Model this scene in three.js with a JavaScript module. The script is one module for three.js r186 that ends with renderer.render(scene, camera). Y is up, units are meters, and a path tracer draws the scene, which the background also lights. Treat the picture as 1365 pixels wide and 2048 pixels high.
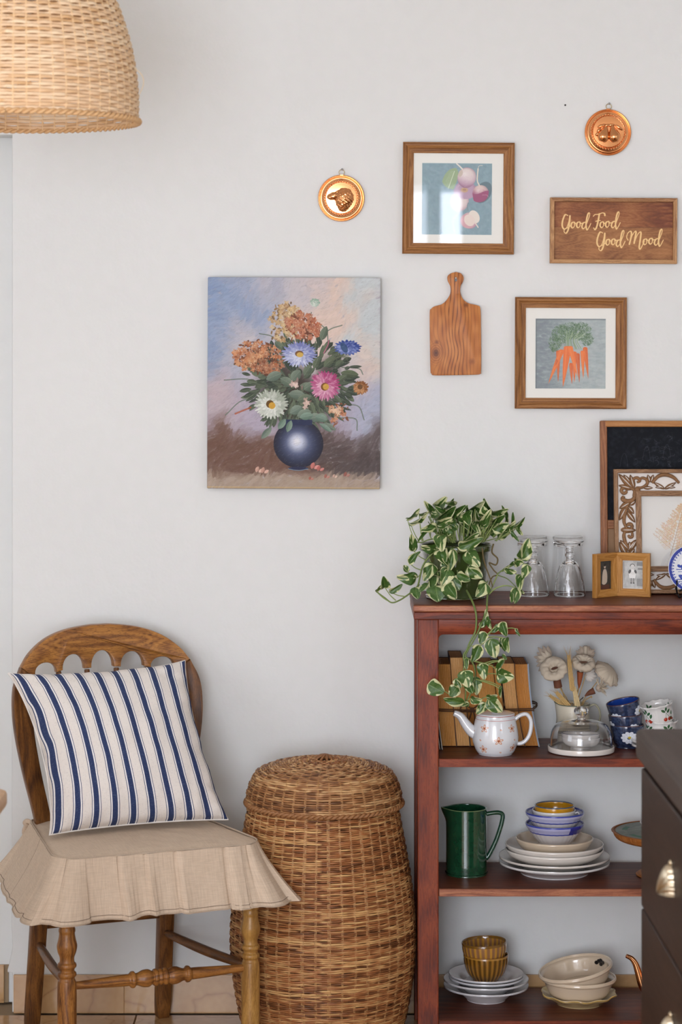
import * as THREE from 'three';
import { RectAreaLightUniformsLib } from 'three/addons/lights/RectAreaLightUniformsLib.js';
import { RoundedBoxGeometry } from 'three/addons/geometries/RoundedBoxGeometry.js';
import { mergeGeometries, toCreasedNormals, mergeVertices } from 'three/addons/utils/BufferGeometryUtils.js';
import { createNoise2D, createNoise3D } from 'simplex-noise';

// ---------------------------------------------------------------- camera, sky, light, exposure
const FOCAL = 4845, EYE = 1.6, DIST = 5.7, HORIZON = 665, MID = 682.5;      // pixels, metres
const scene = new THREE.Scene();
const camera = new THREE.PerspectiveCamera(2 * Math.atan(1024 / FOCAL) * 180 / Math.PI, 1365 / 2048, 0.1, 60);
camera.setViewOffset(1365, 2048, 0, 1024 - HORIZON, 1365, 2048);             // shift lens: verticals stay vertical
camera.position.set(0, EYE, DIST);
camera.lookAt(0, EYE, 0);
camera.focus = 5.48;
camera.userData.fStop = 4.5;
const renderer = new THREE.WebGLRenderer();
renderer.toneMapping = THREE.LinearToneMapping;
renderer.toneMappingExposure = 0.83;
renderer.shadowMap.enabled = true;
RectAreaLightUniformsLib.init();
scene.background = new THREE.Color(0xe9f1fb);                                // bright overcast sky
scene.backgroundIntensity = 3;
const ROOM = { x0: -2.3, x1: 2.6, z1: 7.6, h: 2.85 };
const WIN = { x0: -1.95, x1: 0.70, y0: 0.08, y1: 2.64, low: 2.42 };                     // glazed balcony door behind the camera
function daylight(name, w, h, x, y, z, tx, ty, tz, color, radiance) {
  const l = new THREE.RectAreaLight(color, radiance, w, h);
  l.name = name; l.position.set(x, y, z); l.lookAt(tx, ty, tz); scene.add(l);
}
const DAY = 0xedf2ff;
// one light in each glazed leaf of the door; the outermost leaf looks past the trees and is the brightest
for (const [x0, x1, radiance] of [[-1.95, -0.95, 14.5], [-0.95, -0.15, 14.5], [-0.15, 0.145, 11.0], [0.145, 0.51, 4.0], [0.51, 0.70, 9.5]]) {
  const y1 = x0 > 0.1 ? WIN.low : WIN.y1, y = (WIN.y0 + y1) / 2;
  daylight('window_daylight', x1 - x0 - 0.08, y1 - WIN.y0 - 0.1, (x0 + x1) / 2, y, ROOM.z1 + 0.015, (x0 + x1) / 2, y, 0, DAY, radiance);
}
daylight('window_daylight', 1.30, 1.20, ROOM.x1 + 0.02, 1.62, 4.4, 0, 1.62, 4.4, DAY, 4.0);
daylight('window_daylight', 1.40, 1.25, ROOM.x0 - 0.02, 1.58, 2.75, 0, 1.58, 2.75, DAY, 2.0);

// ---------------------------------------------------------------- helpers
const rng = (seed) => () => { seed = (seed + 0x6d2b79f5) | 0; let t = Math.imul(seed ^ (seed >>> 15), 1 | seed); t = (t + Math.imul(t ^ (t >>> 7), 61 | t)) ^ t; return ((t ^ (t >>> 14)) >>> 0) / 4294967296; };
const n2 = createNoise2D(rng(11)), n3 = createNoise3D(rng(12));
const R = Math.PI / 180, V = (x, y, z) => new THREE.Vector3(x, y, z);
const clamp = THREE.MathUtils.clamp, lerp = THREE.MathUtils.lerp, sstep = (x, a, b) => THREE.MathUtils.smoothstep(x, a, b);
const scaleAt = (z) => FOCAL / (DIST - z);
const at = (px, py, z) => V((px - MID) / scaleAt(z), EYE - (py - HORIZON) / scaleAt(z), z);
const taken = new Map();
function numbered(name) { const n = taken.get(name) ?? 0; taken.set(name, n + 1); return n ? `${name}_${String(n).padStart(3, '0')}` : name; }
function thing(name, label, category, pos = [0, 0, 0], turn = 0, group) {
  const o = new THREE.Group(); o.name = numbered(name); o.position.set(...pos); o.rotation.y = turn;
  o.userData = { label, category }; if (group) o.userData.group = group;
  scene.add(o); return o;
}
function part(parent, name, geo, mat, extra = {}) {
  const m = new THREE.Mesh(geo, mat); m.name = name; m.castShadow = m.receiveShadow = true;
  Object.assign(m.userData, extra); parent.add(m); return m;
}
function struct(name, geo, mat) { const m = new THREE.Mesh(geo, mat); m.name = name; m.userData.kind = 'structure'; m.castShadow = m.receiveShadow = true; scene.add(m); return m; }
function dup(root, pos, turn, label, group) {
  const r = root.clone(); r.name = numbered(root.name.replace(/_\d+$/, '')); r.userData = { ...root.userData, label }; if (group) r.userData.group = group;
  r.position.set(...pos); if (turn !== undefined) r.rotation.y = turn; scene.add(r); return r;
}
const lin = (h) => new THREE.Color(h);
function M(color, rough = 0.6, extra = {}) {
  const phys = ['clearcoat', 'transmission', 'sheen', 'ior', 'specularIntensity'].some((k) => k in extra);
  return new (phys ? THREE.MeshPhysicalMaterial : THREE.MeshStandardMaterial)({ color, roughness: rough, metalness: 0, ...extra });
}
function dataTex(w, h, fn, srgb = true, wrap = THREE.MirroredRepeatWrapping) {
  const d = new Uint8Array(w * h * 4);
  for (let y = 0, i = 0; y < h; y++) for (let x = 0; x < w; x++, i += 4) { const c = fn(x / w, y / h, x, y); d[i] = clamp(c[0], 0, 255); d[i + 1] = clamp(c[1], 0, 255); d[i + 2] = clamp(c[2], 0, 255); d[i + 3] = 255; }
  const t = new THREE.DataTexture(d, w, h); t.magFilter = THREE.LinearFilter; t.wrapS = t.wrapT = wrap; if (srgb) t.colorSpace = THREE.SRGBColorSpace; t.needsUpdate = true; return t;
}
function canvasTex(w, h, draw, srgb = true) {
  const c = document.createElement('canvas'); c.width = w; c.height = h; draw(c.getContext('2d'), w, h);
  const t = new THREE.CanvasTexture(c); t.wrapS = t.wrapT = THREE.ClampToEdgeWrapping; if (srgb) t.colorSpace = THREE.SRGBColorSpace; return t;
}
const hex = (h) => [(h >> 16) & 255, (h >> 8) & 255, h & 255];
const mix3 = (a, b, t) => [lerp(a[0], b[0], t), lerp(a[1], b[1], t), lerp(a[2], b[2], t)];
const css = (c, a = 1) => `rgba(${c[0] | 0},${c[1] | 0},${c[2] | 0},${a})`;
// Wood: u runs along the grain; the picture covers rx by ry metres.
function wood(seed, base, dark, light, { freq = 9, warp = 1.2, rx = 0.8, ry = 0.4, fib = 0.5, streak = 0.6, knots = [], w = 512, h = 384, rough = 0.5, bump = 0.0004, extra = {} } = {}) {
  const B = hex(base), K = hex(dark), L = hex(light), o = seed * 17.3;
  const field = (u, v) => {
    let yy = v;
    for (const [kx, ky, kr] of knots) { const dx = (u - kx) * rx / ry, dy = v - ky, d2 = dx * dx * 0.45 + dy * dy; yy += Math.sign(dy || 1) * kr * Math.exp(-d2 / (kr * kr * 3)) * 0.9; }
    const broad = n2(u * 1.1 + o, yy * 2.2 + o) * warp + n2(u * 3 + o, yy * 7) * 0.25 * warp;
    const ring = Math.sin((yy * freq + broad) * 6.283);
    const ringFine = Math.sin((yy * freq * 3.1 + broad * 2.2 + n2(u * 2, yy * 20 + o)) * 6.283);
    const fibre = n2(u * 14 + o, yy * 170) * 0.6 + n2(u * 40, yy * 320 + o) * 0.4;
    return { tone: 0.5 + 0.3 * ring * streak + 0.18 * ringFine * streak + fibre * 0.2 * fib, patch: n2(u * 1.6 - o, v * 1.7 + o), pore: n2(u * 30 + o, yy * 260) };
  };
  const tone = new Float32Array(w * h);
  const map = dataTex(w, h, (u, v, x, y) => {
    const f = field(u, v); let t = clamp(f.tone + f.patch * 0.14, 0, 1);
    let c = t < 0.5 ? mix3(K, B, t * 2) : mix3(B, L, t * 2 - 1);
    if (f.pore > 0.62) c = mix3(c, K, 0.45 * fib);
    for (const [kx, ky, kr] of knots) { const d = Math.hypot((u - kx) * rx / ry, v - ky) / kr; if (d < 1) c = mix3(c, mix3(K, [30, 14, 6], 0.5), (1 - d) * 0.85); }
    tone[y * w + x] = t; return c;
  });
  map.repeat.set(1 / rx, 1 / ry);
  const bm = dataTex(w, h, (u, v, x, y) => { const t = tone[y * w + x] * 255; return [t, t, t]; }, false); bm.repeat.copy(map.repeat);
  return M(0xffffff, rough, { map, bumpMap: bm, bumpScale: bump, specularIntensity: 0.6, ...extra });
}
// Box-projected uv in metres; grain: the axis that u follows.
function uvm(geo, grain = 'x', ou = 0, ov = 0) {
  if (!geo.attributes.normal) geo.computeVertexNormals();
  const p = geo.attributes.position, n = geo.attributes.normal, uv = new Float32Array(p.count * 2), A = ['x', 'y', 'z'], g = A.indexOf(grain);
  for (let i = 0; i < p.count; i++) {
    const P = [p.getX(i), p.getY(i), p.getZ(i)], N = [Math.abs(n.getX(i)), Math.abs(n.getY(i)), Math.abs(n.getZ(i))];
    let k = N.indexOf(Math.max(...N)), u, v;
    if (k === g) { u = P[(g + 1) % 3]; v = P[(g + 2) % 3]; } else { u = P[g]; v = P[3 - g - k] + P[k] * 0.37; }
    uv[i * 2] = u + ou; uv[i * 2 + 1] = v + ov;
  }
  geo.setAttribute('uv', new THREE.BufferAttribute(uv, 2)); return geo;
}
function uvRect(geo, x0, y0, w, h, a = 'x', b = 'y') {          // one picture laid over a flat face
  const p = geo.attributes.position, uv = new Float32Array(p.count * 2), get = { x: (i) => p.getX(i), y: (i) => p.getY(i), z: (i) => p.getZ(i) };
  for (let i = 0; i < p.count; i++) { uv[i * 2] = (get[a](i) - x0) / w; uv[i * 2 + 1] = (get[b](i) - y0) / h; }
  geo.setAttribute('uv', new THREE.BufferAttribute(uv, 2)); return geo;
}
let shift = 0;
function box(w, h, d, x = 0, y = 0, z = 0, grain = 'x', r = 0.002) {
  const g = r > 0 ? new RoundedBoxGeometry(w, h, d, 2, Math.min(r, w / 2.01, h / 2.01, d / 2.01)) : new THREE.BoxGeometry(w, h, d);
  shift += 0.173; uvm(g, grain, shift, shift * 0.61); return g.translate(x, y, z);
}
const noIndex = (g) => (g.index ? g.toNonIndexed() : g);
function merged(list) { return mergeGeometries(list.map((g) => { const q = noIndex(g); for (const k of Object.keys(q.attributes)) if (!['position', 'normal', 'uv'].includes(k)) q.deleteAttribute(k); if (!q.attributes.uv) q.setAttribute('uv', new THREE.BufferAttribute(new Float32Array(q.attributes.position.count * 2), 2)); return q; })); }
function spline(pts, n) { const c = new THREE.CatmullRomCurve3(pts.map((p) => (p.isVector3 ? p : V(p[0], p[1], p[2] ?? 0))), false, 'catmullrom', 0.5); return c.getPoints(n); }
// Lathe about y; u = 0.5 faces +z, v = share of the profile's length; uvScale gives metres instead.
function lathe(profile, seg = 48, metres = false) {
  const g = new THREE.LatheGeometry(profile.map((p) => new THREE.Vector2(Math.max(p[0], 0.00001), p[1])), seg, -Math.PI, Math.PI * 2);
  const arc = [0]; for (let i = 1; i < profile.length; i++) arc.push(arc[i - 1] + Math.hypot(profile[i][0] - profile[i - 1][0], profile[i][1] - profile[i - 1][1]));
  const rMax = Math.max(...profile.map((p) => p[0])), L = arc[arc.length - 1], uv = g.attributes.uv, n = profile.length;
  for (let i = 0; i < uv.count; i++) { const j = i % n, u = uv.getX(i); uv.setXY(i, metres ? arc[j] : u, metres ? u * 6.283 * rMax : arc[j] / L); }
  return g;
}
const smooth2 = (pts, n) => spline(pts.map((p) => [p[0], p[1], 0]), n).map((p) => [Math.max(p.x, 0), p.y]);
// A thrown vessel: outer profile from the centre of the foot to the rim, wall t thick.
function vessel(outer, t, seg = 56, n = 26) {
  const o = smooth2(outer, n), inner = [];
  for (let i = o.length - 1; i >= 0; i--) {
    const a = o[Math.max(i - 1, 0)], b = o[Math.min(i + 1, o.length - 1)], dx = b[0] - a[0], dy = b[1] - a[1], l = Math.hypot(dx, dy) || 1;
    inner.push([Math.max(o[i][0] - dy / l * t, 0), o[i][1] + dx / l * t]);
  }
  const rim = o[o.length - 1], k = inner[0], mid = [(rim[0] + k[0]) / 2, Math.max(rim[1], k[1]) + t * 0.35];
  const keep = inner.filter((p, i) => i === 0 || p[1] <= inner[0][1] + 1e-6);
  const bottom = Math.min(...keep.map((p) => p[1]));
  const g = lathe([...o, mid, ...keep, [0, Math.max(bottom, keep[keep.length - 1][1])]], seg); g.userData.rimShare = 0.5; return g;
}
function flute(g, n, amp, y0, y1, sharp = 1) {
  const p = g.attributes.position;
  for (let i = 0; i < p.count; i++) { const y = p.getY(i), k = sstep(y, y0, y0 + (y1 - y0) * 0.2) * (1 - sstep(y, y1 - (y1 - y0) * 0.15, y1)), a = Math.atan2(p.getX(i), p.getZ(i)), c = Math.pow(Math.abs(Math.cos(a * n / 2)), sharp), f = 1 + amp * k * (c - 0.5); p.setX(i, p.getX(i) * f); p.setZ(i, p.getZ(i) * f); }
  const n0 = g.attributes.uv; g.computeVertexNormals(); return g;
}
// A tube of changing radius through points; flat < 1 presses it along the frame's second axis.
function sweep(pts, rad, seg = 8, steps = 0, flat = 1, caps = true) {
  const P = steps ? spline(pts, steps) : pts.map((p) => (p.isVector3 ? p : V(...p))), N = P.length, pos = [], idx = [], uv = [];
  let prev = null, len = 0;
  for (let i = 0; i < N; i++) {
    const t = P[Math.min(i + 1, N - 1)].clone().sub(P[Math.max(i - 1, 0)]).normalize();
    let a = prev ? prev.clone().addScaledVector(t, -prev.dot(t)) : (Math.abs(t.y) < 0.9 ? V(0, 1, 0) : V(1, 0, 0)).addScaledVector(t, -(Math.abs(t.y) < 0.9 ? t.y : t.x));
    a.normalize(); prev = a; const b = t.clone().cross(a), r = typeof rad === 'function' ? rad(i / (N - 1)) : rad;
    if (i) len += P[i].distanceTo(P[i - 1]);
    for (let k = 0; k <= seg; k++) { const q = k / seg * Math.PI * 2, v = P[i].clone().addScaledVector(a, Math.cos(q) * r).addScaledVector(b, Math.sin(q) * r * flat); pos.push(v.x, v.y, v.z); uv.push(len, k / seg * 6.283 * 0.02); }
  }
  for (let i = 0; i < N - 1; i++) for (let k = 0; k < seg; k++) { const a = i * (seg + 1) + k, b = a + seg + 1; idx.push(a, b, a + 1, b, b + 1, a + 1); }
  if (caps) for (const e of [0, N - 1]) { const c = pos.length / 3; pos.push(P[e].x, P[e].y, P[e].z); uv.push(0, 0); for (let k = 0; k < seg; k++) { const a = e * (seg + 1) + k; e ? idx.push(c, a, a + 1) : idx.push(c, a + 1, a); } }
  const g = new THREE.BufferGeometry(); g.setAttribute('position', new THREE.Float32BufferAttribute(pos, 3)); g.setAttribute('uv', new THREE.Float32BufferAttribute(uv, 2)); g.setIndex(idx);
  const m = g; m.computeVertexNormals();
  const nn = m.attributes.normal;                               // close the seam
  for (let i = 0; i < N; i++) { const a = i * (seg + 1), b = a + seg, x = nn.getX(a) + nn.getX(b), y = nn.getY(a) + nn.getY(b), z = nn.getZ(a) + nn.getZ(b), l = Math.hypot(x, y, z) || 1; nn.setXYZ(a, x / l, y / l, z / l); nn.setXYZ(b, x / l, y / l, z / l); }
  return m;
}
function gridGeo(nu, nv, fn, uvf = (u, v) => [u, v]) {          // parametric sheet, u and v from 0 to 1
  const pos = [], uv = [], idx = [];
  for (let j = 0; j <= nv; j++) for (let i = 0; i <= nu; i++) { const p = fn(i / nu, j / nv); pos.push(p[0], p[1], p[2]); uv.push(...uvf(i / nu, j / nv)); }
  for (let j = 0; j < nv; j++) for (let i = 0; i < nu; i++) { const a = j * (nu + 1) + i, b = a + nu + 1; idx.push(a, a + 1, b, b, a + 1, b + 1); }
  const g = new THREE.BufferGeometry(); g.setAttribute('position', new THREE.Float32BufferAttribute(pos, 3)); g.setAttribute('uv', new THREE.Float32BufferAttribute(uv, 2)); g.setIndex(idx); g.computeVertexNormals(); return g;
}
function extrude(shape, depth, bevel = 0.002, curve = 14, crease = 0.5) {
  const g = new THREE.ExtrudeGeometry(shape, { depth: depth - 2 * bevel, bevelEnabled: bevel > 0, bevelSize: bevel, bevelThickness: bevel, bevelSegments: 2, bevelOffset: -bevel, curveSegments: curve });
  g.translate(0, 0, bevel); return toCreasedNormals(g, crease);
}
const poly = (pts) => { const s = new THREE.Shape(); pts.forEach((p, i) => (i ? s.lineTo(p[0], p[1]) : s.moveTo(p[0], p[1]))); return s; };
function mitre(len, prof, inner = true) {                       // a frame member along +x with 45 degree ends; prof: [across, forward] from the outer edge
  const pos = [], uv = [], P = prof, N = P.length, arc = [0];
  for (let i = 1; i < N; i++) arc.push(arc[i - 1] + Math.hypot(P[i][0] - P[i - 1][0], P[i][1] - P[i - 1][1]));
  const tri = (...q) => q.forEach(([e, i]) => { const a = P[i]; pos.push(e ? len / 2 - a[0] : -len / 2 + a[0], -a[0], a[1]); uv.push((e ? len - a[0] : a[0]) + shift, arc[i] * 1.0 + shift * 0.7); });
  shift += 0.211;
  for (let i = 0; i < N - 1; i++) tri([0, i], [0, i + 1], [1, i], [1, i], [0, i + 1], [1, i + 1]);
  const g = new THREE.BufferGeometry(); g.setAttribute('position', new THREE.Float32BufferAttribute(pos, 3)); g.setAttribute('uv', new THREE.Float32BufferAttribute(uv, 2)); g.computeVertexNormals();
  return g;
}
// Four mitred members round an opening; w and h are outer sizes; members are parts called name.
function frameParts(parent, name, w, h, prof, mat, mats) {
  [[w, 0, h / 2, 0], [h, w / 2, 0, -90], [w, 0, -h / 2, 180], [h, -w / 2, 0, 90]].forEach(([len, x, y, a], i) => {
    const m = part(parent, name, mitre(len, prof), (mats && mats[i]) || mat); m.position.set(x, y, 0); m.rotation.z = a * R;
  });
}
// ---------------------------------------------------------------- materials shared by many things
const mahogany = wood(1, 0x7b3319, 0x3e150c, 0x984a28, { freq: 7, warp: 1.6, rx: 0.9, ry: 0.35, fib: 0.8, streak: 0.55, extra: { clearcoat: 0.18, clearcoatRoughness: 0.3 } });
const mahoganyTop = wood(2, 0x64321f, 0x3e1b12, 0x7c4630, { freq: 6, warp: 1.3, rx: 0.9, ry: 0.35, fib: 0.6, streak: 0.5, rough: 0.5, extra: { clearcoat: 0.12, clearcoatRoughness: 0.25 } });
const mahoganyEdge = wood(3, 0xa8684a, 0x74402c, 0xc08a62, { freq: 5, warp: 1.8, rx: 0.6, ry: 0.25, fib: 1, streak: 0.6, extra: { clearcoat: 0.3, clearcoatRoughness: 0.3 } });
const mango = wood(4, 0x97622e, 0x4c2a14, 0xbf8540, { freq: 8, warp: 2.2, rx: 0.55, ry: 0.3, fib: 1.2, streak: 0.6, extra: { clearcoat: 0.35, clearcoatRoughness: 0.3 } });
const mangoDark = wood(5, 0x74481f, 0x3c2210, 0x966430, { freq: 8, warp: 1.6, rx: 0.5, ry: 0.3, fib: 1, streak: 0.6, extra: { clearcoat: 0.3, clearcoatRoughness: 0.3 } });
const mangoGold = wood(6, 0xa87a3c, 0x755022, 0xc79a54, { freq: 6, warp: 1.6, rx: 0.5, ry: 0.3, fib: 1, streak: 0.5, extra: { clearcoat: 0.4, clearcoatRoughness: 0.28 } });
const oak = wood(7, 0x986638, 0x683f1c, 0xb1804e, { freq: 14, warp: 1.1, rx: 0.5, ry: 0.16, fib: 0.8, streak: 0.7 });
const plaster = (() => {
  const map = dataTex(256, 256, (u, v) => { const t = n2(u * 3, v * 3) * 1.6 + n2(u * 40, v * 40) * 0.8; return [230.5 + t, 231.2 + t, 228.5 + t]; });
  const bump = dataTex(512, 512, (u, v) => { const t = 128 + n2(u * 6, v * 6) * 60 + n2(u * 60, v * 60) * 22 + n2(u * 150, v * 150) * 16; return [t, t, t]; }, false);
  map.repeat.set(0.5, 0.5); bump.repeat.set(0.8, 0.8);
  return M(0xffffff, 0.86, { map, bumpMap: bump, bumpScale: 0.0012 });
})();
const ceilingPaint = M(0xebe8e3, 0.9);
const marble = (seed) => {
  const map = dataTex(256, 256, (u, v) => {
    const a = n2(u * 3 + seed, v * 3) * 0.5 + n2(u * 9, v * 9 + seed) * 0.3 + n2(u * 30 + seed, v * 30) * 0.2, vein = Math.exp(-Math.abs(n2(u * 2.2 + seed, v * 3.1) + n2(u * 12, v * 12 + seed) * 0.12) * 24);
    return mix3(mix3([180, 138, 92], [208, 170, 124], a * 0.5 + 0.5), [150, 106, 70], vein * 0.6);
  });
  map.repeat.set(1 / 0.6, 1 / 0.6); return M(0xffffff, 0.16, { map });
};
const marbles = [marble(3.1), marble(9.7), marble(21.3)];
const grout = M(0x9a8468, 0.9);
const whiteFrame = M(0xe9e8e4, 0.4);
const paneGlass = M(0xffffff, 0.02, { transmission: 1, thickness: 0, ior: 1.5 });

// ---------------------------------------------------------------- the room
{
  const W = ROOM, t = 0.2;
  // wall with the pictures; at its left a shallow niche 2.07 m high
  const nx = -0.7745, ny = 2.065;
  const s = poly([[nx, 0.0], [W.x1, 0.0], [W.x1, W.h], [W.x0, W.h], [W.x0, ny], [nx, ny], [nx - 0.001, 0.4], [nx - 0.0015, 0.2], [nx + 0.001, 0.155], [nx - 0.006, 0.118], [nx - 0.011, 0.1], [nx - 0.011, 0.094], [nx, 0.092]]);
  const g = new THREE.ExtrudeGeometry(s, { depth: 0.08, bevelEnabled: true, bevelSize: 0.004, bevelThickness: 0.004, bevelOffset: -0.004, bevelSegments: 2 });
  g.translate(0, 0, -0.084); struct('wall_back', uvm(toCreasedNormals(g, 0.4)), plaster);
  struct('wall_niche', uvm(new THREE.BoxGeometry(W.x1 - W.x0, W.h, t).translate((W.x0 + W.x1) / 2, W.h / 2, -0.09 - t / 2)), plaster);
  const leftZ0 = 2.0, leftZ1 = 3.5, ly0 = 0.9, ly1 = 2.25;
  const wl = [[-0.33, leftZ0, 0, W.h], [leftZ1, W.z1 + t, 0, W.h], [leftZ0, leftZ1, 0, ly0], [leftZ0, leftZ1, ly1, W.h]].map(([a, b, c, d]) => new THREE.BoxGeometry(t, d - c, b - a).translate(W.x0 - t / 2, (c + d) / 2, (a + b) / 2));
  struct('wall_left', uvm(merged(wl)), plaster);
  const wr = [[-0.33, 3.7, 0, W.h], [5.1, W.z1 + t, 0, W.h], [3.7, 5.1, 0, 1.0], [3.7, 5.1, 2.25, W.h]].map(([a, b, c, d]) => new THREE.BoxGeometry(t, d - c, b - a).translate(W.x1 + t / 2, (c + d) / 2, (a + b) / 2));
  struct('wall_right', uvm(merged(wr)), plaster);
  const wf = [[W.x0, WIN.x0, 0, W.h], [WIN.x1, W.x1, 0, W.h], [WIN.x0, WIN.x1, 0, WIN.y0], [WIN.x0, WIN.x1, WIN.y1, W.h], [0.145, WIN.x1, WIN.low, WIN.y1]].map(([a, b, c, d]) => new THREE.BoxGeometry(b - a, d - c, t).translate((a + b) / 2, (c + d) / 2, W.z1 + t / 2));
  struct('wall_front', uvm(merged(wf)), plaster);
  struct('ceiling', new THREE.BoxGeometry(W.x1 - W.x0 + 0.4, 0.15, W.z1 + 0.6).translate((W.x0 + W.x1) / 2, W.h + 0.075, W.z1 / 2), ceilingPaint);
  const floor = struct('floor', new THREE.BoxGeometry(W.x1 - W.x0 + 0.4, 0.15, W.z1 + 0.6).translate((W.x0 + W.x1) / 2, -0.081, W.z1 / 2), grout);
  const tile = [0, 1, 2].map((k) => uvm(new RoundedBoxGeometry(0.447, 0.012, 0.447, 1, 0.0015), 'x', k * 0.23, k * 0.11));
  for (let i = 0; i < 10; i++) for (let j = 0; j < 16; j++) {
    const m = part(floor, 'tile', tile[(i * 5 + j * 3) % 3], marbles[(i * 2 + j) % 3]); m.position.set(W.x0 + 0.245 + i * 0.45, -0.006, 0.245 + j * 0.45);
  }
  const skirt = struct('baseboard_back', new THREE.BoxGeometry(W.x1 + 0.765, 0.09, 0.004).translate((W.x1 - 0.765) / 2, 0.045, 0.002), grout);
  for (let i = 0; i < 8; i++) { const len = i ? 0.447 : 0.26, x0 = i ? -0.51 + (i - 1) * 0.45 : -0.77; part(skirt, 'tile', box(len, 0.0905, 0.008, x0 + len / 2, 0.0455, 0.006, 'x', 0.0015), marbles[i % 3]); }
  const skirt2 = struct('baseboard_niche', new THREE.BoxGeometry(1.5, 0.09, 0.004).translate(nx - 0.02 - 0.75, 0.045, -0.088), grout);
  for (let i = 0; i < 3; i++) part(skirt2, 'tile', box(0.447, 0.0905, 0.008, nx - 0.03 - 0.2235 - i * 0.45, 0.0455, -0.083, 'x', 0.0015), marbles[(i + 1) % 3]);
  // balcony door behind the camera and the side window: frames, bars, panes
  const bars = (name, x0, x1, y0, y1, z, cuts, rails, along) => {
    const put = (a0, a1, b0, b1) => { const g2 = new THREE.BoxGeometry(a1 - a0, b1 - b0, 0.06).translate((a0 + a1) / 2, (b0 + b1) / 2, 0); return g2; };
    const gs = [put(x0, x1, y0, y0 + 0.05), put(x0, x1, y1 - 0.05, y1), put(x0, x0 + 0.05, y0, y1), put(x1 - 0.05, x1, y0, y1), ...cuts.map((c) => put(c - 0.035, c + 0.035, y0, y1)), ...rails.map((c) => put(x0, x1, c - 0.02, c + 0.02))];
    const f = merged(gs), xs = [x0, ...cuts, x1];
    const place = (o) => { if (along === 'z') { o.rotation.y = Math.PI / 2; o.position.set(z, 0, 0); } else o.position.z = z; };
    const fr = struct(name, f, whiteFrame); place(fr);
    for (let i = 0; i < xs.length - 1; i++) part(fr, 'pane', new THREE.BoxGeometry(xs[i + 1] - xs[i] - 0.05, y1 - y0 - 0.06, 0.006).translate((xs[i] + xs[i + 1]) / 2, (y0 + y1) / 2, 0), paneGlass);
  };
  bars('window_1', WIN.x0, WIN.x1, WIN.y0, WIN.y1, W.z1 + 0.06, [-0.95, -0.15, 0.145, 0.51], [], 'x');
  bars('window_3', -5.1, -3.7, 1.0, 2.25, W.x1 + 0.06, [-4.4], [], 'z');
  bars('window_2', -leftZ1, -leftZ0, ly0, ly1, W.x0 - 0.06, [-2.75], [], 'z');
  // a nail hole left in the wall
  part(scene.getObjectByName('wall_back'), 'screw_hole', new THREE.CylinderGeometry(0.0022, 0.0022, 0.002, 10).rotateX(Math.PI / 2).translate(0.528, 2.135, 0.0003), M(0x3a3432, 0.9));
}
// ---------------------------------------------------------------- open shelf unit of red-brown wood
const CAB = { x0: 0.171, x1: 1.18, zf: 0.300, zb: 0.024, top: 0.994, shelf: [0.650, 0.3597, 0.066] };
{
  const c = CAB, t = thing('shelf_unit', 'open shelf unit of red-brown polished wood with three shelves standing against the white wall', 'shelf unit', [c.x0, 0, 0]);
  const L = c.x1 - c.x0, z0 = c.zb, z1 = c.zf, dz = z1 - z0, mz = (z0 + z1) / 2;
  part(t, 'top_board', box(L + 0.02, 0.016, dz + 0.018, L / 2, c.top - 0.008, mz + 0.004, 'x', 0.003), mahoganyTop);
  part(t, 'edge_strip', box(L + 0.021, 0.0135, 0.012, L / 2, c.top - 0.0082, z1 + 0.0105, 'x', 0.003), mahoganyEdge);
  part(t, 'cornice', box(L + 0.018, 0.0178, dz + 0.015, L / 2, c.top - 0.0245, mz + 0.0045, 'x', 0.003), mahogany);
  // front rail under the top, its lower edge curving down into the posts
  const rl = new THREE.Shape(), x0 = 0.047, x1 = L - 0.047, yb = -0.034;
  rl.moveTo(x0, 0); rl.lineTo(x1, 0); rl.lineTo(x1, yb - 0.012); rl.quadraticCurveTo(x1, yb, x1 - 0.012, yb); rl.lineTo(x0 + 0.012, yb); rl.quadraticCurveTo(x0, yb, x0, yb - 0.012); rl.closePath();
  part(t, 'top_rail', uvm(extrude(rl, 0.022, 0.0015)).translate(0, c.top - 0.0335, z1 - 0.024), mahogany);
  for (const x of [0.0235, L - 0.0235]) for (const z of [z1 - 0.021, z0 + 0.021]) part(t, 'post', box(0.047, c.top - 0.033, 0.042, x, (c.top - 0.033) / 2, z, 'y', 0.003), mahogany);
  for (const x of [0.012, L - 0.012]) part(t, 'side_panel', box(0.014, c.top - 0.08, dz - 0.086, x, (c.top - 0.0) / 2, mz, 'y', 0.001), mahogany);
  c.shelf.forEach((y, i) => {
    const th = [0.019, 0.017, 0.02][i];
    const s = part(t, 'shelf', box(L - 0.03, th, dz - 0.006, L / 2, y - th / 2, mz - 0.001, 'x', 0.0015), mahoganyTop);
    part(s, 'edge_strip', box(L - 0.096, th - 0.001, 0.006, L / 2, y - th / 2 - 0.0002, z1 - 0.001, 'x', 0.001), i === 1 ? mahoganyEdge : mahogany);
  });
  part(t, 'plinth', box(L - 0.094, 0.05, 0.018, L / 2, 0.025, z1 - 0.03, 'x', 0.001), mahogany);
}
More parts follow.
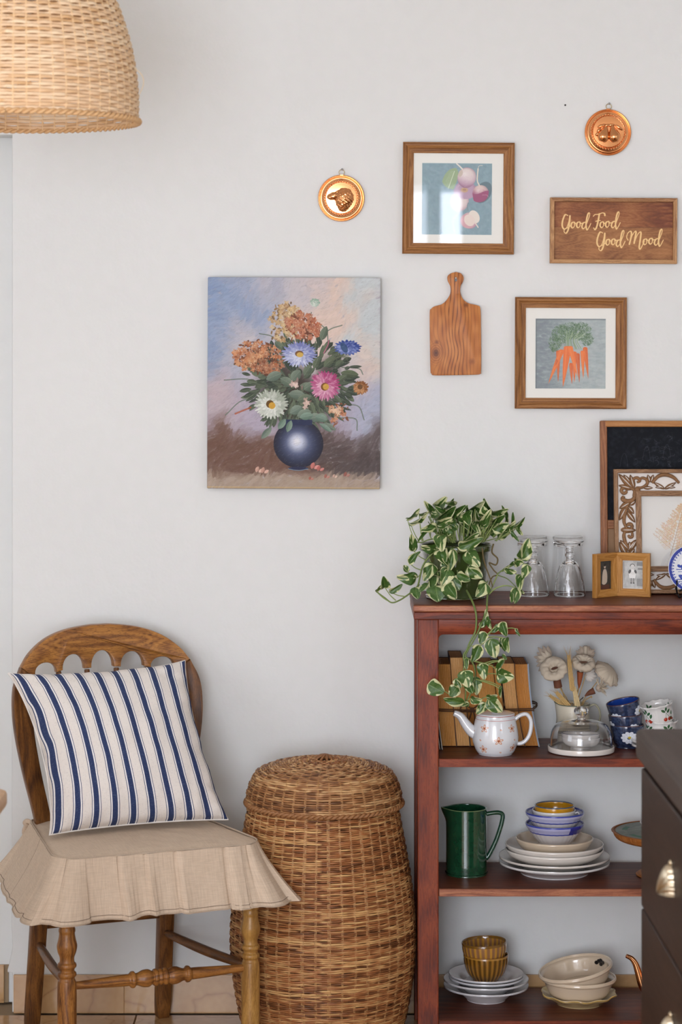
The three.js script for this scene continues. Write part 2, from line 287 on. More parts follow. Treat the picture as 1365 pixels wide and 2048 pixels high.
// ---------------------------------------------------------------- wooden chair with loose seat cover, cushion
const CH = { pos: [-0.461, 0, 0.348], turn: 22 * R, seat: 0.455, rake: 0.145 };
const backMap = (u, v, w) => [u, v, -0.2 - (v - 0.45) * CH.rake + 0.9 * u * u + w];
function bent(geo) { const p = geo.attributes.position; for (let i = 0; i < p.count; i++) p.setXYZ(i, ...backMap(p.getX(i), p.getY(i), p.getZ(i))); geo.computeVertexNormals(); return toCreasedNormals(geo, 0.6); }
function bar(p0, p1, w0, d0, w1, d1, mat_grain = 'y') {        // squared tapering bar between two points
  const g = new RoundedBoxGeometry(1, 1, 1, 3, 0.12), p = g.attributes.position;
  for (let i = 0; i < p.count; i++) { const k = p.getY(i) + 0.5, w = lerp(w0, w1, k), d = lerp(d0, d1, k); p.setXYZ(i, p.getX(i) * w + lerp(p0[0], p1[0], k), lerp(p0[1], p1[1], k), p.getZ(i) * d + lerp(p0[2], p1[2], k)); }
  g.computeVertexNormals(); return uvm(toCreasedNormals(g, 0.7), mat_grain);
}
const between = (g, a, b) => { const d = V(...b).sub(V(...a)), q = new THREE.Quaternion().setFromUnitVectors(V(0, 1, 0), d.clone().normalize()); return g.applyQuaternion(q).translate(...a); };
{
  const t = thing('dining_chair', 'brown wooden chair with a rounded arcaded back standing against the wall beside the wicker basket', 'chair', CH.pos, CH.turn);
  // seat
  const s = new THREE.Shape(); s.moveTo(-0.17, -0.215); s.lineTo(0.17, -0.215); s.quadraticCurveTo(0.18, -0.21, 0.184, -0.19); s.lineTo(0.215, 0.17); s.quadraticCurveTo(0.215, 0.215, 0.17, 0.218); s.lineTo(-0.17, 0.218); s.quadraticCurveTo(-0.215, 0.215, -0.215, 0.17); s.lineTo(-0.184, -0.19); s.quadraticCurveTo(-0.18, -0.21, -0.17, -0.215);
  part(t, 'seat', uvm(extrude(s, 0.03, 0.004).rotateX(Math.PI / 2).translate(0, CH.seat, 0), 'x'), mangoDark);
  // turned front legs
  const leg = smooth2([[0.0001, 0.43], [0.018, 0.43], [0.0185, 0.36], [0.0165, 0.352], [0.0175, 0.346], [0.0175, 0.342], [0.0165, 0.337], [0.0185, 0.325], [0.0215, 0.312], [0.0195, 0.299], [0.0155, 0.288], [0.0158, 0.278], [0.0195, 0.274], [0.0198, 0.268], [0.0165, 0.264], [0.0155, 0.259], [0.0195, 0.255], [0.0195, 0.249], [0.0165, 0.245], [0.0175, 0.24], [0.0195, 0.234], [0.0205, 0.2], [0.0195, 0.1], [0.0165, 0.0], [0.0001, 0.0]].reverse(), 150);
  part(t, 'leg', lathe(leg, 28, true).translate(-0.205, 0, 0.2), mango);
  part(t, 'leg', lathe(leg, 28, true).translate(0.205, 0, 0.2), mangoGold);
  for (const x of [-1, 1]) part(t, 'leg', bar([x * 0.157, 0, -0.275], [x * 0.147, 0.45, -0.2], 0.032, 0.034, 0.036, 0.04), mangoDark);
  // stretchers
  const st = (L, tw) => { const q = []; const k = [[0, 0.0085], [0.04, 0.0085], [0.28, 0.0125], [0.315, 0.0125], [0.33, 0.017], [0.345, 0.0175], [0.355, 0.0135], [0.37, 0.0135], [0.4, 0.018], [0.43, 0.0185], [0.455, 0.014], [0.463, 0.0175], [0.478, 0.018], [0.486, 0.015], [0.5, 0.0175]]; for (const [a, r] of k) q.push([r, a * L]); for (const [a, r] of k.slice(0, -1).reverse()) q.push([r, (1 - a) * L]); return lathe(smooth2(q, 130), 22, true); };
  part(t, 'stretcher', between(st(0.38), [-0.19, 0.226, 0.2], [0.19, 0.226, 0.2]), mango);
  for (const x of [-1, 1]) part(t, 'stretcher', sweep([[x * 0.15, 0.207, -0.235], [x * 0.177, 0.213, -0.02], [x * 0.2, 0.228, 0.19]], (k) => 0.0085 + 0.0025 * Math.sin(k * Math.PI), 12, 16), mangoDark);
  part(t, 'stretcher', sweep([[-0.15, 0.25, -0.235], [0.15, 0.25, -0.235]], 0.009, 10, 6), mangoDark);
  // back: crest with five arches, two stiles, four spindles
  const outer = spline([[0.2, 0.844], [0.178, 0.872], [0.14, 0.9], [0.09, 0.918], [0.03, 0.9265], [0, 0.927], [-0.03, 0.9265], [-0.09, 0.918], [-0.14, 0.9], [-0.178, 0.872], [-0.2, 0.844]], 40);
  const cr = new THREE.Shape(); outer.forEach((p, i) => (i ? cr.lineTo(p.x, p.y) : cr.moveTo(p.x, p.y)));
  cr.lineTo(-0.171, 0.822); cr.lineTo(-0.1665, 0.822);
  for (const [c, top, foot] of [[-0.139, 0.85, 0.826], [-0.07, 0.864, 0.83], [0, 0.869, 0.831], [0.07, 0.864, 0.83], [0.139, 0.85, 0.826]]) {
    cr.lineTo(c - 0.0265, foot + (Math.abs(c) > 0.1 && c < 0 ? -0.004 : 0)); for (let k = 0; k <= 16; k++) { const a = Math.PI - k / 16 * Math.PI; cr.lineTo(c + Math.cos(a) * 0.0265, foot + 0.003 + Math.sin(a) * (top - foot - 0.003)); } cr.lineTo(c + 0.0265, foot);
  }
  cr.lineTo(0.171, 0.822); cr.closePath();
  part(t, 'crest_rail', bent(uvm(extrude(cr, 0.024, 0.003, 12))), mango);
  for (const x of [-1, 1]) {
    const o = spline([[0.165, 0.44], [0.181, 0.52], [0.203, 0.61], [0.2185, 0.69], [0.2235, 0.75], [0.219, 0.8], [0.2005, 0.8435]], 30), i2 = spline([[0.1705, 0.8215], [0.177, 0.79], [0.177, 0.745], [0.171, 0.68], [0.158, 0.6], [0.142, 0.52], [0.129, 0.44]], 30);
    const q = [...o, ...i2].map((p) => [p.x * x, p.y]); if (x < 0) q.reverse();
    part(t, 'stile', bent(uvm(extrude(poly(q), 0.026, 0.003, 12).translate(0, 0, -0.001), 'y')), mangoDark);
  }
  const sp = smooth2([[0.0001, 0], [0.0075, 0.0], [0.0095, 0.1], [0.012, 0.2], [0.0095, 0.29], [0.0062, 0.325], [0.0055, 0.345], [0.0075, 0.356], [0.006, 0.362], [0.006, 0.375], [0.0001, 0.375]], 60);
  for (const u of [-0.1045, -0.035, 0.035, 0.1045]) part(t, 'spindle', between(lathe(sp, 16, true), backMap(u, 0.455, 0.012), backMap(u, 0.831, 0.012)), mangoDark);
}
const linen = (() => {
  const map = dataTex(512, 512, (u, v, x, y) => { const w = Math.sin(x * Math.PI / 2) * Math.sin(y * Math.PI / 2), slubx = n2(u * 3, v * 130), sluby = n2(u * 130, v * 3), t = w * 7 + slubx * 9 + sluby * 9 + n2(u * 200, v * 200) * 6; return [214 + t, 192 + t, 168 + t]; }, true, THREE.RepeatWrapping);
  const b = dataTex(512, 512, (u, v, x, y) => { const t = 128 + Math.sin(x * Math.PI / 2) * 50 + Math.sin(y * Math.PI / 2) * 50 + n2(u * 3, v * 130) * 25; return [t, t, t]; }, false, THREE.RepeatWrapping);
  map.repeat.set(5, 5); b.repeat.set(5, 5);
  return M(0xffffff, 0.92, { map, bumpMap: b, bumpScale: 0.0004, side: THREE.DoubleSide, sheen: 0.3, sheenRoughness: 0.6, sheenColor: lin(0xd8c8b4) });
})();
{
  const t = thing('seat_cover', 'beige linen seat cover with a pleated skirt tied over the wooden chair seat', 'seat cover', CH.pos, CH.turn);
  // outline of the seat from rear left round the front to rear right, as [x, z, normal x, normal z]
  const corner = (cx, cz, r, a0, a1, n) => Array.from({ length: n }, (_, i) => { const a = lerp(a0, a1, i / (n - 1)); return [cx + Math.cos(a) * r, cz + Math.sin(a) * r]; });
  const raw = [...corner(-0.15, -0.185, 0.03, Math.PI * 1.5, Math.PI * 1.03, 10), ...corner(-0.172, 0.168, 0.055, Math.PI * 1.03, Math.PI * 0.5, 22), ...corner(0.172, 0.168, 0.055, Math.PI * 0.5, -Math.PI * 0.03, 22), ...corner(0.15, -0.185, 0.03, -Math.PI * 0.03, -Math.PI * 0.5, 10)];
  const crv = new THREE.CatmullRomCurve3(raw.map((p) => V(p[0], 0, p[1])), false, 'centripetal'), N = 420, path = crv.getSpacedPoints(N), len = crv.getLength();
  const pleats = 17, topY = 0.497;
  const at2 = (k) => { const i = clamp(Math.round(k * N), 0, N), a = path[Math.max(i - 1, 0)], b = path[Math.min(i + 1, N)], tx = b.x - a.x, tz = b.z - a.z, l = Math.hypot(tx, tz) || 1; return [path[i].x, path[i].z, -tz / l, tx / l]; };
  const fold = (k, v) => { const sideAmp = 1 - 0.88 * sstep(Math.abs(at2(k)[2]), 0.45, 0.85);                                     // knife pleats that open towards the hem
    const q = k * pleats + 0.25 * Math.sin(k * 40), f = q - Math.floor(q), id = Math.floor(q), amp = 0.75 + 0.5 * n2(id * 3.3, 4.1), saw = f < 0.12 ? f / 0.12 : 1 - (f - 0.12) / 0.88;
    return (saw - 0.35) * 0.021 * amp * sideAmp * (0.3 + 0.7 * v) + 0.006 * v * v * n2(k * 8, 7.7) + sideAmp * (0.004 * v * Math.sin(f * 6.28 + id) + (f < 0.03 ? -0.004 * (1 - v * 0.4) : 0));
  };
  const flare = (k) => { const [x, z, nx, nz] = at2(k); const cornerness = Math.min(1, Math.abs(nx * nz) * 2.2); return 0.045 + 0.03 * cornerness + (Math.abs(nx) > 0.8 ? 0.02 : 0) + 0.006 * n2(k * 9, 1.2); };
  const skirtAt = (k, v, off = 0) => { const [x, z, nx, nz] = at2(k), d = 0.003 + flare(k) * (0.25 * v + 0.75 * Math.pow(v, 1.3)) + fold(k, v) + off, drop = (0.121 + 0.006 * n2(k * 11, 3.3)) * v; return [x + nx * d, topY - 0.004 - drop + 0.004 * (1 - v), z + nz * d]; };
  part(t, 'skirt', gridGeo(560, 22, (k, v) => skirtAt(k, v), (k, v) => [k * len * 1.5, v * 0.14]), linen);
  part(t, 'hem', sweep(Array.from({ length: 280 }, (_, i) => V(...skirtAt(i / 279, 0.985, 0.0004))), 0.0016, 6), linen);
  part(t, 'stitching', sweep(Array.from({ length: 280 }, (_, i) => V(...skirtAt(i / 279, 0.925, 0.0007))), 0.0006, 5), M(0x8d7866, 0.9));
  // padded top: rings that shrink towards the middle
  const closed = [...path, ...Array.from({ length: 60 }, (_, i) => V(lerp(0.15, -0.15, (i + 1) / 61), 0, -0.215))], C = closed.length;
  const top = gridGeo(C, 16, (k, v) => { const p = closed[Math.round(k * C) % C], q = 1 - v, round = 1 - Math.pow(1 - Math.min(v * 5, 1), 2); return [p.x * q, topY - 0.002 + 0.006 * round + 0.005 * v + 0.0012 * n2(p.x * q * 16, p.z * q * 16), p.z * q - 0.004 * v]; }, (k, v) => { const p = closed[Math.round(k * C) % C]; return [p.x * (1 - v), p.z * (1 - v)]; });
  part(t, 'top_panel', top, linen);
  part(t, 'piping', sweep(path.filter((_, i) => i % 3 === 0).map((p) => V(p.x * 1.003, topY + 0.0005, p.z * 1.003)), 0.0021, 6), linen, { label: 'corded seam round the top' });
  // fabric tie at the back left corner and toggles hanging under the hem
  part(t, 'tie', merged([sweep([[-0.176, 0.492, -0.188], [-0.187, 0.498, -0.197], [-0.192, 0.49, -0.206], [-0.18, 0.482, -0.212], [-0.166, 0.486, -0.21]], 0.0055, 8, 20, 0.45), sweep([[-0.187, 0.492, -0.2], [-0.193, 0.475, -0.203], [-0.19, 0.46, -0.2]], 0.005, 8, 10, 0.3)]), linen);
  part(t, 'tie', sweep([[-0.207, 0.405, 0.205], [-0.214, 0.382, 0.222], [-0.21, 0.368, 0.222], [-0.2, 0.372, 0.224], [-0.203, 0.384, 0.224]], 0.006, 8, 20, 0.6), linen);
}
{
  // square cushion; corners in the chair's world, leaning on the back
  const TL = V(-0.748, 0.835, 0.262), TR = V(-0.357, 0.85, 0.165), BR = V(-0.252, 0.515, 0.305), BL = V(-0.632, 0.512, 0.455);
  const mid = TL.clone().add(TR).add(BR).add(BL).multiplyScalar(0.25), t = thing('cushion', 'square white cushion with navy blue stripes leaning on the chair back', 'cushion', mid.toArray());
  const nrm = TR.clone().sub(BL).cross(TL.clone().sub(BR)).normalize();
  const cloth = canvasTex(2048, 1024, (g, w, h) => {
    g.fillStyle = '#ece4dc'; g.fillRect(0, 0, w, h);
    for (let i = 0; i < 10; i++) {
      const x = (0.034 + 0.1065 * i) * w, hw = 0.0152 * w;
      g.fillStyle = '#f4f1ee'; g.fillRect(x - hw * 1.55, 0, hw * 3.1, h);
      g.fillStyle = '#2b3a63'; g.fillRect(x - hw, 0, hw * 2, h); g.fillRect(x - hw * 1.75, 0, hw * 0.22, h); g.fillRect(x + hw * 1.55, 0, hw * 0.22, h);
    }
    const r = rng(5); for (let i = 0; i < 16000; i++) { const x = r() * w, y = r() * h; g.fillStyle = r() < 0.5 ? 'rgba(255,252,248,0.16)' : 'rgba(70,64,80,0.10)'; if (r() < 0.5) g.fillRect(x, y, 1.5, 8 + r() * 14); else g.fillRect(x, y, 8 + r() * 14, 1.5); }
  });
  const weaveBump = dataTex(256, 256, (u, v, x, y) => { const k = 128 + Math.sin(x * Math.PI / 2) * 50 + Math.sin(y * Math.PI / 2) * 50 + n2(u * 60, v * 60) * 20; return [k, k, k]; }, false, THREE.RepeatWrapping); weaveBump.repeat.set(6, 6);
  const fabric = M(0xffffff, 0.9, { map: cloth, bumpMap: weaveBump, bumpScale: 0.0003, sheen: 0.25, sheenRoughness: 0.6 });
  const surf = (u, v, s) => {
    // concave sides between the corners
    const e = (k) => 4 * k * (1 - k), pu = u + (0.5 - u) * (u < 0.5 ? 0.15 : 0.09) * Math.pow(e(v), 0.8), pv = v + (0.5 - v) * (v > 0.5 ? 0.045 : 0.09) * Math.pow(e(u), 0.8);
    const p = TL.clone().lerp(TR, pu).lerp(BL.clone().lerp(BR, pu), pv);
    const fall = Math.pow(Math.max(0, e(u)), 0.42) * Math.pow(Math.max(0, e(v)), 0.42), b = fall * (0.084 + 0.016 * (v - 0.3)) + 0.0035 * fall * n2(u * 4 + s * 9, v * 4) + 0.004 * (1 - fall) * n2(u * 9, v * 9 + s);
    // side puckers along the left seam, folds near the corners
    const pk = s > 0 ? 0.009 * Math.exp(-u * u * 120) * Math.sin(v * 26 + 0.6) * e(v) + 0.004 * Math.exp(-(1 - u) * (1 - u) * 160) * Math.sin(v * 27 + 1) * e(v) + 0.003 * Math.exp(-(1 - v) * (1 - v) * 120) * Math.sin(u * 40) * e(u) : 0;
    return p.addScaledVector(nrm, s * b * (s < 0 ? 0.55 : 1) + pk).sub(mid);
  };
  const face = (s) => { const g = gridGeo(90, 90, (a, b) => { const u = 0.5 - 0.5 * Math.cos(a * Math.PI), v = 0.5 - 0.5 * Math.cos(b * Math.PI); return surf(lerp(a, u, 0.6), lerp(b, v, 0.6), s).toArray(); }, (a, b) => [lerp(a, 0.5 - 0.5 * Math.cos(a * Math.PI), 0.6), 1 - lerp(b, 0.5 - 0.5 * Math.cos(b * Math.PI), 0.6)]); if (s > 0) { const ix = g.index.array; for (let i = 0; i < ix.length; i += 3) [ix[i], ix[i + 1]] = [ix[i + 1], ix[i]]; g.computeVertexNormals(); } return g; };
  part(t, 'front_panel', face(1), fabric); part(t, 'back_panel', face(-1), fabric);
  // sewn edge
  const edge = [], E = 60; for (const [a, b, c, d] of [[0, 0, 1, 0], [1, 0, 1, 1], [1, 1, 0, 1], [0, 1, 0, 0]]) for (let i = 0; i < E; i++) edge.push(surf(lerp(a, c, i / E), lerp(b, d, i / E), 0));
  edge.push(edge[0].clone()); part(t, 'seam', sweep(edge, 0.0022, 6, 0, 1, false), M(0xe9e3dc, 0.9));
}
// ---------------------------------------------------------------- things on the wall
const stroke = (g, pts, w, col) => { g.strokeStyle = col; g.lineWidth = w; g.lineCap = 'round'; g.lineJoin = 'round'; g.beginPath(); pts.forEach((p, i) => (i ? g.lineTo(...p) : g.moveTo(...p))); g.stroke(); };
const curve2 = (pts, n = 24) => spline(pts.map((p) => [p[0], p[1], 0]), n).map((p) => [p.x, p.y]);
function brushNoise(g, w, h, n, seed, a) { const r = rng(seed); for (let i = 0; i < n; i++) { const x = r() * w, y = r() * h, k = r() < 0.5 ? 255 : 20; g.fillStyle = `rgba(${k},${k},${k},${a * r()})`; g.fillRect(x, y, 1 + r() * 3, 1 + r() * 3); } }
function blob(g, x, y, r, col, a = 1) { const q = g.createRadialGradient(x, y, 0, x, y, r); q.addColorStop(0, css(col, a)); q.addColorStop(1, css(col, 0)); g.fillStyle = q; g.fillRect(x - r, y - r, 2 * r, 2 * r); }
function daisy(g, x, y, r, cols, n, ry = 1, seed = 1, rot = 0) {
  const q = rng(seed);
  g.fillStyle = css(mix3(mix3(cols[0], cols[1], 0.45), [70, 70, 90], 0.2)); g.beginPath(); g.ellipse(x, y, r * 0.82, r * 0.82 * ry, 0, 0, 7); g.fill();
  for (const [ring, sc] of [[0, 1], [1, 0.82], [2, 0.6], [3, 0.42]]) for (let i = 0; i < n; i++) {
    const a = rot + (i + ring * 0.5) / n * 6.283 + (q() - 0.5) * 0.15, L = r * sc * (0.93 + q() * 0.12), c = mix3(cols[0], cols[1], clamp(q() * 0.75 + ring * 0.16 - 0.1 + 0.35 * Math.cos(a - 2.2), 0, 1));
    g.save(); g.translate(x, y); g.scale(1, ry); g.rotate(a); g.fillStyle = css(c); g.beginPath(); g.ellipse(L * 0.6, 0, L * 0.4, r * 2.5 / n, 0, 0, 7); g.fill();
    g.strokeStyle = css(mix3(c, [40, 40, 70], 0.28), 0.6); g.lineWidth = 0.8; g.stroke(); g.restore();
  }
}
function leafBlob(g, x, y, L, w, a, c1, c2) { g.save(); g.translate(x, y); g.rotate(a); const q = g.createLinearGradient(0, -w, 0, w); q.addColorStop(0, css(c1)); q.addColorStop(1, css(c2)); g.fillStyle = q; g.beginPath(); g.moveTo(0, 0); g.bezierCurveTo(L * 0.25, -w, L * 0.75, -w, L, 0); g.bezierCurveTo(L * 0.75, w, L * 0.25, w, 0, 0); g.fill(); g.strokeStyle = css(mix3(c1, [240, 245, 235], 0.5), 0.7); g.lineWidth = 1; g.beginPath(); g.moveTo(0, 0); g.lineTo(L * 0.9, 0); g.stroke(); g.restore(); }
{
  // stretched canvas: flowers in a blue vase (drawn on a 1235 x 1510 sheet)
  const w = 344.5 / 850, h = 421 / 850, d = 0.018, tex = canvasTex(1024, 1252, (g, W2, H2) => {
    g.scale(W2 / 1235, H2 / 1510);
    g.fillStyle = '#b9b4bd'; g.fillRect(0, 0, 1235, 1510);
    const r = rng(3);
    const area = (x, y) => {                                    // background colour of the painting
      const n = n2(x * 2.3, y * 2.3) * 0.5 + n2(x * 6, y * 6) * 0.2; const k = y + n * 0.16;
      let c = mix3([136, 160, 198], [208, 200, 204], sstep(x + y * 0.25 + n * 0.3, 0.05, 0.5));
      c = mix3(c, [232, 208, 194], sstep(x + n * 0.35, 0.42, 0.72) * (1 - sstep(k, 0.34, 0.5)));
      c = mix3(c, [206, 214, 216], sstep(x - y * 0.1 + n * 0.3, 0.78, 0.96));
      c = mix3(c, [182, 172, 190], sstep(k, 0.4, 0.56)); c = mix3(c, [214, 190, 184], 0.5 * Math.exp(-((x - 0.06) ** 2) * 60 - ((y - 0.55) ** 2) * 40));
      c = mix3(c, [178, 184, 206], sstep(x, 0.75, 0.95) * sstep(k, 0.42, 0.58));
      c = mix3(c, [112, 82, 70], sstep(k - 0.06 * x, 0.64, 0.76)); c = mix3(c, [82, 72, 72], sstep(x + n * 0.3, 0.5, 0.8) * sstep(k, 0.68, 0.8));
      c = mix3(c, [176, 156, 138], sstep(y + n * 0.02, 0.905, 0.95)); return c;
    };
    for (let i = 0; i < 9000; i++) { const x = r(), y = r(), c = area(x, y), j = (r() - 0.5) * 16; g.fillStyle = css(c.map((q) => q + j), 0.55); g.save(); g.translate(x * 1235, y * 1510); g.rotate(-0.6 + n2(x * 3, y * 3)); g.beginPath(); g.ellipse(0, 0, 16 + r() * 42, 6 + r() * 12, 0, 0, 7); g.fill(); g.restore(); }
    // grasses
    const grass = [[[520, 540], [470, 430], [370, 402]], [[440, 800], [300, 730], [120, 735]], [[400, 880], [250, 880], [130, 985]], [[960, 640], [1080, 650], [1110, 690]], [[760, 500], [860, 380], [960, 340]], [[980, 905], [1080, 920], [1120, 1015]], [[960, 1000], [1060, 1010], [1070, 1090]], [[860, 460], [850, 380], [800, 330]], [[740, 250], [720, 330], [700, 420]], [[300, 640], [250, 620], [190, 625]]];
    for (const q of grass) { stroke(g, curve2(q), 7, 'rgba(82,100,88,0.9)'); stroke(g, curve2(q), 2.5, 'rgba(150,165,140,0.7)'); }
    for (let i = 0; i < 60; i++) blob(g, 660 + (r() - 0.5) * 460, 820 + (r() - 0.5) * 420, 80 + r() * 80, [54, 48, 42], 0.42);
    // dark green mass of leaves
    for (let i = 0; i < 420; i++) { const a = r() * 6.28, q = Math.sqrt(r()), x = 660 + Math.cos(a) * q * 370, y = 740 + Math.sin(a) * q * 300; if (y > 1060 || (y < 520 && Math.abs(x - 700) > 180)) continue; const t = r(); leafBlob(g, x, y, 40 + r() * 70, 10 + r() * 16, a + (r() - 0.5), mix3([60, 74, 60], [120, 134, 106], t), mix3([40, 48, 44], [72, 84, 66], t)); }
    // sprays of small florets
    const spray = (cx, cy, rx, ry, n, A, B, sd) => { const q = rng(sd); for (let i = 0; i < n; i++) { const a = q() * 6.28, k = Math.sqrt(q()) * 1.12; leafBlob(g, cx + Math.cos(a) * k * rx, cy + Math.sin(a) * k * ry, 16 + q() * 26, 5 + q() * 6, q() * 6.28, mix3(A, [70, 40, 30], 0.25 + q() * 0.5), mix3(A, [60, 50, 40], 0.6)); } for (let i = 0; i < n; i++) { const a = q() * 6.28, k = Math.pow(q(), 0.7) * 1.12, x = cx + Math.cos(a) * k * rx, y = cy + Math.sin(a) * k * ry, c = mix3(mix3(A, [90, 46, 34], q() * 0.5), B, q()); for (let p = 0; p < 5; p++) { const b = p / 5 * 6.28 + q(); g.fillStyle = css(mix3(c, [240, 222, 196], q() * 0.4), 0.85); g.beginPath(); g.ellipse(x + Math.cos(b) * 11, y + Math.sin(b) * 11, 8 + q() * 4, 5 + q() * 2.5, b, 0, 7); g.fill(); } if (q() < 0.5) { g.fillStyle = css([250, 220, 170]); g.beginPath(); g.arc(x, y, 3, 0, 7); g.fill(); } } };
    spray(560, 330, 110, 130, 70, [206, 160, 96], [226, 200, 150], 21); spray(660, 340, 100, 90, 60, [176, 88, 62], [214, 130, 90], 22); spray(545, 230, 50, 45, 14, [214, 172, 110], [238, 212, 160], 23); spray(740, 380, 70, 50, 24, [160, 70, 48], [198, 106, 70], 25);
    spray(360, 560, 160, 95, 90, [166, 82, 46], [222, 142, 92], 24); spray(300, 600, 90, 60, 26, [198, 110, 66], [226, 158, 104], 27); spray(440, 640, 90, 60, 30, [126, 66, 44], [190, 108, 66], 28);
    // foliage in front
    for (const [x, y, L, w2, a, t] of [[420, 730, 120, 46, -0.4, 0.8], [520, 720, 110, 44, 0.5, 0.7], [600, 740, 100, 46, -0.9, 0.75], [660, 770, 120, 44, 0.2, 0.6], [690, 700, 90, 38, -1, 0.5], [580, 830, 120, 44, 0.1, 0.8], [690, 800, 90, 36, -0.6, 0.7], [640, 880, 110, 40, -0.3, 0.5], [760, 650, 90, 34, -1.2, 0.35], [830, 640, 110, 36, -0.8, 0.35], [590, 970, 100, 44, -0.5, 0.9], [640, 990, 110, 46, -0.3, 0.85], [720, 1000, 100, 44, 0, 0.9], [780, 980, 90, 40, 0.4, 0.8], [460, 1070, 110, 30, 2.3, 0.9], [540, 1060, 90, 28, 1.9, 0.9], [830, 1040, 100, 28, 0.5, 0.8], [950, 680, 130, 36, 0.1, 0.2], [900, 760, 120, 30, -0.6, 0.3], [480, 460, 70, 30, 0.7, 0.5], [810, 450, 110, 36, -1.2, 0.55]]) leafBlob(g, x, y, L, w2, a, mix3([96, 108, 74], [156, 174, 158], t), mix3([54, 62, 46], [78, 98, 88], t));
    daisy(g, 655, 548, 128, [[118, 128, 190], [222, 228, 248]], 40, 0.74, 31); g.fillStyle = '#7a5230'; g.beginPath(); g.ellipse(655, 545, 30, 22, 0, 0, 7); g.fill(); g.fillStyle = '#d9b25a'; g.beginPath(); g.ellipse(660, 552, 24, 18, 0, 0, 7); g.fill();
    daisy(g, 842, 770, 112, [[176, 62, 116], [240, 182, 204]], 40, 1, 32); g.fillStyle = '#7a4a20'; g.beginPath(); g.arc(838, 780, 28, 0, 7); g.fill(); g.fillStyle = '#d8a648'; g.beginPath(); g.arc(846, 780, 22, 0, 7); g.fill();
    daisy(g, 455, 905, 124, [[168, 178, 160], [242, 246, 236]], 32, 0.88, 33); g.fillStyle = '#6a4a24'; g.beginPath(); g.arc(448, 905, 28, 0, 7); g.fill(); g.fillStyle = '#d8a238'; g.beginPath(); g.arc(462, 916, 24, 0, 7); g.fill();
    daisy(g, 1000, 500, 100, [[44, 64, 142], [156, 172, 226]], 20, 0.55, 34, 0.5); g.fillStyle = 'rgba(40,70,110,0.8)'; g.beginPath(); g.ellipse(975, 500, 22, 40, -0.5, 0, 7); g.fill();
    daisy(g, 1094, 785, 58, [[132, 78, 40], [214, 156, 104]], 22, 0.9, 35); g.fillStyle = '#6b4a2c'; g.beginPath(); g.arc(1090, 780, 18, 0, 7); g.fill();
    spray(935, 960, 60, 70, 16, [214, 116, 70], [246, 206, 170], 36); daisy(g, 765, 180, 36, [[150, 182, 160], [226, 236, 222]], 9, 0.9, 37);
    spray(640, 770, 44, 20, 6, [222, 190, 186], [240, 216, 210], 38); spray(700, 900, 20, 24, 4, [226, 190, 180], [244, 214, 204], 39);
    for (let i = 0; i < 24; i++) stroke(g, [[820 + r() * 190, 540 + r() * 90], [830 + r() * 190, 530 + r() * 90]], 3, 'rgba(96,104,80,0.8)');
    stroke(g, curve2([[830, 540], [860, 480], [864, 450]]), 8, 'rgba(206,110,140,0.8)'); stroke(g, curve2([[200, 975], [260, 950], [310, 930]]), 12, 'rgba(176,86,58,0.8)');
    // the vase, painted as the artist did
    const v = g.createRadialGradient(640, 1170, 10, 652, 1190, 182); v.addColorStop(0, '#f2f4fb'); v.addColorStop(0.16, '#ccd3e8'); v.addColorStop(0.42, '#586282'); v.addColorStop(0.7, '#30364f'); v.addColorStop(1, '#242430');
    g.fillStyle = v; g.beginPath(); g.ellipse(652, 1188, 178, 172, 0, 0, 7); g.fill(); g.fillStyle = '#2a2f4c'; g.beginPath(); g.ellipse(652, 1362, 70, 12, 0, 0, 7); g.fill();
    stroke(g, curve2([[580, 1366], [650, 1378], [720, 1366]]), 4, 'rgba(120,170,200,0.8)');
    g.fillStyle = '#2b3350'; g.fillRect(560, 1015, 190, 40);
    for (const [x, y, L, w2, a] of [[560, 1010, 90, 30, 2.2], [600, 1020, 90, 28, 1.9], [660, 1000, 100, 36, -0.2], [770, 990, 90, 36, 0.3], [800, 1040, 110, 22, 0.6]]) leafBlob(g, x, y, L, w2, a, [150, 176, 158], [78, 104, 90]);
    for (const [x, y, s, c] of [[350, 1372, 1, [232, 186, 164]], [390, 1378, 1, [220, 170, 150]], [745, 1346, 1.1, [222, 130, 122]], [790, 1360, 0.9, [206, 110, 104]], [900, 1408, 0.6, [226, 190, 170]], [980, 1400, 0.8, [160, 96, 84]], [730, 1425, 0.6, [180, 96, 80]], [840, 1412, 0.7, [180, 110, 96]]]) { leafBlob(g, x, y + 20, 46 * s, 18 * s, -1.2, c, mix3(c, [110, 60, 50], 0.4)); leafBlob(g, x + 18 * s, y + 20, 40 * s, 15 * s, -0.6, mix3(c, [250, 225, 210], 0.4), c); }
    g.fillStyle = 'rgba(150,138,132,0.13)'; g.fillRect(0, 0, 1235, 1510); for (let i = 0; i < 5000; i++) { const x = r() * 1235, y = r() * 1510; stroke(g, [[x, y], [x + 6 + r() * 16, y - 4 - r() * 10]], 1 + r() * 2, r() < 0.5 ? 'rgba(240,232,222,0.10)' : 'rgba(52,44,44,0.12)'); }
    stroke(g, curve2([[1010, 1470], [1060, 1440], [1110, 1450], [1200, 1430]]), 3, 'rgba(176,164,170,0.5)'); stroke(g, [[0, 1498], [1235, 1504]], 10, 'rgba(206,176,120,0.5)');
  });
  const weave = dataTex(512, 512, (u, v, x, y) => { const t = 128 + Math.sin(x * 1.571) * 60 * Math.sin(y * 1.571) + n2(u * 30, v * 30) * 40; return [t, t, t]; }, false, THREE.RepeatWrapping); weave.repeat.set(1.4, 1.8);
  const t = thing('painting', 'unframed canvas painting of mixed flowers in a round blue vase on the white wall', 'painting', [0, 0, 0]);
  const c = at(588.5, 766, 0.012); t.position.copy(c); t.rotation.z = -0.004;
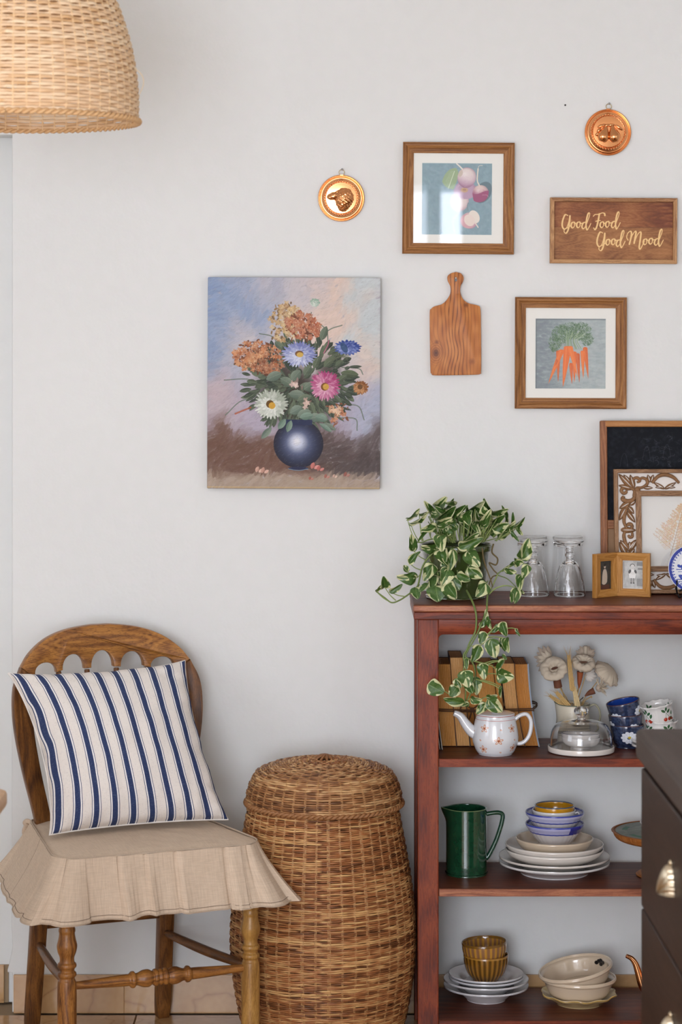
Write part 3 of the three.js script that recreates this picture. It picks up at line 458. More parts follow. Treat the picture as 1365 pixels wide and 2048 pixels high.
  const g = box(w, h, d, 0, 0, d / 2, 'x', 0.003); uvRect(g, -w / 2, -h / 2, w, h);
  part(t, 'canvas', g, M(0xffffff, 0.75, { map: tex, bumpMap: weave, bumpScale: 0.0003, specularIntensity: 0.45 }));
  part(t, 'stretcher_bar', box(w - 0.03, 0.03, 0.012, 0, h / 2 - 0.03, -0.006, 'x'), mangoGold); part(t, 'stretcher_bar', box(w - 0.03, 0.03, 0.012, 0, -h / 2 + 0.03, -0.006, 'x'), mangoGold);
}
// ---- two framed prints behind glass
const paper = M(0xf0efe8, 0.9);
const thinGlass = M(0xffffff, 0.015, { transmission: 1, thickness: 0, ior: 1.52 });
function framedPrint(label, cx, cy, rot, tex, printBox) {
  const S = 222.5 / 850, t = thing('framed_print', label, 'framed print', at(cx, cy, 0.002).toArray()); t.rotation.z = rot;
  const prof = [[0, 0], [0, 0.016], [0.0022, 0.0185], [0.0032, 0.0172], [0.008, 0.0165], [0.0125, 0.0135], [0.0145, 0.0128], [0.0152, 0.0108], [0.0235, 0.0098], [0.0252, 0.0085], [0.0252, 0.004]];
  frameParts(t, 'frame', S, S, prof, oak);
  part(t, 'backing', box(S - 0.02, S - 0.02, 0.004, 0, 0, 0.002, 'x', 0), M(0x8a7458, 0.9));
  const o = S - 0.0504 + 0.004;
  part(t, 'mount', box(o, o, 0.0012, 0, 0, 0.0048, 'x', 0), paper);
  const [x0, x1, y0, y1] = printBox, pg = box(x1 - x0, y1 - y0, 0.0006, (x0 + x1) / 2, (y0 + y1) / 2, 0.0057, 'x', 0); uvRect(pg, x0, y0, x1 - x0, y1 - y0);
  part(t, 'print', pg, M(0xffffff, 0.8, { map: tex }));
  part(t, 'glass', new THREE.BoxGeometry(o, o, 0.0015).translate(0, 0, 0.0075), thinGlass);
  return t;
}
const k85 = 1 / 850;
{
  const turnips = canvasTex(640, 650, (g, w, h) => {           // sheet is 800 x 815
    g.scale(w / 800, h / 815); g.fillStyle = '#86a6b0'; g.fillRect(0, 0, 800, 815);
    const r = rng(8); for (let i = 0; i < 1800; i++) { const x = r() * 800, y = r() * 815; g.fillStyle = css(mix3([120, 150, 164], [148, 176, 186], r()), 0.4); g.beginPath(); g.ellipse(x, y, 20 + r() * 20, 10 + r() * 8, r() * 3, 0, 7); g.fill(); }
    const turnip = (x, y, rx, ry, rot, top, bot, split) => { g.save(); g.translate(x, y); g.rotate(rot); const q = g.createLinearGradient(0, -ry, 0, ry); q.addColorStop(0, css(top)); q.addColorStop(split, css(mix3(top, bot, 0.35))); q.addColorStop(Math.min(1, split + 0.3), css(bot)); g.fillStyle = q; g.beginPath(); g.moveTo(0, -ry); g.bezierCurveTo(rx * 1.25, -ry * 1.02, rx * 1.25, ry * 0.9, 0, ry); g.bezierCurveTo(-rx * 1.25, ry * 0.9, -rx * 1.25, -ry * 1.02, 0, -ry); g.fill(); const hl = g.createRadialGradient(-rx * 0.3, -ry * 0.3, rx * 0.1, 0, 0, rx * 1.05); hl.addColorStop(0, 'rgba(252,246,240,0.55)'); hl.addColorStop(0.55, 'rgba(240,220,226,0.1)'); hl.addColorStop(1, 'rgba(110,56,92,0.45)'); g.fillStyle = hl; g.fill(); for (let i = 0; i < 40; i++) { const a = r() * 6.28; g.strokeStyle = css(mix3(bot, [250, 240, 240], r()), 0.25); g.lineWidth = 4; g.beginPath(); g.ellipse(0, 0, rx * r(), ry * r() * 0.95, 0, a, a + 0.7); g.stroke(); } g.restore(); };
    g.fillStyle = '#9cb48c'; g.beginPath(); g.moveTo(230, 210); g.bezierCurveTo(260, 90, 330, 50, 390, 55); g.bezierCurveTo(440, 110, 400, 200, 360, 300); g.bezierCurveTo(300, 290, 250, 270, 230, 210); g.fill(); stroke(g, curve2([[300, 290], [335, 190], [370, 90]]), 6, '#dfe8d4'); for (let i = 0; i < 10; i++) stroke(g, [[310 + i * 6, 260 - i * 18], [270 + i * 6, 200 - i * 12]], 3, 'rgba(210,224,196,0.6)');
    g.fillStyle = 'rgba(70,96,108,0.6)'; g.beginPath(); g.ellipse(700, 330, 90, 130, 0.5, 0, 7); g.fill();
    turnip(500, 300, 130, 90, 0.1, [176, 140, 172], [206, 184, 196], 0.4); turnip(430, 440, 110, 110, 0.35, [226, 214, 208], [228, 210, 206], 0.5);
    g.fillStyle = '#bd9fb8'; g.beginPath(); g.ellipse(485, 330, 125, 78, 0.1, 0, 7); g.fill(); g.fillStyle = '#caa987'; g.beginPath(); g.ellipse(485, 305, 42, 28, 0, 0, 7); g.fill(); g.fillStyle = '#b58f72'; g.beginPath(); g.ellipse(485, 302, 20, 13, 0, 0, 7); g.fill();
    turnip(510, 165, 112, 118, 0.25, [234, 226, 216], [188, 150, 176], 0.55); g.fillStyle = 'rgba(206,190,176,0.9)'; g.beginPath(); g.ellipse(440, 115, 24, 40, 0.3, 0, 7); g.fill();
    stroke(g, curve2([[395, 5], [430, 35], [460, 66]]), 15, '#e9e4da'); turnip(670, 345, 98, 98, 0.1, [236, 226, 206], [150, 66, 108], 0.3);
    g.fillStyle = '#a04a78'; g.beginPath(); g.moveTo(575, 340); g.bezierCurveTo(640, 380, 700, 300, 765, 310); g.bezierCurveTo(770, 420, 640, 480, 590, 420); g.fill(); stroke(g, curve2([[655, 250], [632, 190], [640, 60]]), 14, '#e6ddcb'); stroke(g, curve2([[640, 70], [650, 30], [690, 22]]), 5, '#e6ddcb');
    turnip(545, 655, 95, 95, -0.7, [238, 226, 216], [216, 176, 184], 0.4); g.fillStyle = '#ece2d6'; g.beginPath(); g.ellipse(600, 610, 58, 78, -0.5, 0, 7); g.fill(); g.fillStyle = '#d8a8b0'; g.beginPath(); g.ellipse(520, 660, 76, 84, -0.6, 0, 7); g.fill(); g.fillStyle = '#ecdcd2'; g.beginPath(); g.ellipse(545, 650, 58, 70, -0.6, 0, 7); g.fill();
    stroke(g, curve2([[530, 540], [520, 490], [530, 450]]), 9, '#7c8f96'); stroke(g, curve2([[610, 680], [640, 720], [645, 730]]), 12, '#e6dccf'); stroke(g, curve2([[400, 590], [350, 660], [380, 790]]), 5, 'rgba(230,224,216,0.9)'); stroke(g, curve2([[400, 600], [430, 560], [440, 540]]), 8, '#dfd4c8');
    stroke(g, curve2([[690, 360], [740, 360], [760, 380]]), 4, 'rgba(250,220,230,0.6)');
  });
  framedPrint('wood framed print of pale purple turnips behind glass, above the cutting board', 917, 397, -0.008, turnips, [-72.5 * k85, 67 * k85, -72.5 * k85, 70 * k85]);
  const carrots = canvasTex(640, 640, (g, w, h) => {           // sheet is 395 x 395
    g.scale(w / 395, h / 395); g.fillStyle = '#a6b4b6'; g.fillRect(0, 0, 395, 395);
    const r = rng(9); for (let i = 0; i < 2600; i++) { const x = r() * 395, y = r() * 395, k = sstep(x, 0, 260) * 0.7; g.fillStyle = css(mix3([122, 136, 144], [196, 206, 204], clamp(k + (r() - 0.5) * 0.5, 0, 1)), 0.35); g.beginPath(); g.ellipse(x, y, 8 + r() * 12, 4 + r() * 5, 0, 0, 7); g.fill(); }
    g.fillStyle = 'rgba(96,110,116,0.6)'; g.fillRect(0, 0, 395, 8); g.fillRect(0, 0, 8, 395);
    const tuft = (cx, cy, rx, ry, n) => { for (let i = 0; i < n; i++) { const a = r() * 6.28, q = Math.sqrt(r()), x = cx + Math.cos(a) * rx * q, y = cy + Math.sin(a) * ry * q; stroke(g, [[x, y], [x + (r() - 0.5) * 12, y - r() * 10]], 1 + r() * 1.6, css(mix3([44, 88, 52], [146, 170, 140], Math.pow(r(), 1.4)), 0.9)); } };
    tuft(150, 90, 60, 52, 700); tuft(110, 140, 36, 46, 320); tuft(255, 75, 60, 50, 620); tuft(290, 120, 36, 34, 300); tuft(200, 70, 70, 48, 500); tuft(100, 168, 14, 26, 80);
    for (let i = 0; i < 26; i++) { const x = 150 + r() * 130; stroke(g, curve2([[x, 60 + r() * 40], [190 + (x - 200) * 0.6, 120], [170 + (x - 170) * 0.85, 170]]), 2.5, css(mix3([96, 130, 88], [206, 216, 190], r()), 0.9)); }
    const carrot = (x0, y0, x1, y1, w2, c) => { const dx = x1 - x0, dy = y1 - y0, L = Math.hypot(dx, dy), nx = -dy / L, ny = dx / L; g.fillStyle = css(c); g.beginPath(); g.moveTo(x0 - nx * w2, y0 - ny * w2); g.bezierCurveTo(x0 - nx * w2 * 1.1 - dx * 0.1, y0 - 14, x0 + nx * w2 * 1.1 - dx * 0.1, y0 - 14, x0 + nx * w2, y0 + ny * w2); g.quadraticCurveTo(x0 + dx * 0.55 + nx * w2 * 0.75, y0 + dy * 0.55 + ny * w2 * 0.75, x1, y1); g.quadraticCurveTo(x0 + dx * 0.55 - nx * w2 * 0.75, y0 + dy * 0.55 - ny * w2 * 0.75, x0 - nx * w2, y0 - ny * w2); g.fill(); stroke(g, [[x0 + nx * w2 * 0.3, y0], [x0 + dx * 0.75, y0 + dy * 0.75]], w2 * 0.3, css(mix3(c, [255, 190, 130], 0.5), 0.5)); for (let i = 0; i < 8; i++) { const k = r() * 0.8; stroke(g, [[x0 + dx * k - nx * w2 * (0.7 - k * 0.7), y0 + dy * k - ny * w2 * (0.7 - k * 0.7)], [x0 + dx * k - nx * w2 * 0.1, y0 + dy * k]], 1, css(mix3(c, [140, 60, 10], 0.5), 0.6)); } };
    carrot(128, 190, 128, 360, 12, [216, 98, 34]); carrot(238, 205, 248, 362, 12, [212, 92, 32]); carrot(145, 185, 72, 370, 15, [236, 120, 48]); carrot(280, 170, 298, 340, 13, [224, 104, 38]); carrot(200, 260, 206, 372, 10, [222, 100, 36]); carrot(218, 195, 220, 360, 14, [230, 110, 44]); carrot(265, 190, 270, 338, 12, [240, 124, 52]); carrot(180, 165, 155, 388, 21, [238, 116, 44]); carrot(196, 165, 238, 330, 14, [242, 128, 56]); carrot(120, 240, 108, 270, 6, [216, 100, 40]);
    brushNoise(g, 395, 395, 4000, 12, 0.05);
  });
  framedPrint('wood framed print of a bunch of orange carrots behind glass, right of the cutting board', 1141.5, 706, -0.004, carrots, [-70 * k85, 70 * k85, -71 * k85, 68.5 * k85]);
}
// ---- sign
{
  const px = (x, y) => [1090 + x / 4.964, 385 + y / 4.964], w = 253 * k85, h = 131 * k85, t = thing('wooden_sign', 'brown wooden sign lettered Good Food Good Mood in gold script', 'sign', at(1226.5, 462, 0.002).toArray()); t.rotation.z = -0.006;
  const fw = [wood(31, 0x9b6c44, 0x5a3d29, 0xc0926a, { freq: 10, warp: 2.2, rx: 0.3, ry: 0.1, fib: 1.3, streak: 0.7 }), wood(32, 0xb98a5c, 0x84583a, 0xd2a878, { freq: 8, warp: 2, rx: 0.3, ry: 0.1, fib: 1, streak: 0.6 })];
  frameParts(t, 'frame', w, h, [[0, 0], [0, 0.02], [0.001, 0.021], [0.0085, 0.021], [0.0095, 0.02], [0.0095, 0.006]], fw[1], [fw[0], fw[1], fw[1], fw[1]]);
  // panel and its lettering: one print, 1155 x 550 sheet
  const strokes = [];
  const G = [[[242, 236], [215, 230], [192, 285], [188, 335], [206, 366], [232, 350], [252, 290], [262, 240]], [[262, 240], [258, 300], [246, 370], [226, 404], [207, 392], [212, 366], [245, 350], [276, 328]]];
  const O = (x, y, s = 1) => [[x + 4 * s, y - 24 * s], [x - 16 * s, y - 16 * s], [x - 23 * s, y + 14 * s], [x - 8 * s, y + 32 * s], [x + 10 * s, y + 12 * s], [x + 8 * s, y - 20 * s], [x + 16 * s, y - 8 * s], [x + 34 * s, y - 12 * s]];
  const Dd = [[[416, 298], [392, 306], [378, 340], [392, 362], [412, 340], [436, 280], [452, 232], [450, 210], [436, 222], [424, 270], [418, 330], [428, 372], [446, 348], [464, 312]]];
  const off = (q, x, y) => q.map((s) => s.map((p) => [p[0] + x, p[1] + y]));
  strokes.push(...G, O(297, 322), O(350, 320), ...Dd);
  strokes.push([[488, 242], [505, 226], [540, 222], [575, 210], [596, 216], [600, 234]], [[546, 220], [538, 270], [522, 340], [504, 370], [492, 352]], [[512, 290], [535, 284], [556, 282]], O(577, 318), O(630, 314), ...off(Dd, 285, -11));
  strokes.push(...off(G, 338, 164), O(635, 484), O(688, 480), ...off(Dd, 333, 166));
  strokes.push([[826, 468], [812, 440], [822, 402], [846, 382], [858, 398], [852, 450], [838, 506]], [[838, 506], [862, 430], [890, 386], [902, 392], [892, 450], [884, 496]], [[884, 496], [912, 424], [938, 390], [950, 400], [942, 470], [934, 534], [944, 552], [962, 520], [982, 476]], O(996, 478), O(1050, 472), ...off(Dd, 702, 152));
  const tex = canvasTex(1155, 555, (g) => {
    const base = [[146, 88, 52], [158, 106, 64]], d2 = g.createImageData(1155, 555), D = d2.data;
    for (let y = 0; y < 555; y++) for (let x = 0; x < 1155; x++) {
      const low = y > 242 + (x > 640 ? 0 : 3), u = x / 1155 + (low ? 3 : 0), v = y / 555;
      const br = n2(u * 2.2, v * 4), ring = Math.sin((v * 9 + br * 1.6 + (low ? u * 1.3 : 0)) * 6.28), fib2 = n2(u * 26, v * 120), t = ring * 0.16 + fib2 * 0.28 + n2(u * 3, v * 2) * 0.35;
      let c = mix3(base[low ? 1 : 0], t > 0 ? [196, 140, 90] : [92, 52, 32], Math.abs(t));
      if (!low) c = mix3(c, [98, 46, 34], clamp(sstep(u, 0.72, 0.95) * (0.4 + 0.5 * n2(u * 3, v * 16)), 0, 0.75)); if (Math.abs(y - 244) < 1.3) c = mix3(c, [60, 34, 24], 0.5);
      const i = (y * 1155 + x) * 4; D[i] = c[0]; D[i + 1] = c[1]; D[i + 2] = c[2]; D[i + 3] = 255;
    }
    g.putImageData(d2, 0, 0); g.translate(-104, -102);
    for (const s of strokes) { const q = curve2(s, 70); for (let i = 0; i < q.length - 1; i++) { const dx = q[i + 1][0] - q[i][0], dy = q[i + 1][1] - q[i][1], down = dy / (Math.hypot(dx, dy) || 1); stroke(g, [q[i], q[i + 1]], 8.5 + 7 * Math.max(0, down), '#f2ca8c'); } }
  });
  const g = box(w - 0.017, h - 0.017, 0.008, 0, 0, 0.005, 'x', 0); uvRect(g, -(w - 0.017) / 2, -(h - 0.017) / 2, w - 0.017, h - 0.017);
  part(t, 'lettered_panel', g, M(0xffffff, 0.5, { map: tex, specularIntensity: 0.6 }), { label: 'panel lettered Good Food Good Mood' });
}
// ---- paddle-shaped cutting board
{
  const S = 2.844, P = (x, y) => { const p = at(820 + x / S, 520 + y / S, 0.01); return [p.x, p.y]; };
  const c = at(911, 660, 0.004), t = thing('cutting_board', 'paddle-shaped wooden cutting board with dark grain hanging by its handle hole', 'cutting board', c.toArray());
  const pts = [[262, 68], [290, 76], [306, 98], [302, 125], [289, 150], [288, 185], [303, 222], [335, 246], [385, 258], [402, 280], [405, 400], [406, 625], [400, 645], [385, 652], [260, 655], [140, 656], [124, 646], [118, 625], [115, 460], [114, 300], [122, 278], [140, 264], [185, 250], [217, 218], [232, 185], [231, 150], [216, 118], [216, 92], [234, 76], [262, 68]];
  const crv = spline(pts.map((p) => [...P(...p), 0]), 150), s = new THREE.Shape(); crv.forEach((p, i) => { const x = p.x - c.x, y = p.y - c.y; i ? s.lineTo(x, y) : s.moveTo(x, y); });
  const hc = P(262, 112), hole = new THREE.Path(); hole.absellipse(hc[0] - c.x, hc[1] - c.y, 0.0056, 0.0066, 0, Math.PI * 2, true); s.holes.push(hole);
  const w = 292 / S * k85, h = 590 / S * k85, y0 = P(0, 657)[1] - c.y, x0 = P(113, 0)[0] - c.x;
  const tex = canvasTex(292 * 2, 590 * 2, (g, W2, H2) => {
    const d2 = g.createImageData(W2, H2), D = d2.data;
    for (let y = 0; y < H2; y++) for (let x = 0; x < W2; x++) {
      const X = x / 2, Y = y / 2; let u = X + 8 * n2(X / 150, Y / 260) + (Y - 300) * 0.03;
      const kd = Math.hypot((X - 36), (Y - 462) * 0.75), push = 46 * Math.exp(-(((Y - 462) / 70) ** 2)) * Math.exp(-Math.abs(X - 36) / 80); u -= push;
      const dens = Math.exp(-(((u - 140) / 95) ** 2)), line = Math.pow(0.5 + 0.5 * Math.sin(u * 0.3 + n2(X / 60, Y / 300) * 0.6), 4), fine = n2(X / 3, Y / 120) * 0.5 + n2(X / 1.5, Y / 60) * 0.3;
      let c3 = mix3([176, 102, 42], [204, 132, 66], 0.5 + 0.5 * n2(X / 70, Y / 130)); c3 = mix3(c3, [110, 56, 22], clamp(line * (0.1 + 0.9 * dens) * (0.75 + 0.4 * n2(X / 30, Y / 90)) + fine * 0.12, 0, 0.92));
      const ring = 0.5 + 0.5 * Math.sin(kd * 0.62); if (kd < 62) c3 = mix3(c3, [124, 62, 24], (1 - kd / 62) * 0.75 * ring); if (kd < 24) c3 = mix3(c3, [74, 32, 16], (1 - kd / 24) * 0.9);
      const k2 = Math.hypot(X - 40, Y - 400); if (k2 < 16) c3 = mix3(c3, [96, 46, 20], (1 - k2 / 16) * 0.7); const k4 = Math.hypot(X - 206, Y - 190) ; if (k4 < 18) c3 = mix3(c3, [90, 44, 20], (1 - k4 / 18) * 0.7); const k3 = Math.hypot(X - 240, Y - 510); if (k3 < 22) c3 = mix3(c3, [120, 62, 26], (1 - k3 / 22) * 0.6);
      const i = (y * W2 + x) * 4; D[i] = c3[0]; D[i + 1] = c3[1]; D[i + 2] = c3[2]; D[i + 3] = 255;
    }
    g.putImageData(d2, 0, 0);
  });
  const g = extrude(s, 0.012, 0.002, 10); uvRect(g, x0, y0, w, h);
  part(t, 'board', g, M(0xffffff, 0.5, { map: tex }));
  const n = thing('nail', 'steel nail through the handle hole of the cutting board', 'nail', [hc[0], hc[1] + 0.0035, 0.0]);
  part(n, 'shank', new THREE.CylinderGeometry(0.0012, 0.0012, 0.02, 10).rotateX(Math.PI / 2).translate(0, 0, 0.01), M(0xb8b8b8, 0.3, { metalness: 1 })); part(n, 'head', lathe([[0, 0.0195], [0.0024, 0.0195], [0.0026, 0.0202], [0.0016, 0.0212], [0, 0.0214]], 16).rotateX(Math.PI / 2), M(0xc8c8c8, 0.25, { metalness: 1 }));
}
// ---- copper moulds
const copper = M(new THREE.Color().setRGB(0.8, 0.37, 0.16), 0.16, { metalness: 1 }), brassDark = M(new THREE.Color().setRGB(0.45, 0.36, 0.2), 0.35, { metalness: 1 });
const steel = M(0xaaaaaa, 0.35, { metalness: 1 });
const ovoid = (rx, ry, rz, bump = 0, nb = 10) => { const g = new THREE.SphereGeometry(1, 40, 28), p = g.attributes.position; for (let i = 0; i < p.count; i++) { const x = p.getX(i), y = p.getY(i), z = p.getZ(i), b = 1 + bump * Math.sin(Math.atan2(y, x) * nb) * Math.sin(z * 14); p.setXYZ(i, x * rx * b, y * ry * b, z * rz * b); } g.computeVertexNormals(); return g; };
function mould(label, cx, cy, r, tilt, fruit) {
  const c = at(cx, cy, 0.004), t = thing('copper_mould', label, 'copper mould', c.toArray()); t.rotation.x = tilt;
  const s = r / 0.0545;
  const pr = smooth2([[0.0545, 0.0], [0.0548, 0.003], [0.053, 0.0045], [0.051, 0.0032], [0.0492, 0.0045], [0.0478, 0.006], [0.046, 0.0062], [0.0445, 0.0075], [0.0425, 0.01], [0.041, 0.0115], [0.0395, 0.0122], [0.0378, 0.0118], [0.0372, 0.0145], [0.0362, 0.0168], [0.034, 0.0172], [0.02, 0.0178], [0, 0.018]], 120).map(([a, b]) => [a * s, b]);
  part(t, 'dish', lathe([...pr.map((p) => [Math.max(p[0] - 0.0007, 0), p[1] - 0.0008]).reverse(), ...pr], 72).rotateX(Math.PI / 2), copper);
  const beads = []; for (let i = 0; i < 40; i++) { const a = i / 40 * 6.283; beads.push(new THREE.SphereGeometry(0.0024, 10, 8).translate(Math.cos(a) * 0.0406 * s, Math.sin(a) * 0.0406 * s, 0.0122)); }
  part(t, 'beading', merged(beads), copper, { kind: 'stuff' });
  fruit(t);
  part(t, 'hanging_ring', new THREE.TorusGeometry(0.0064, 0.0009, 10, 36).translate(-0.001 + (cx > 900 ? 0.003 : 0.002), r + 0.0062, 0.003), brassDark);
  part(t, 'ring_lug', new RoundedBoxGeometry(0.009, 0.0032, 0.003, 2, 0.001).translate(0.001, r, 0.0035), copper);
  const n = thing('nail', cx > 900 ? 'small dark nail holding the copper pear mould' : 'small nail holding the copper strawberry mould', 'nail', [c.x + 0.002, c.y + r + 0.0125, 0]);
  part(n, 'shank', new THREE.CylinderGeometry(0.0013, 0.0013, 0.016, 8).rotateX(Math.PI / 2).translate(0, 0, 0.008), steel); part(n, 'head', lathe([[0, 0.0145], [0.002, 0.0145], [0.0026, 0.0158], [0.0014, 0.017], [0, 0.0172]], 14).rotateX(Math.PI / 2), steel);
}
mould('round copper mould with a raised strawberry hanging above the flower painting', 683, 396.5, 0.0545, 0.012, (t) => {
  const body = new THREE.SphereGeometry(1, 64, 48), p = body.attributes.position;
  for (let i = 0; i < p.count; i++) { const x = p.getX(i), y = p.getY(i), z = p.getZ(i), f = 0.78 + 0.3 * sstep(y, -1, 0.4), a = Math.atan2(x, z), b = 1 + 0.06 * Math.sin(a * 9 + (Math.round(y * 5) % 2) * 1.57) * Math.sin(y * 16); p.setXYZ(i, x * 0.0165 * f * b, y * 0.0215 * b, z * 0.012 * f * b); }
  body.computeVertexNormals(); part(t, 'raised_strawberry', body.scale(1.3, 1.3, 1.25).rotateZ(-0.12).translate(0.0065, -0.0045, 0.0175), copper);
  part(t, 'raised_berry', ovoid(0.0175, 0.009, 0.01, 0.06, 8).rotateZ(0.18).translate(-0.0165, 0.0045, 0.0178), copper);
  for (const [x, y, a, L] of [[0.002, 0.0165, 0.2, 0.013], [0.014, 0.0175, -0.5, 0.01], [-0.008, 0.014, 0.5, 0.01], [0.0165, 0.012, -1.1, 0.009]]) part(t, 'raised_leaf', ovoid(L, 0.0036, 0.004, 0.05, 6).rotateZ(a).translate(x, y, 0.0182), copper);
});
mould('round copper mould with two raised pears hanging above the wooden sign', 1216.5, 265, 0.0545, -0.035, (t) => {
  for (const [x, rot] of [[-0.0085, -0.28], [0.0095, 0.22]]) {
    const g = lathe(smooth2([[0, -0.0165], [0.006, -0.0155], [0.0105, -0.0095], [0.0108, -0.003], [0.0075, 0.005], [0.0042, 0.011], [0.003, 0.0155], [0, 0.017]], 40), 32).scale(1.3, 1.25, 1.1).rotateZ(rot).translate(x * 1.25, -0.0045, 0.0172); part(t, 'raised_pear', g, copper);
  }
  for (const [x, y, a, L] of [[0.024, 0.0095, -0.55, 0.011], [-0.0165, 0.0135, 0.35, 0.01], [-0.023, 0.003, 1.0, 0.007], [-0.0265, -0.006, 0.6, 0.006], [0.006, 0.015, 0.1, 0.008], [-0.004, 0.014, 0.4, 0.007]]) part(t, 'raised_leaf', ovoid(L, 0.0036, 0.0045, 0.05, 6).rotateZ(a).translate(x, y, 0.0182), copper);
});
// ---------------------------------------------------------------- woven things
// Rows of weavers that pass over and under n stakes; radius(y) or point(row) gives the surface. One mesh, strand tones as vertex colours.
function weave(rows, n, { amp = 0.0018, th = 0.0026, flat = 0.75, per = 4, sides = 6, tones, seed = 1, loose = 0.0006 }) {
  const pos = [], col = [], idx = [], S = n * per;
  rows.forEach((row, ri) => {
    const base = pos.length / 3, start = row.phase ?? ri % 2;
    for (let i = 0; i <= S; i++) {
      const a = (i % S) / S * Math.PI * 2, wob = Math.cos(a * n / 2 + start * Math.PI) * amp, w2 = loose * n2(Math.cos(a) * 4 + ri * 3.1, Math.sin(a) * 4 + seed);
      const r = row.r + (row.nr ?? 1) * wob, y = row.y + (row.ny ?? 0) * wob + w2, t = th * (1 + 0.16 * n2(Math.cos(a) * 3 + ri * 1.7, Math.sin(a) * 3 - ri));
      // strands change every so often along a row
      const id = n2(Math.floor((a + ri * 1.9) / 0.9) * 3.7 + ri * 5.3, seed * 2.1), k = clamp(0.5 + 0.5 * id + 0.25 * n2(a * 5 + ri, ri * 2.2), 0, 1), c = k < 0.5 ? mix3(tones[0], tones[1], k * 2) : mix3(tones[1], tones[2], k * 2 - 1);
      for (let s = 0; s < sides; s++) {
        const q = s / sides * Math.PI * 2, dr = Math.cos(q) * t * flat, dv = Math.sin(q) * t, rr = r + dr * (row.nr ?? 1) - dv * (row.ny ?? 0), yy = y + dr * (row.ny ?? 0) + dv * (row.nr ?? 1);
        pos.push(Math.sin(a) * rr, yy, Math.cos(a) * rr); col.push(...c);
      }
    }
    for (let i = 0; i < S; i++) for (let s = 0; s < sides; s++) { const A = base + i * sides + s, B = base + i * sides + (s + 1) % sides, C = A + sides, D = B + sides; idx.push(A, C, B, B, C, D); }
  });
  const g = new THREE.BufferGeometry(); g.setAttribute('position', new THREE.Float32BufferAttribute(pos, 3)); g.setAttribute('color', new THREE.Float32BufferAttribute(col, 3)); g.setIndex(idx); g.computeVertexNormals(); return g;
}
const toneOf = (...hs) => hs.map((h) => lin(h).toArray());
const tinted = (rough) => M(0xffffff, rough, { vertexColors: true });
function rope(r, y, th, turns, mat, parent, name, kind) {        // two strands laid round one another in a ring
  const gs = [0, 1].map((k) => { const pts = [], N = turns * 8; for (let i = 0; i <= N; i++) { const a = i / N * Math.PI * 2, b = a * turns + k * Math.PI, rr = r + Math.cos(b) * th * 0.8, yy = y + Math.sin(b) * th * 0.8; pts.push(V(Math.sin(a) * rr, yy, Math.cos(a) * rr)); } return sweep(pts, th, 6, 0, 1, false); });
  return part(parent, name, merged(gs), mat);
}
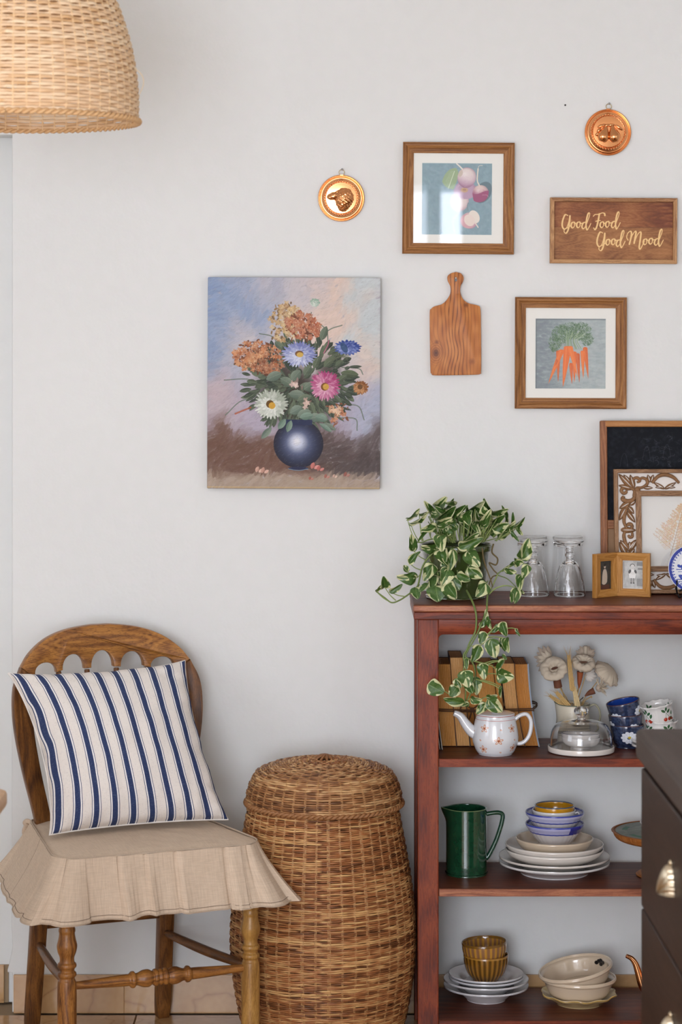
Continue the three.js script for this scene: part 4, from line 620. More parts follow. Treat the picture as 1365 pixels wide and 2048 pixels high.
{
  // ---- lidded basket
  const t = thing('wicker_basket', 'tall lidded wicker basket between the chair and the shelf unit', 'basket', [-0.0405, 0, 0.232]);
  const profile = smooth2([[0.168, 0.004], [0.182, 0.04], [0.2, 0.13], [0.2085, 0.22], [0.2055, 0.3], [0.196, 0.38], [0.182, 0.46], [0.1675, 0.54], [0.163, 0.565]], 220);
  const rAt = (y) => { for (let i = 1; i < profile.length; i++) if (profile[i][1] >= y) { const a = profile[i - 1], b = profile[i]; return lerp(a[0], b[0], (y - a[1]) / (b[1] - a[1] || 1)); } return profile[profile.length - 1][0]; };
  const rows = []; for (let y = 0.006, i = 0; y < 0.556; y += 0.0044, i++) rows.push({ y, r: rAt(y), phase: Math.floor(i / 2) % 2 });
  const tones = toneOf(0x5e3516, 0xa5683a, 0xdcae72);
  part(t, 'weave', weave(rows, 44, { amp: 0.0015, th: 0.0023, tones, seed: 4, loose: 0.0009 }), tinted(0.5), { kind: 'stuff' });
  // uprights in groups of three, seen between the weavers
  const stakes = []; const r = rng(41);
  for (let k = 0; k < 44; k++) { const many = k % 3 === 0 ? 3 : 2; for (let j = 0; j < many; j++) { const a = (k + 0.5) / 44 * 6.283 * 1 + (j - (many - 1) / 2) * 0.013; stakes.push(sweep(profile.filter((_, i) => i % 9 === 0).map((p) => V(Math.sin(a) * (p[0] + 0.0002), p[1], Math.cos(a) * (p[0] + 0.0002))), 0.0014, 5)); } }
  part(t, 'stakes', merged(stakes), M(0xb58a58, 0.5), { kind: 'stuff' });
  part(t, 'lining', lathe([[0, 0.004], ...profile.map((p) => [p[0] - 0.0042, p[1]])], 48), M(0x5a3a20, 0.9));
  rope(0.1685, 0.008, 0.004, 60, M(0x8d5c34, 0.6), t, 'base_rim');
  // lid
  const lid = new THREE.Group(); lid.name = 'lid'; t.add(lid); lid.position.y = 0; lid.rotation.z = -0.004;
  const lp = smooth2([[0.1755, 0.541], [0.174, 0.56], [0.168, 0.582], [0.157, 0.603], [0.147, 0.612], [0.12, 0.6225], [0.08, 0.6305], [0.04, 0.6345], [0.006, 0.636]], 400), la = [0];
  for (let i = 1; i < lp.length; i++) la.push(la[i - 1] + Math.hypot(lp[i][0] - lp[i - 1][0], lp[i][1] - lp[i - 1][1]));
  const lrows = []; let next = 0; for (let i = 1; i < lp.length - 1; i++) if (la[i] >= next) { const dx = lp[i + 1][0] - lp[i - 1][0], dy = lp[i + 1][1] - lp[i - 1][1], l = Math.hypot(dx, dy); lrows.push({ r: lp[i][0], y: lp[i][1], nr: dy / l, ny: -dx / l, phase: Math.floor(lrows.length / 2) % 2 }); next = la[i] + 0.0047; }
  const side = lrows.filter((q) => q.r > 0.06), topRows = lrows.filter((q) => q.r <= 0.06 && q.r > 0.018);
  part(lid, 'weave', mergeGeometries([weave(side, 40, { amp: 0.0014, th: 0.0025, tones: toneOf(0x5f3a1e, 0xa06c40, 0xdab07c), seed: 9 }), weave(topRows, 20, { amp: 0.002, th: 0.0027, tones, seed: 11 })]), tinted(0.5), { kind: 'stuff' });
  const ls = []; for (let k = 0; k < 40; k++) for (const j of [-0.5, 0.5]) { const a = (k + 0.5) / 40 * 6.283 + j * 0.015; ls.push(sweep(lp.filter((p, i) => i % 14 === 0 && p[0] > 0.018).map((p) => V(Math.sin(a) * p[0], p[1], Math.cos(a) * p[0])), 0.0017, 5)); }
  part(lid, 'stakes', merged(ls), M(0xa97c48, 0.5), { kind: 'stuff' });
  part(lid, 'lining', lathe([...lp.map((p) => [Math.max(p[0] - 0.004, 0), p[1] - 0.003]), [0, 0.632]], 40), M(0x5a3a20, 0.9));
  rope(0.1765, 0.5405, 0.0036, 44, M(0x9a6a40, 0.55), lid, 'rim');
  const kn = []; for (let k = 0; k < 9; k++) { const a = k / 9 * 6.283 + 0.2; kn.push(sweep([V(Math.sin(a) * 0.026, 0.632, Math.cos(a) * 0.026), V(Math.sin(a + 0.3) * 0.014, 0.6435, Math.cos(a + 0.3) * 0.014), V(Math.sin(a + 1.6) * 0.004, 0.6465, Math.cos(a + 1.6) * 0.004), V(Math.sin(a + 3) * 0.016, 0.64, Math.cos(a + 3) * 0.016)], 0.0028, 6, 14)); }
  part(lid, 'knob', merged(kn), M(0x8a5c36, 0.55));
  part(lid, 'loose_end', merged([sweep([[0.036, 0.637, 0.02], [0.046, 0.643, 0.018], [0.05, 0.648, 0.012]], 0.0012, 5, 8), sweep([[0.03, 0.637, 0.03], [0.044, 0.6425, 0.034]], 0.0011, 5, 6)]), M(0x8a5c36, 0.55));
}
{
  // ---- woven pendant lamp shade, close to the camera
  const c = at(44, 241, 1.03), t = thing('pendant_lamp', 'pale woven rattan dome lamp shade hanging in the upper left corner', 'lamp', [c.x, c.y, c.z]);
  const Rm = 0.2245, H = 0.385, surf = []; for (let i = 0; i <= 300; i++) { const h = i / 300 * H * 0.995; surf.push([Rm * Math.sqrt(Math.max(0, 1 - (h / H) ** 2)) * (1 - 0.02 * Math.exp(-h * 30)), h]); }
  const rows = [], la = [0]; for (let i = 1; i < surf.length; i++) la.push(la[i - 1] + Math.hypot(surf[i][0] - surf[i - 1][0], surf[i][1] - surf[i - 1][1]));
  let next = 0.004; for (let i = 1; i < surf.length - 1; i++) if (la[i] >= next) { const dx = surf[i + 1][0] - surf[i - 1][0], dy = surf[i + 1][1] - surf[i - 1][1], l = Math.hypot(dx, dy); rows.push({ r: surf[i][0], y: surf[i][1], nr: dy / l, ny: -dx / l }); next = la[i] + 0.0062; }
  const tones = toneOf(0xd8ad7c, 0xeac7a0, 0xf4dab6);
  part(t, 'weave', mergeGeometries([weave(rows.filter((q) => q.r > 0.12), 56, { amp: 0.0026, th: 0.0034, flat: 0.6, tones, seed: 21 }), weave(rows.filter((q) => q.r <= 0.12 && q.r > 0.03), 28, { amp: 0.0026, th: 0.0034, flat: 0.6, tones, seed: 22 })]), tinted(0.6), { kind: 'stuff' });
  const stakes = []; for (let k = 0; k < 56; k++) { const a = (k + 0.5) / 56 * 6.283; stakes.push(sweep(surf.filter((p, i) => i % 10 === 0 && p[0] > 0.03).map((p) => V(Math.sin(a) * p[0], p[1], Math.cos(a) * p[0])), 0.0021, 5)); }
  part(t, 'stakes', merged(stakes), M(0xecc898, 0.6), { kind: 'stuff' });
  rope(Rm + 0.0005, -0.001, 0.0036, 52, M(0xd9ae7c, 0.6), t, 'rim');
  part(t, 'loose_strand', sweep([[0.2195, 0.0985, 0.03], [0.2345, 0.083, 0.032], [0.2365, 0.066, 0.03], [0.229, 0.048, 0.028]], 0.0009, 5, 20), M(0xe3cfae, 0.6));
  part(t, 'bulb_holder', lathe([[0, 0.3], [0.02, 0.3], [0.021, 0.345], [0.012, 0.36], [0.012, 0.39], [0, 0.392]], 20), M(0xe8e4da, 0.5));
  part(t, 'bulb', lathe(smooth2([[0, 0.2], [0.018, 0.206], [0.03, 0.23], [0.024, 0.262], [0.014, 0.285], [0.0135, 0.3], [0, 0.3]], 30), 24), M(0xf4f2ec, 0.35));
  part(t, 'cord', new THREE.CylinderGeometry(0.0028, 0.0028, ROOM.h - c.y - 0.38, 8).translate(0, 0.38 + (ROOM.h - c.y - 0.38) / 2, 0), M(0xe8e2d6, 0.6));
  part(t, 'ceiling_rose', lathe([[0, ROOM.h - c.y - 0.03], [0.03, ROOM.h - c.y - 0.028], [0.045, ROOM.h - c.y - 0.006], [0.046, ROOM.h - c.y], [0, ROOM.h - c.y]], 24), M(0xe8e4da, 0.5));
}
// ---------------------------------------------------------------- dark drawer unit at the right edge, table corner at the left
{
  const s = 1104, z0 = DIST - FOCAL / s, topY = 0.88, x0 = (1291 - MID) / s;                 // back left corner of its body
  const t = thing('drawer_unit', 'dark brown drawer unit with shell-shaped brass pulls in front of the shelf unit', 'drawer unit', [x0, 0, z0], 0.85 * R);
  const dark = wood(51, 0x352822, 0x211815, 0x443630, { freq: 8, warp: 1.2, rx: 0.8, ry: 0.3, fib: 0.6, streak: 0.4, rough: 0.42 });
  const darkTop = wood(52, 0x4c423c, 0x3a312c, 0x5e544e, { freq: 6, warp: 1, rx: 0.8, ry: 0.4, fib: 0.5, streak: 0.3, rough: 0.5 });
  const L = 1.5, D = 0.62;                                       // runs towards the camera along z; drawers face -x
  part(t, 'carcass', box(D - 0.02, topY - 0.14, L - 0.01, D / 2 + 0.012, (topY - 0.06) / 2 + 0.035, L / 2, 'y', 0.003), dark);
  part(t, 'top', box(D + 0.03, 0.056, L + 0.035, D / 2, topY - 0.028, L / 2 - 0.005, 'z', 0.012), darkTop);
  part(t, 'plinth', box(D - 0.06, 0.08, L - 0.04, D / 2 + 0.02, 0.04, L / 2, 'z', 0.002), dark);
  part(t, 'corner_post', box(0.03, topY - 0.05, 0.02, 0.013, (topY - 0.03) / 2 + 0.01, 0.008, 'y', 0.003), dark);
  const brass = M(new THREE.Color().setRGB(0.75, 0.62, 0.42), 0.22, { metalness: 1 });
  const shell = (() => { const g = gridGeo(40, 16, (u, v) => { const a = Math.PI * u, rr = 0.031 * v, rib = 1 + 0.07 * Math.cos(u * 11 * 6.283) * v, h = 0.022 * Math.sqrt(Math.max(0, 1 - v * v)) * (1 + 0.1 * Math.cos(u * 11 * 6.283)); return [-h - 0.001, Math.sin(a) * rr * 1.45 * rib - 0.016, Math.cos(a) * rr * rib]; }); return g; })();
  const rows = [[0.57, 0.248], [0.322, 0.244], [0.08, 0.238]];
  rows.forEach(([y, h]) => [0, 1].forEach((k) => {
    const w = 0.69, zc = 0.035 + w / 2 + k * (w + 0.04), d = part(t, 'drawer', box(0.018, h, w, -0.003, y + h / 2, zc, 'z', 0.004), dark);
    const p = new THREE.Mesh(shell, M(new THREE.Color().setRGB(0.56, 0.47, 0.34), 0.34, { metalness: 1, side: THREE.DoubleSide })); p.name = 'shell_pull'; p.position.set(-0.012, y + h * 0.5, 0.035 + (k ? w * 1.5 + 0.04 : w * 0.5 + 0.02)); d.add(p);
    const lug = new THREE.Mesh(lathe(smooth2([[0, 0], [0.005, 0.001], [0.004, 0.004], [0, 0.006]], 12), 12).rotateZ(Math.PI / 2), brass); lug.name = 'screw_lug'; lug.position.set(-0.012, y + h * 0.5 + 0.033, p.position.z); d.add(lug);
  }));
  // wooden box on it, cut by the picture's edge
  const b = thing('wooden_box', 'reddish wooden box on the drawer unit at the right edge of the picture', 'box', [x0 + 0.075, topY, z0 + 0.05], 0.85 * R);
  const bw = wood(53, 0xa9714a, 0x7a4a2e, 0xc08a60, { freq: 6, warp: 1, rx: 0.4, ry: 0.2 });
  part(b, 'front', box(0.3, 0.075, 0.012, 0.15, 0.0375, 0.3, 'x', 0.002), bw); part(b, 'back', box(0.3, 0.075, 0.012, 0.15, 0.0375, 0.006, 'x', 0.002), bw);
  for (const x of [0.006, 0.294]) part(b, 'side', box(0.012, 0.075, 0.282, x, 0.0375, 0.153, 'z', 0.002), bw);
  part(b, 'bottom', box(0.276, 0.008, 0.282, 0.15, 0.006, 0.153, 'x', 0), bw);
  const jar = thing('white_jar', 'small white pot standing in the wooden box at the right edge', 'pot', [x0 + 0.12, topY + 0.0105, z0 + 0.1]);
  part(jar, 'body', vessel([[0, 0], [0.024, 0], [0.029, 0.01], [0.032, 0.04], [0.03, 0.07], [0.031, 0.083]], 0.003, 32), M(0xe4e2de, 0.25));
  part(jar, 'rim', new THREE.TorusGeometry(0.031, 0.002, 8, 40).rotateX(Math.PI / 2).translate(0, 0.083, 0), M(0xe4e2de, 0.25));
}
{
  // corner of a pale wooden table
  const z = 1.22, p = at(18, 1591, z), t = thing('dining_table', 'pale wooden table of which one rounded corner shows at the left edge', 'table', [p.x, 0, z]);
  const pale = wood(54, 0xd8b088, 0xb98e64, 0xe8c8a2, { freq: 5, warp: 1, rx: 0.8, ry: 0.4, streak: 0.4 });
  const s = new THREE.Shape(); const r = 0.03, W = 0.8, D = 0.85; s.moveTo(-W, 0); s.lineTo(-r, 0); s.quadraticCurveTo(0, 0, 0, r); s.lineTo(0, D - r); s.quadraticCurveTo(0, D, -r, D); s.lineTo(-W, D); s.closePath();
  const y = p.y + 0.014; part(t, 'table_top', uvm(extrude(s, 0.03, 0.007).rotateX(Math.PI / 2).translate(0, y, 0), 'x'), pale);
  for (const [x, zz] of [[-0.14, 0.14], [-0.14, D - 0.14], [-W + 0.08, 0.14], [-W + 0.08, D - 0.14]]) part(t, 'leg', bar([x, 0, zz], [x, y - 0.03, zz], 0.035, 0.035, 0.05, 0.05), pale);
  part(t, 'apron', box(W - 0.25, 0.06, 0.02, -W / 2 - 0.03, y - 0.06, 0.14, 'x'), pale); part(t, 'apron', box(0.02, 0.06, D - 0.3, -0.14, y - 0.06, D / 2, 'z'), pale);
}
// ---------------------------------------------------------------- on top of the shelf unit
const TOP = CAB.top;
const shellGlass = M(0xffffff, 0.015, { transmission: 1, thickness: 0, ior: 1.45 });      // blown walls a millimetre thick
const clearGlass = M(0xffffff, 0.01, { transmission: 1, thickness: 0.004, ior: 1.5 });
{
  // ---- four upturned goblets with ribbed, embossed bowls
  const outer = smooth2([[0.0362, 0.0], [0.0366, 0.004], [0.0352, 0.012], [0.0345, 0.02], [0.0318, 0.034], [0.0285, 0.05], [0.0245, 0.066], [0.0195, 0.074], [0.0098, 0.0815], [0.0078, 0.086], [0.0092, 0.09], [0.0105, 0.0935], [0.0092, 0.097], [0.0078, 0.1], [0.0095, 0.1045], [0.0085, 0.108], [0.0095, 0.112], [0.018, 0.118], [0.0295, 0.1225], [0.0328, 0.125], [0.0325, 0.1275], [0.02, 0.1282], [0, 0.1284]], 150);
  const cut = outer.findIndex((p) => p[1] > 0.0825), wall = outer.slice(0, cut), stem = [[0, 0.076], [0.006, 0.0765], ...outer.slice(cut - 4)];
  const inner = smooth2([[0, 0.0752], [0.008, 0.0742], [0.0175, 0.0695], [0.0228, 0.06], [0.0268, 0.047], [0.0303, 0.032], [0.0328, 0.019], [0.034, 0.01], [0.035, 0.0015], [0.0355, -0.0002], [0.0362, 0.0]], 50);
  const g = lathe([...inner, ...wall.slice(1)], 72), p = g.attributes.position;
  for (let i = 0; i < p.count; i++) { const x = p.getX(i), y = p.getY(i), z = p.getZ(i), r = Math.hypot(x, z), a = Math.atan2(x, z); if (r > 0.0225 - (y - 0.07) * 0.1 && y < 0.1) { const k = sstep(y, 0.012, 0.02) * (1 - sstep(y, 0.066, 0.074)); let d = 0.00025 * Math.cos(a * 18) * k * sstep(y, 0.036, 0.044); const b = a * 6 / 6.283, f = b - Math.round(b), q = Math.hypot(f * 0.036, y - 0.03); d += 0.0005 * Math.exp(-((q - 0.009) ** 2) / 0.000006) + 0.0005 * Math.exp(-(q * q) / 0.000012); p.setX(i, x * (1 + d / r)); p.setZ(i, z * (1 + d / r)); } }
  g.computeVertexNormals();
  const stemG = lathe(stem, 48);
  const make = (label, x, z) => { const t = thing('goblet', label, 'glass', [x, TOP + 0.0006, z], 0, 'upturned glasses'); part(t, 'bowl', g, clearGlass); part(t, 'stem_and_foot', stemG, clearGlass); return t; };
  const a = make('upturned clear goblet next to the double photo frame, front one of the right pair', 0.5262, 0.125);
  
  dup(a, [0.4432, TOP + 0.0006, 0.122], 0.5, 'upturned clear goblet in front, beside the trailing plant and partly behind its leaves', 'upturned glasses');
  // two straight conical tumblers behind them, thick facetted bases uppermost
  const to = smooth2([[0.0405, 0.0], [0.041, 0.003], [0.0398, 0.02], [0.0365, 0.07], [0.0345, 0.1], [0.0335, 0.1165], [0.0338, 0.121], [0.0352, 0.1245], [0.0352, 0.1275], [0.0335, 0.1295], [0.015, 0.1285], [0, 0.128]], 70), ti = smooth2([[0, 0.112], [0.022, 0.111], [0.0305, 0.104], [0.0345, 0.07], [0.038, 0.02], [0.0393, 0.002], [0.0405, 0.0]], 40);
  const tc = to.findIndex((p) => p[1] > 0.108), tw = lathe([...smooth2([[0.0325, 0.108], [0.0348, 0.07], [0.0383, 0.02], [0.0397, 0.002], [0.0405, 0.0]], 30), ...to.slice(1, tc + 1)], 80), tg = lathe([[0, 0.1085], ...to.slice(tc)], 80), q = tg.attributes.position;
  for (let i = 0; i < q.count; i++) { const x = q.getX(i), y = q.getY(i), z = q.getZ(i), r = Math.hypot(x, z), an = Math.atan2(x, z), k = sstep(y, 0.094, 0.1) * (1 - sstep(y, 0.117, 0.12)); if (r > 0.031) { const d = -0.0012 * k * Math.pow(Math.abs(Math.cos(an * 5)), 0.7); q.setX(i, x * (1 + d / r)); q.setZ(i, z * (1 + d / r)); } }
  tg.computeVertexNormals();
  [['upturned conical glass tumbler against the wall behind the goblet next to the photo frame', 0.5300, 0.046], ['upturned conical glass tumbler against the wall behind the goblet beside the plant', 0.4460, 0.044]].forEach(([label, x, z]) => { const t = thing('tumbler', label, 'glass', [x, TOP + 0.0006, z], 0, 'upturned glasses'); part(t, 'wall', tw, shellGlass); part(t, 'thick_base', tg, clearGlass); });
}
// ---- hinged double photo frame
const honey = wood(61, 0xb9823f, 0x94602a, 0xd2a060, { freq: 10, warp: 0.9, rx: 0.2, ry: 0.08, fib: 0.6, streak: 0.5 });
{
  const t = thing('double_photo_frame', 'small hinged honey wood double frame holding two old portrait photographs', 'photo frame', [0.6325, TOP, 0.118]);
  const photo = (dark, seed) => canvasTex(220, 300, (g) => {
    const r = rng(seed); g.fillStyle = dark ? '#3c3833' : '#c9c7c2'; g.fillRect(0, 0, 220, 300);
    const tone = (a) => `rgba(${a},${a},${a - 4},`;
    for (let i = 0; i < 900; i++) { const x = r() * 220, y = r() * 300, k = dark ? 40 + r() * 40 : 150 + r() * 70; g.fillStyle = tone(k | 0) + '0.25)'; g.beginPath(); g.ellipse(x, y, 4 + r() * 14, 10 + r() * 20, 0, 0, 7); g.fill(); }
    if (dark) {                                               // a woman in a pale dress, dim background
      g.fillStyle = '#c9b9a6'; g.beginPath(); g.moveTo(95, 90); g.bezierCurveTo(60, 120, 70, 190, 60, 235); g.bezierCurveTo(90, 260, 130, 250, 150, 220); g.bezierCurveTo(160, 160, 150, 110, 125, 88); g.fill();
      g.fillStyle = '#d2c0ab'; g.beginPath(); g.ellipse(112, 62, 16, 21, 0.1, 0, 7); g.fill(); g.fillStyle = '#2a2622'; g.beginPath(); g.ellipse(110, 48, 19, 14, 0, 0, 7); g.fill(); g.fillStyle = '#c8b6a2'; g.beginPath(); g.ellipse(120, 180, 34, 10, 0.6, 0, 7); g.fill();
      g.fillStyle = '#5a3a30'; g.fillRect(30, 250, 160, 60); g.fillStyle = 'rgba(40,34,30,0.5)'; for (const [x, y] of [[106, 60], [118, 60]]) { g.beginPath(); g.arc(x, y, 2.4, 0, 7); g.fill(); }
    } else {                                                   // a small child standing, holding something
      g.fillStyle = 'rgba(90,90,88,0.55)'; g.fillRect(150, 20, 70, 40); g.fillRect(160, 80, 60, 20); g.fillStyle = 'rgba(110,110,108,0.5)'; g.fillRect(150, 190, 60, 80); g.fillRect(0, 20, 18, 120);
      g.fillStyle = '#e9e7e3'; g.beginPath(); g.moveTo(92, 98); g.bezierCurveTo(60, 120, 66, 170, 74, 190); g.lineTo(132, 190); g.bezierCurveTo(140, 160, 142, 120, 122, 98); g.fill();
      g.fillStyle = '#4a4846'; g.beginPath(); g.ellipse(76, 120, 13, 22, 0.4, 0, 7); g.fill(); g.beginPath(); g.ellipse(136, 120, 12, 20, -0.4, 0, 7); g.fill(); g.fillStyle = '#dcdad5'; g.beginPath(); g.ellipse(108, 136, 26, 14, 0.1, 0, 7); g.fill();
      g.fillStyle = '#d7d5d0'; g.beginPath(); g.ellipse(105, 72, 20, 24, 0, 0, 7); g.fill(); g.strokeStyle = '#55534f'; g.lineWidth = 7; g.beginPath(); g.arc(105, 66, 24, 3.1, 6.3); g.stroke(); g.fillStyle = '#575551'; for (const [x, y] of [[97, 74], [113, 74]]) { g.beginPath(); g.arc(x, y, 2.6, 0, 7); g.fill(); } g.fillRect(100, 86, 10, 2);
      g.fillStyle = '#8a8884'; g.fillRect(84, 188, 16, 46); g.fillRect(108, 188, 16, 46); g.fillStyle = '#4c4a48'; g.fillRect(82, 232, 18, 12); g.fillRect(108, 232, 18, 12);
      g.strokeStyle = '#ece9e2'; g.lineWidth = 16; g.strokeRect(0, 0, 220, 300);
    }
  });
  const H = 0.1, leaf = (w, turn, side, tex, name, nth) => {
    const f = new THREE.Group(); f.name = name; t.add(f); f.rotation.y = turn; const cx = side * (w / 2 + 0.001);
    const prof = [[0, 0], [0, 0.0125], [0.001, 0.0135], [0.004, 0.0135], [0.0175, 0.0095], [0.0175, 0.003]], fg = new THREE.Group(); 
    [[w, 0, H / 2, 0], [H, w / 2, 0, -90], [w, 0, -H / 2, 180], [H, -w / 2, 0, 90]].forEach(([len, x, y, a]) => { const m = part(f, 'frame', mitre(len, prof), honey); m.position.set(cx + x, H / 2 + y, 0); m.rotation.z = a * R; });
    const iw = w - 0.033, ih = H - 0.033, pg = uvRect(box(iw, ih, 0.003, 0, 0, 0, 'x', 0), -iw / 2, -ih / 2, iw, ih).translate(cx, H / 2, 0.002);
    part(f, 'photograph', pg, M(0xffffff, 0.35, { map: tex }), { label: nth });
    part(f, 'back', box(w - 0.004, H - 0.004, 0.002, cx, H / 2, 0.0004, 'x', 0), M(0x7a5a36, 0.9));
    return f;
  };
  leaf(0.075, 40 * R, -1, photo(true, 4), 'leaf', 'sepia photograph of a woman in a pale dress');
  leaf(0.082, -18 * R, 1, photo(false, 6), 'leaf', 'black and white photograph of a standing child');
  part(t, 'hinge', new THREE.CylinderGeometry(0.0014, 0.0014, 0.09, 10).translate(0, 0.05, -0.0005), M(0x9a8250, 0.35, { metalness: 1 }));
}
// ---- blackboard leaning on the wall
{
  const t = thing('blackboard', 'blackboard in a brown wooden frame leaning on the wall behind the carved frame', 'blackboard', [0.606, TOP, 0.05]); t.rotation.x = -0.07;
  const W = 0.3, H = 0.4, bw = wood(63, 0x9d6845, 0x6e4128, 0xb98562, { freq: 9, warp: 1.1, rx: 0.4, ry: 0.12, fib: 1, streak: 0.5 }), d = 0.016;
  part(t, 'stile', box(0.0165, H, d, 0.00825, H / 2, d / 2, 'y', 0.003), bw); part(t, 'stile', box(0.0165, H, d, W - 0.00825, H / 2, d / 2, 'y', 0.003), bw);
  part(t, 'rail', box(W - 0.02, 0.0145, d + 0.0002, W / 2, H - 0.0075, d / 2, 'x', 0.003), wood(64, 0xb07844, 0x845026, 0xc69460, { freq: 9, warp: 0.8, rx: 0.4, ry: 0.12, fib: 0.7, streak: 0.4 }));
  part(t, 'rail', box(W - 0.032, 0.021, d - 0.001, W / 2, 0.158, d / 2, 'x', 0.002), bw); part(t, 'rail', box(W - 0.032, 0.018, d - 0.001, W / 2, 0.009, d / 2, 'x', 0.002), bw);
  part(t, 'lower_panel', box(W - 0.03, 0.135, 0.004, W / 2, 0.083, d * 0.45, 'y', 0), M(0xa07c5c, 0.8));
  const chalk = canvasTex(512, 420, (g, w, h) => {
    g.fillStyle = '#1b1d22'; g.fillRect(0, 0, w, h); const r = rng(14);
    for (let i = 0; i < 500; i++) { const x = r() * w, y = r() * h; g.strokeStyle = `rgba(150,165,180,${0.02 + 0.03 * r()})`; g.lineWidth = 4 + r() * 14; g.beginPath(); g.moveTo(x, y); g.lineTo(x + (r() - 0.5) * 60, y + (r() - 0.4) * 60); g.stroke(); }
    for (let i = 0; i < 70; i++) { const x = 100 + r() * 330, y = 40 + r() * 170; g.strokeStyle = `rgba(180,192,205,${0.07 + 0.12 * r()})`; g.lineWidth = 1.2 + r() * 1.5; g.beginPath(); g.moveTo(x, y); g.bezierCurveTo(x + r() * 30, y - r() * 30, x + 20 + r() * 20, y + r() * 30, x + (r() - 0.3) * 60, y + (r() - 0.5) * 50); g.stroke(); }
    for (const [x, y] of [[60, 140], [160, 110], [250, 100], [330, 90]]) { g.strokeStyle = 'rgba(190,200,214,0.16)'; g.lineWidth = 2; g.beginPath(); g.moveTo(x, y + 40); g.bezierCurveTo(x + 10, y - 40, x + 30, y - 40, x + 34, y + 40); g.stroke(); }
  });
  part(t, 'slate', uvRect(box(W - 0.031, H - 0.18, 0.004, W / 2, 0.168 + (H - 0.182) / 2, d * 0.45, 'x', 0), 0.015, 0.168, W - 0.03, H - 0.182), M(0xffffff, 0.85, { map: chalk, specularIntensity: 0.35 }));
}
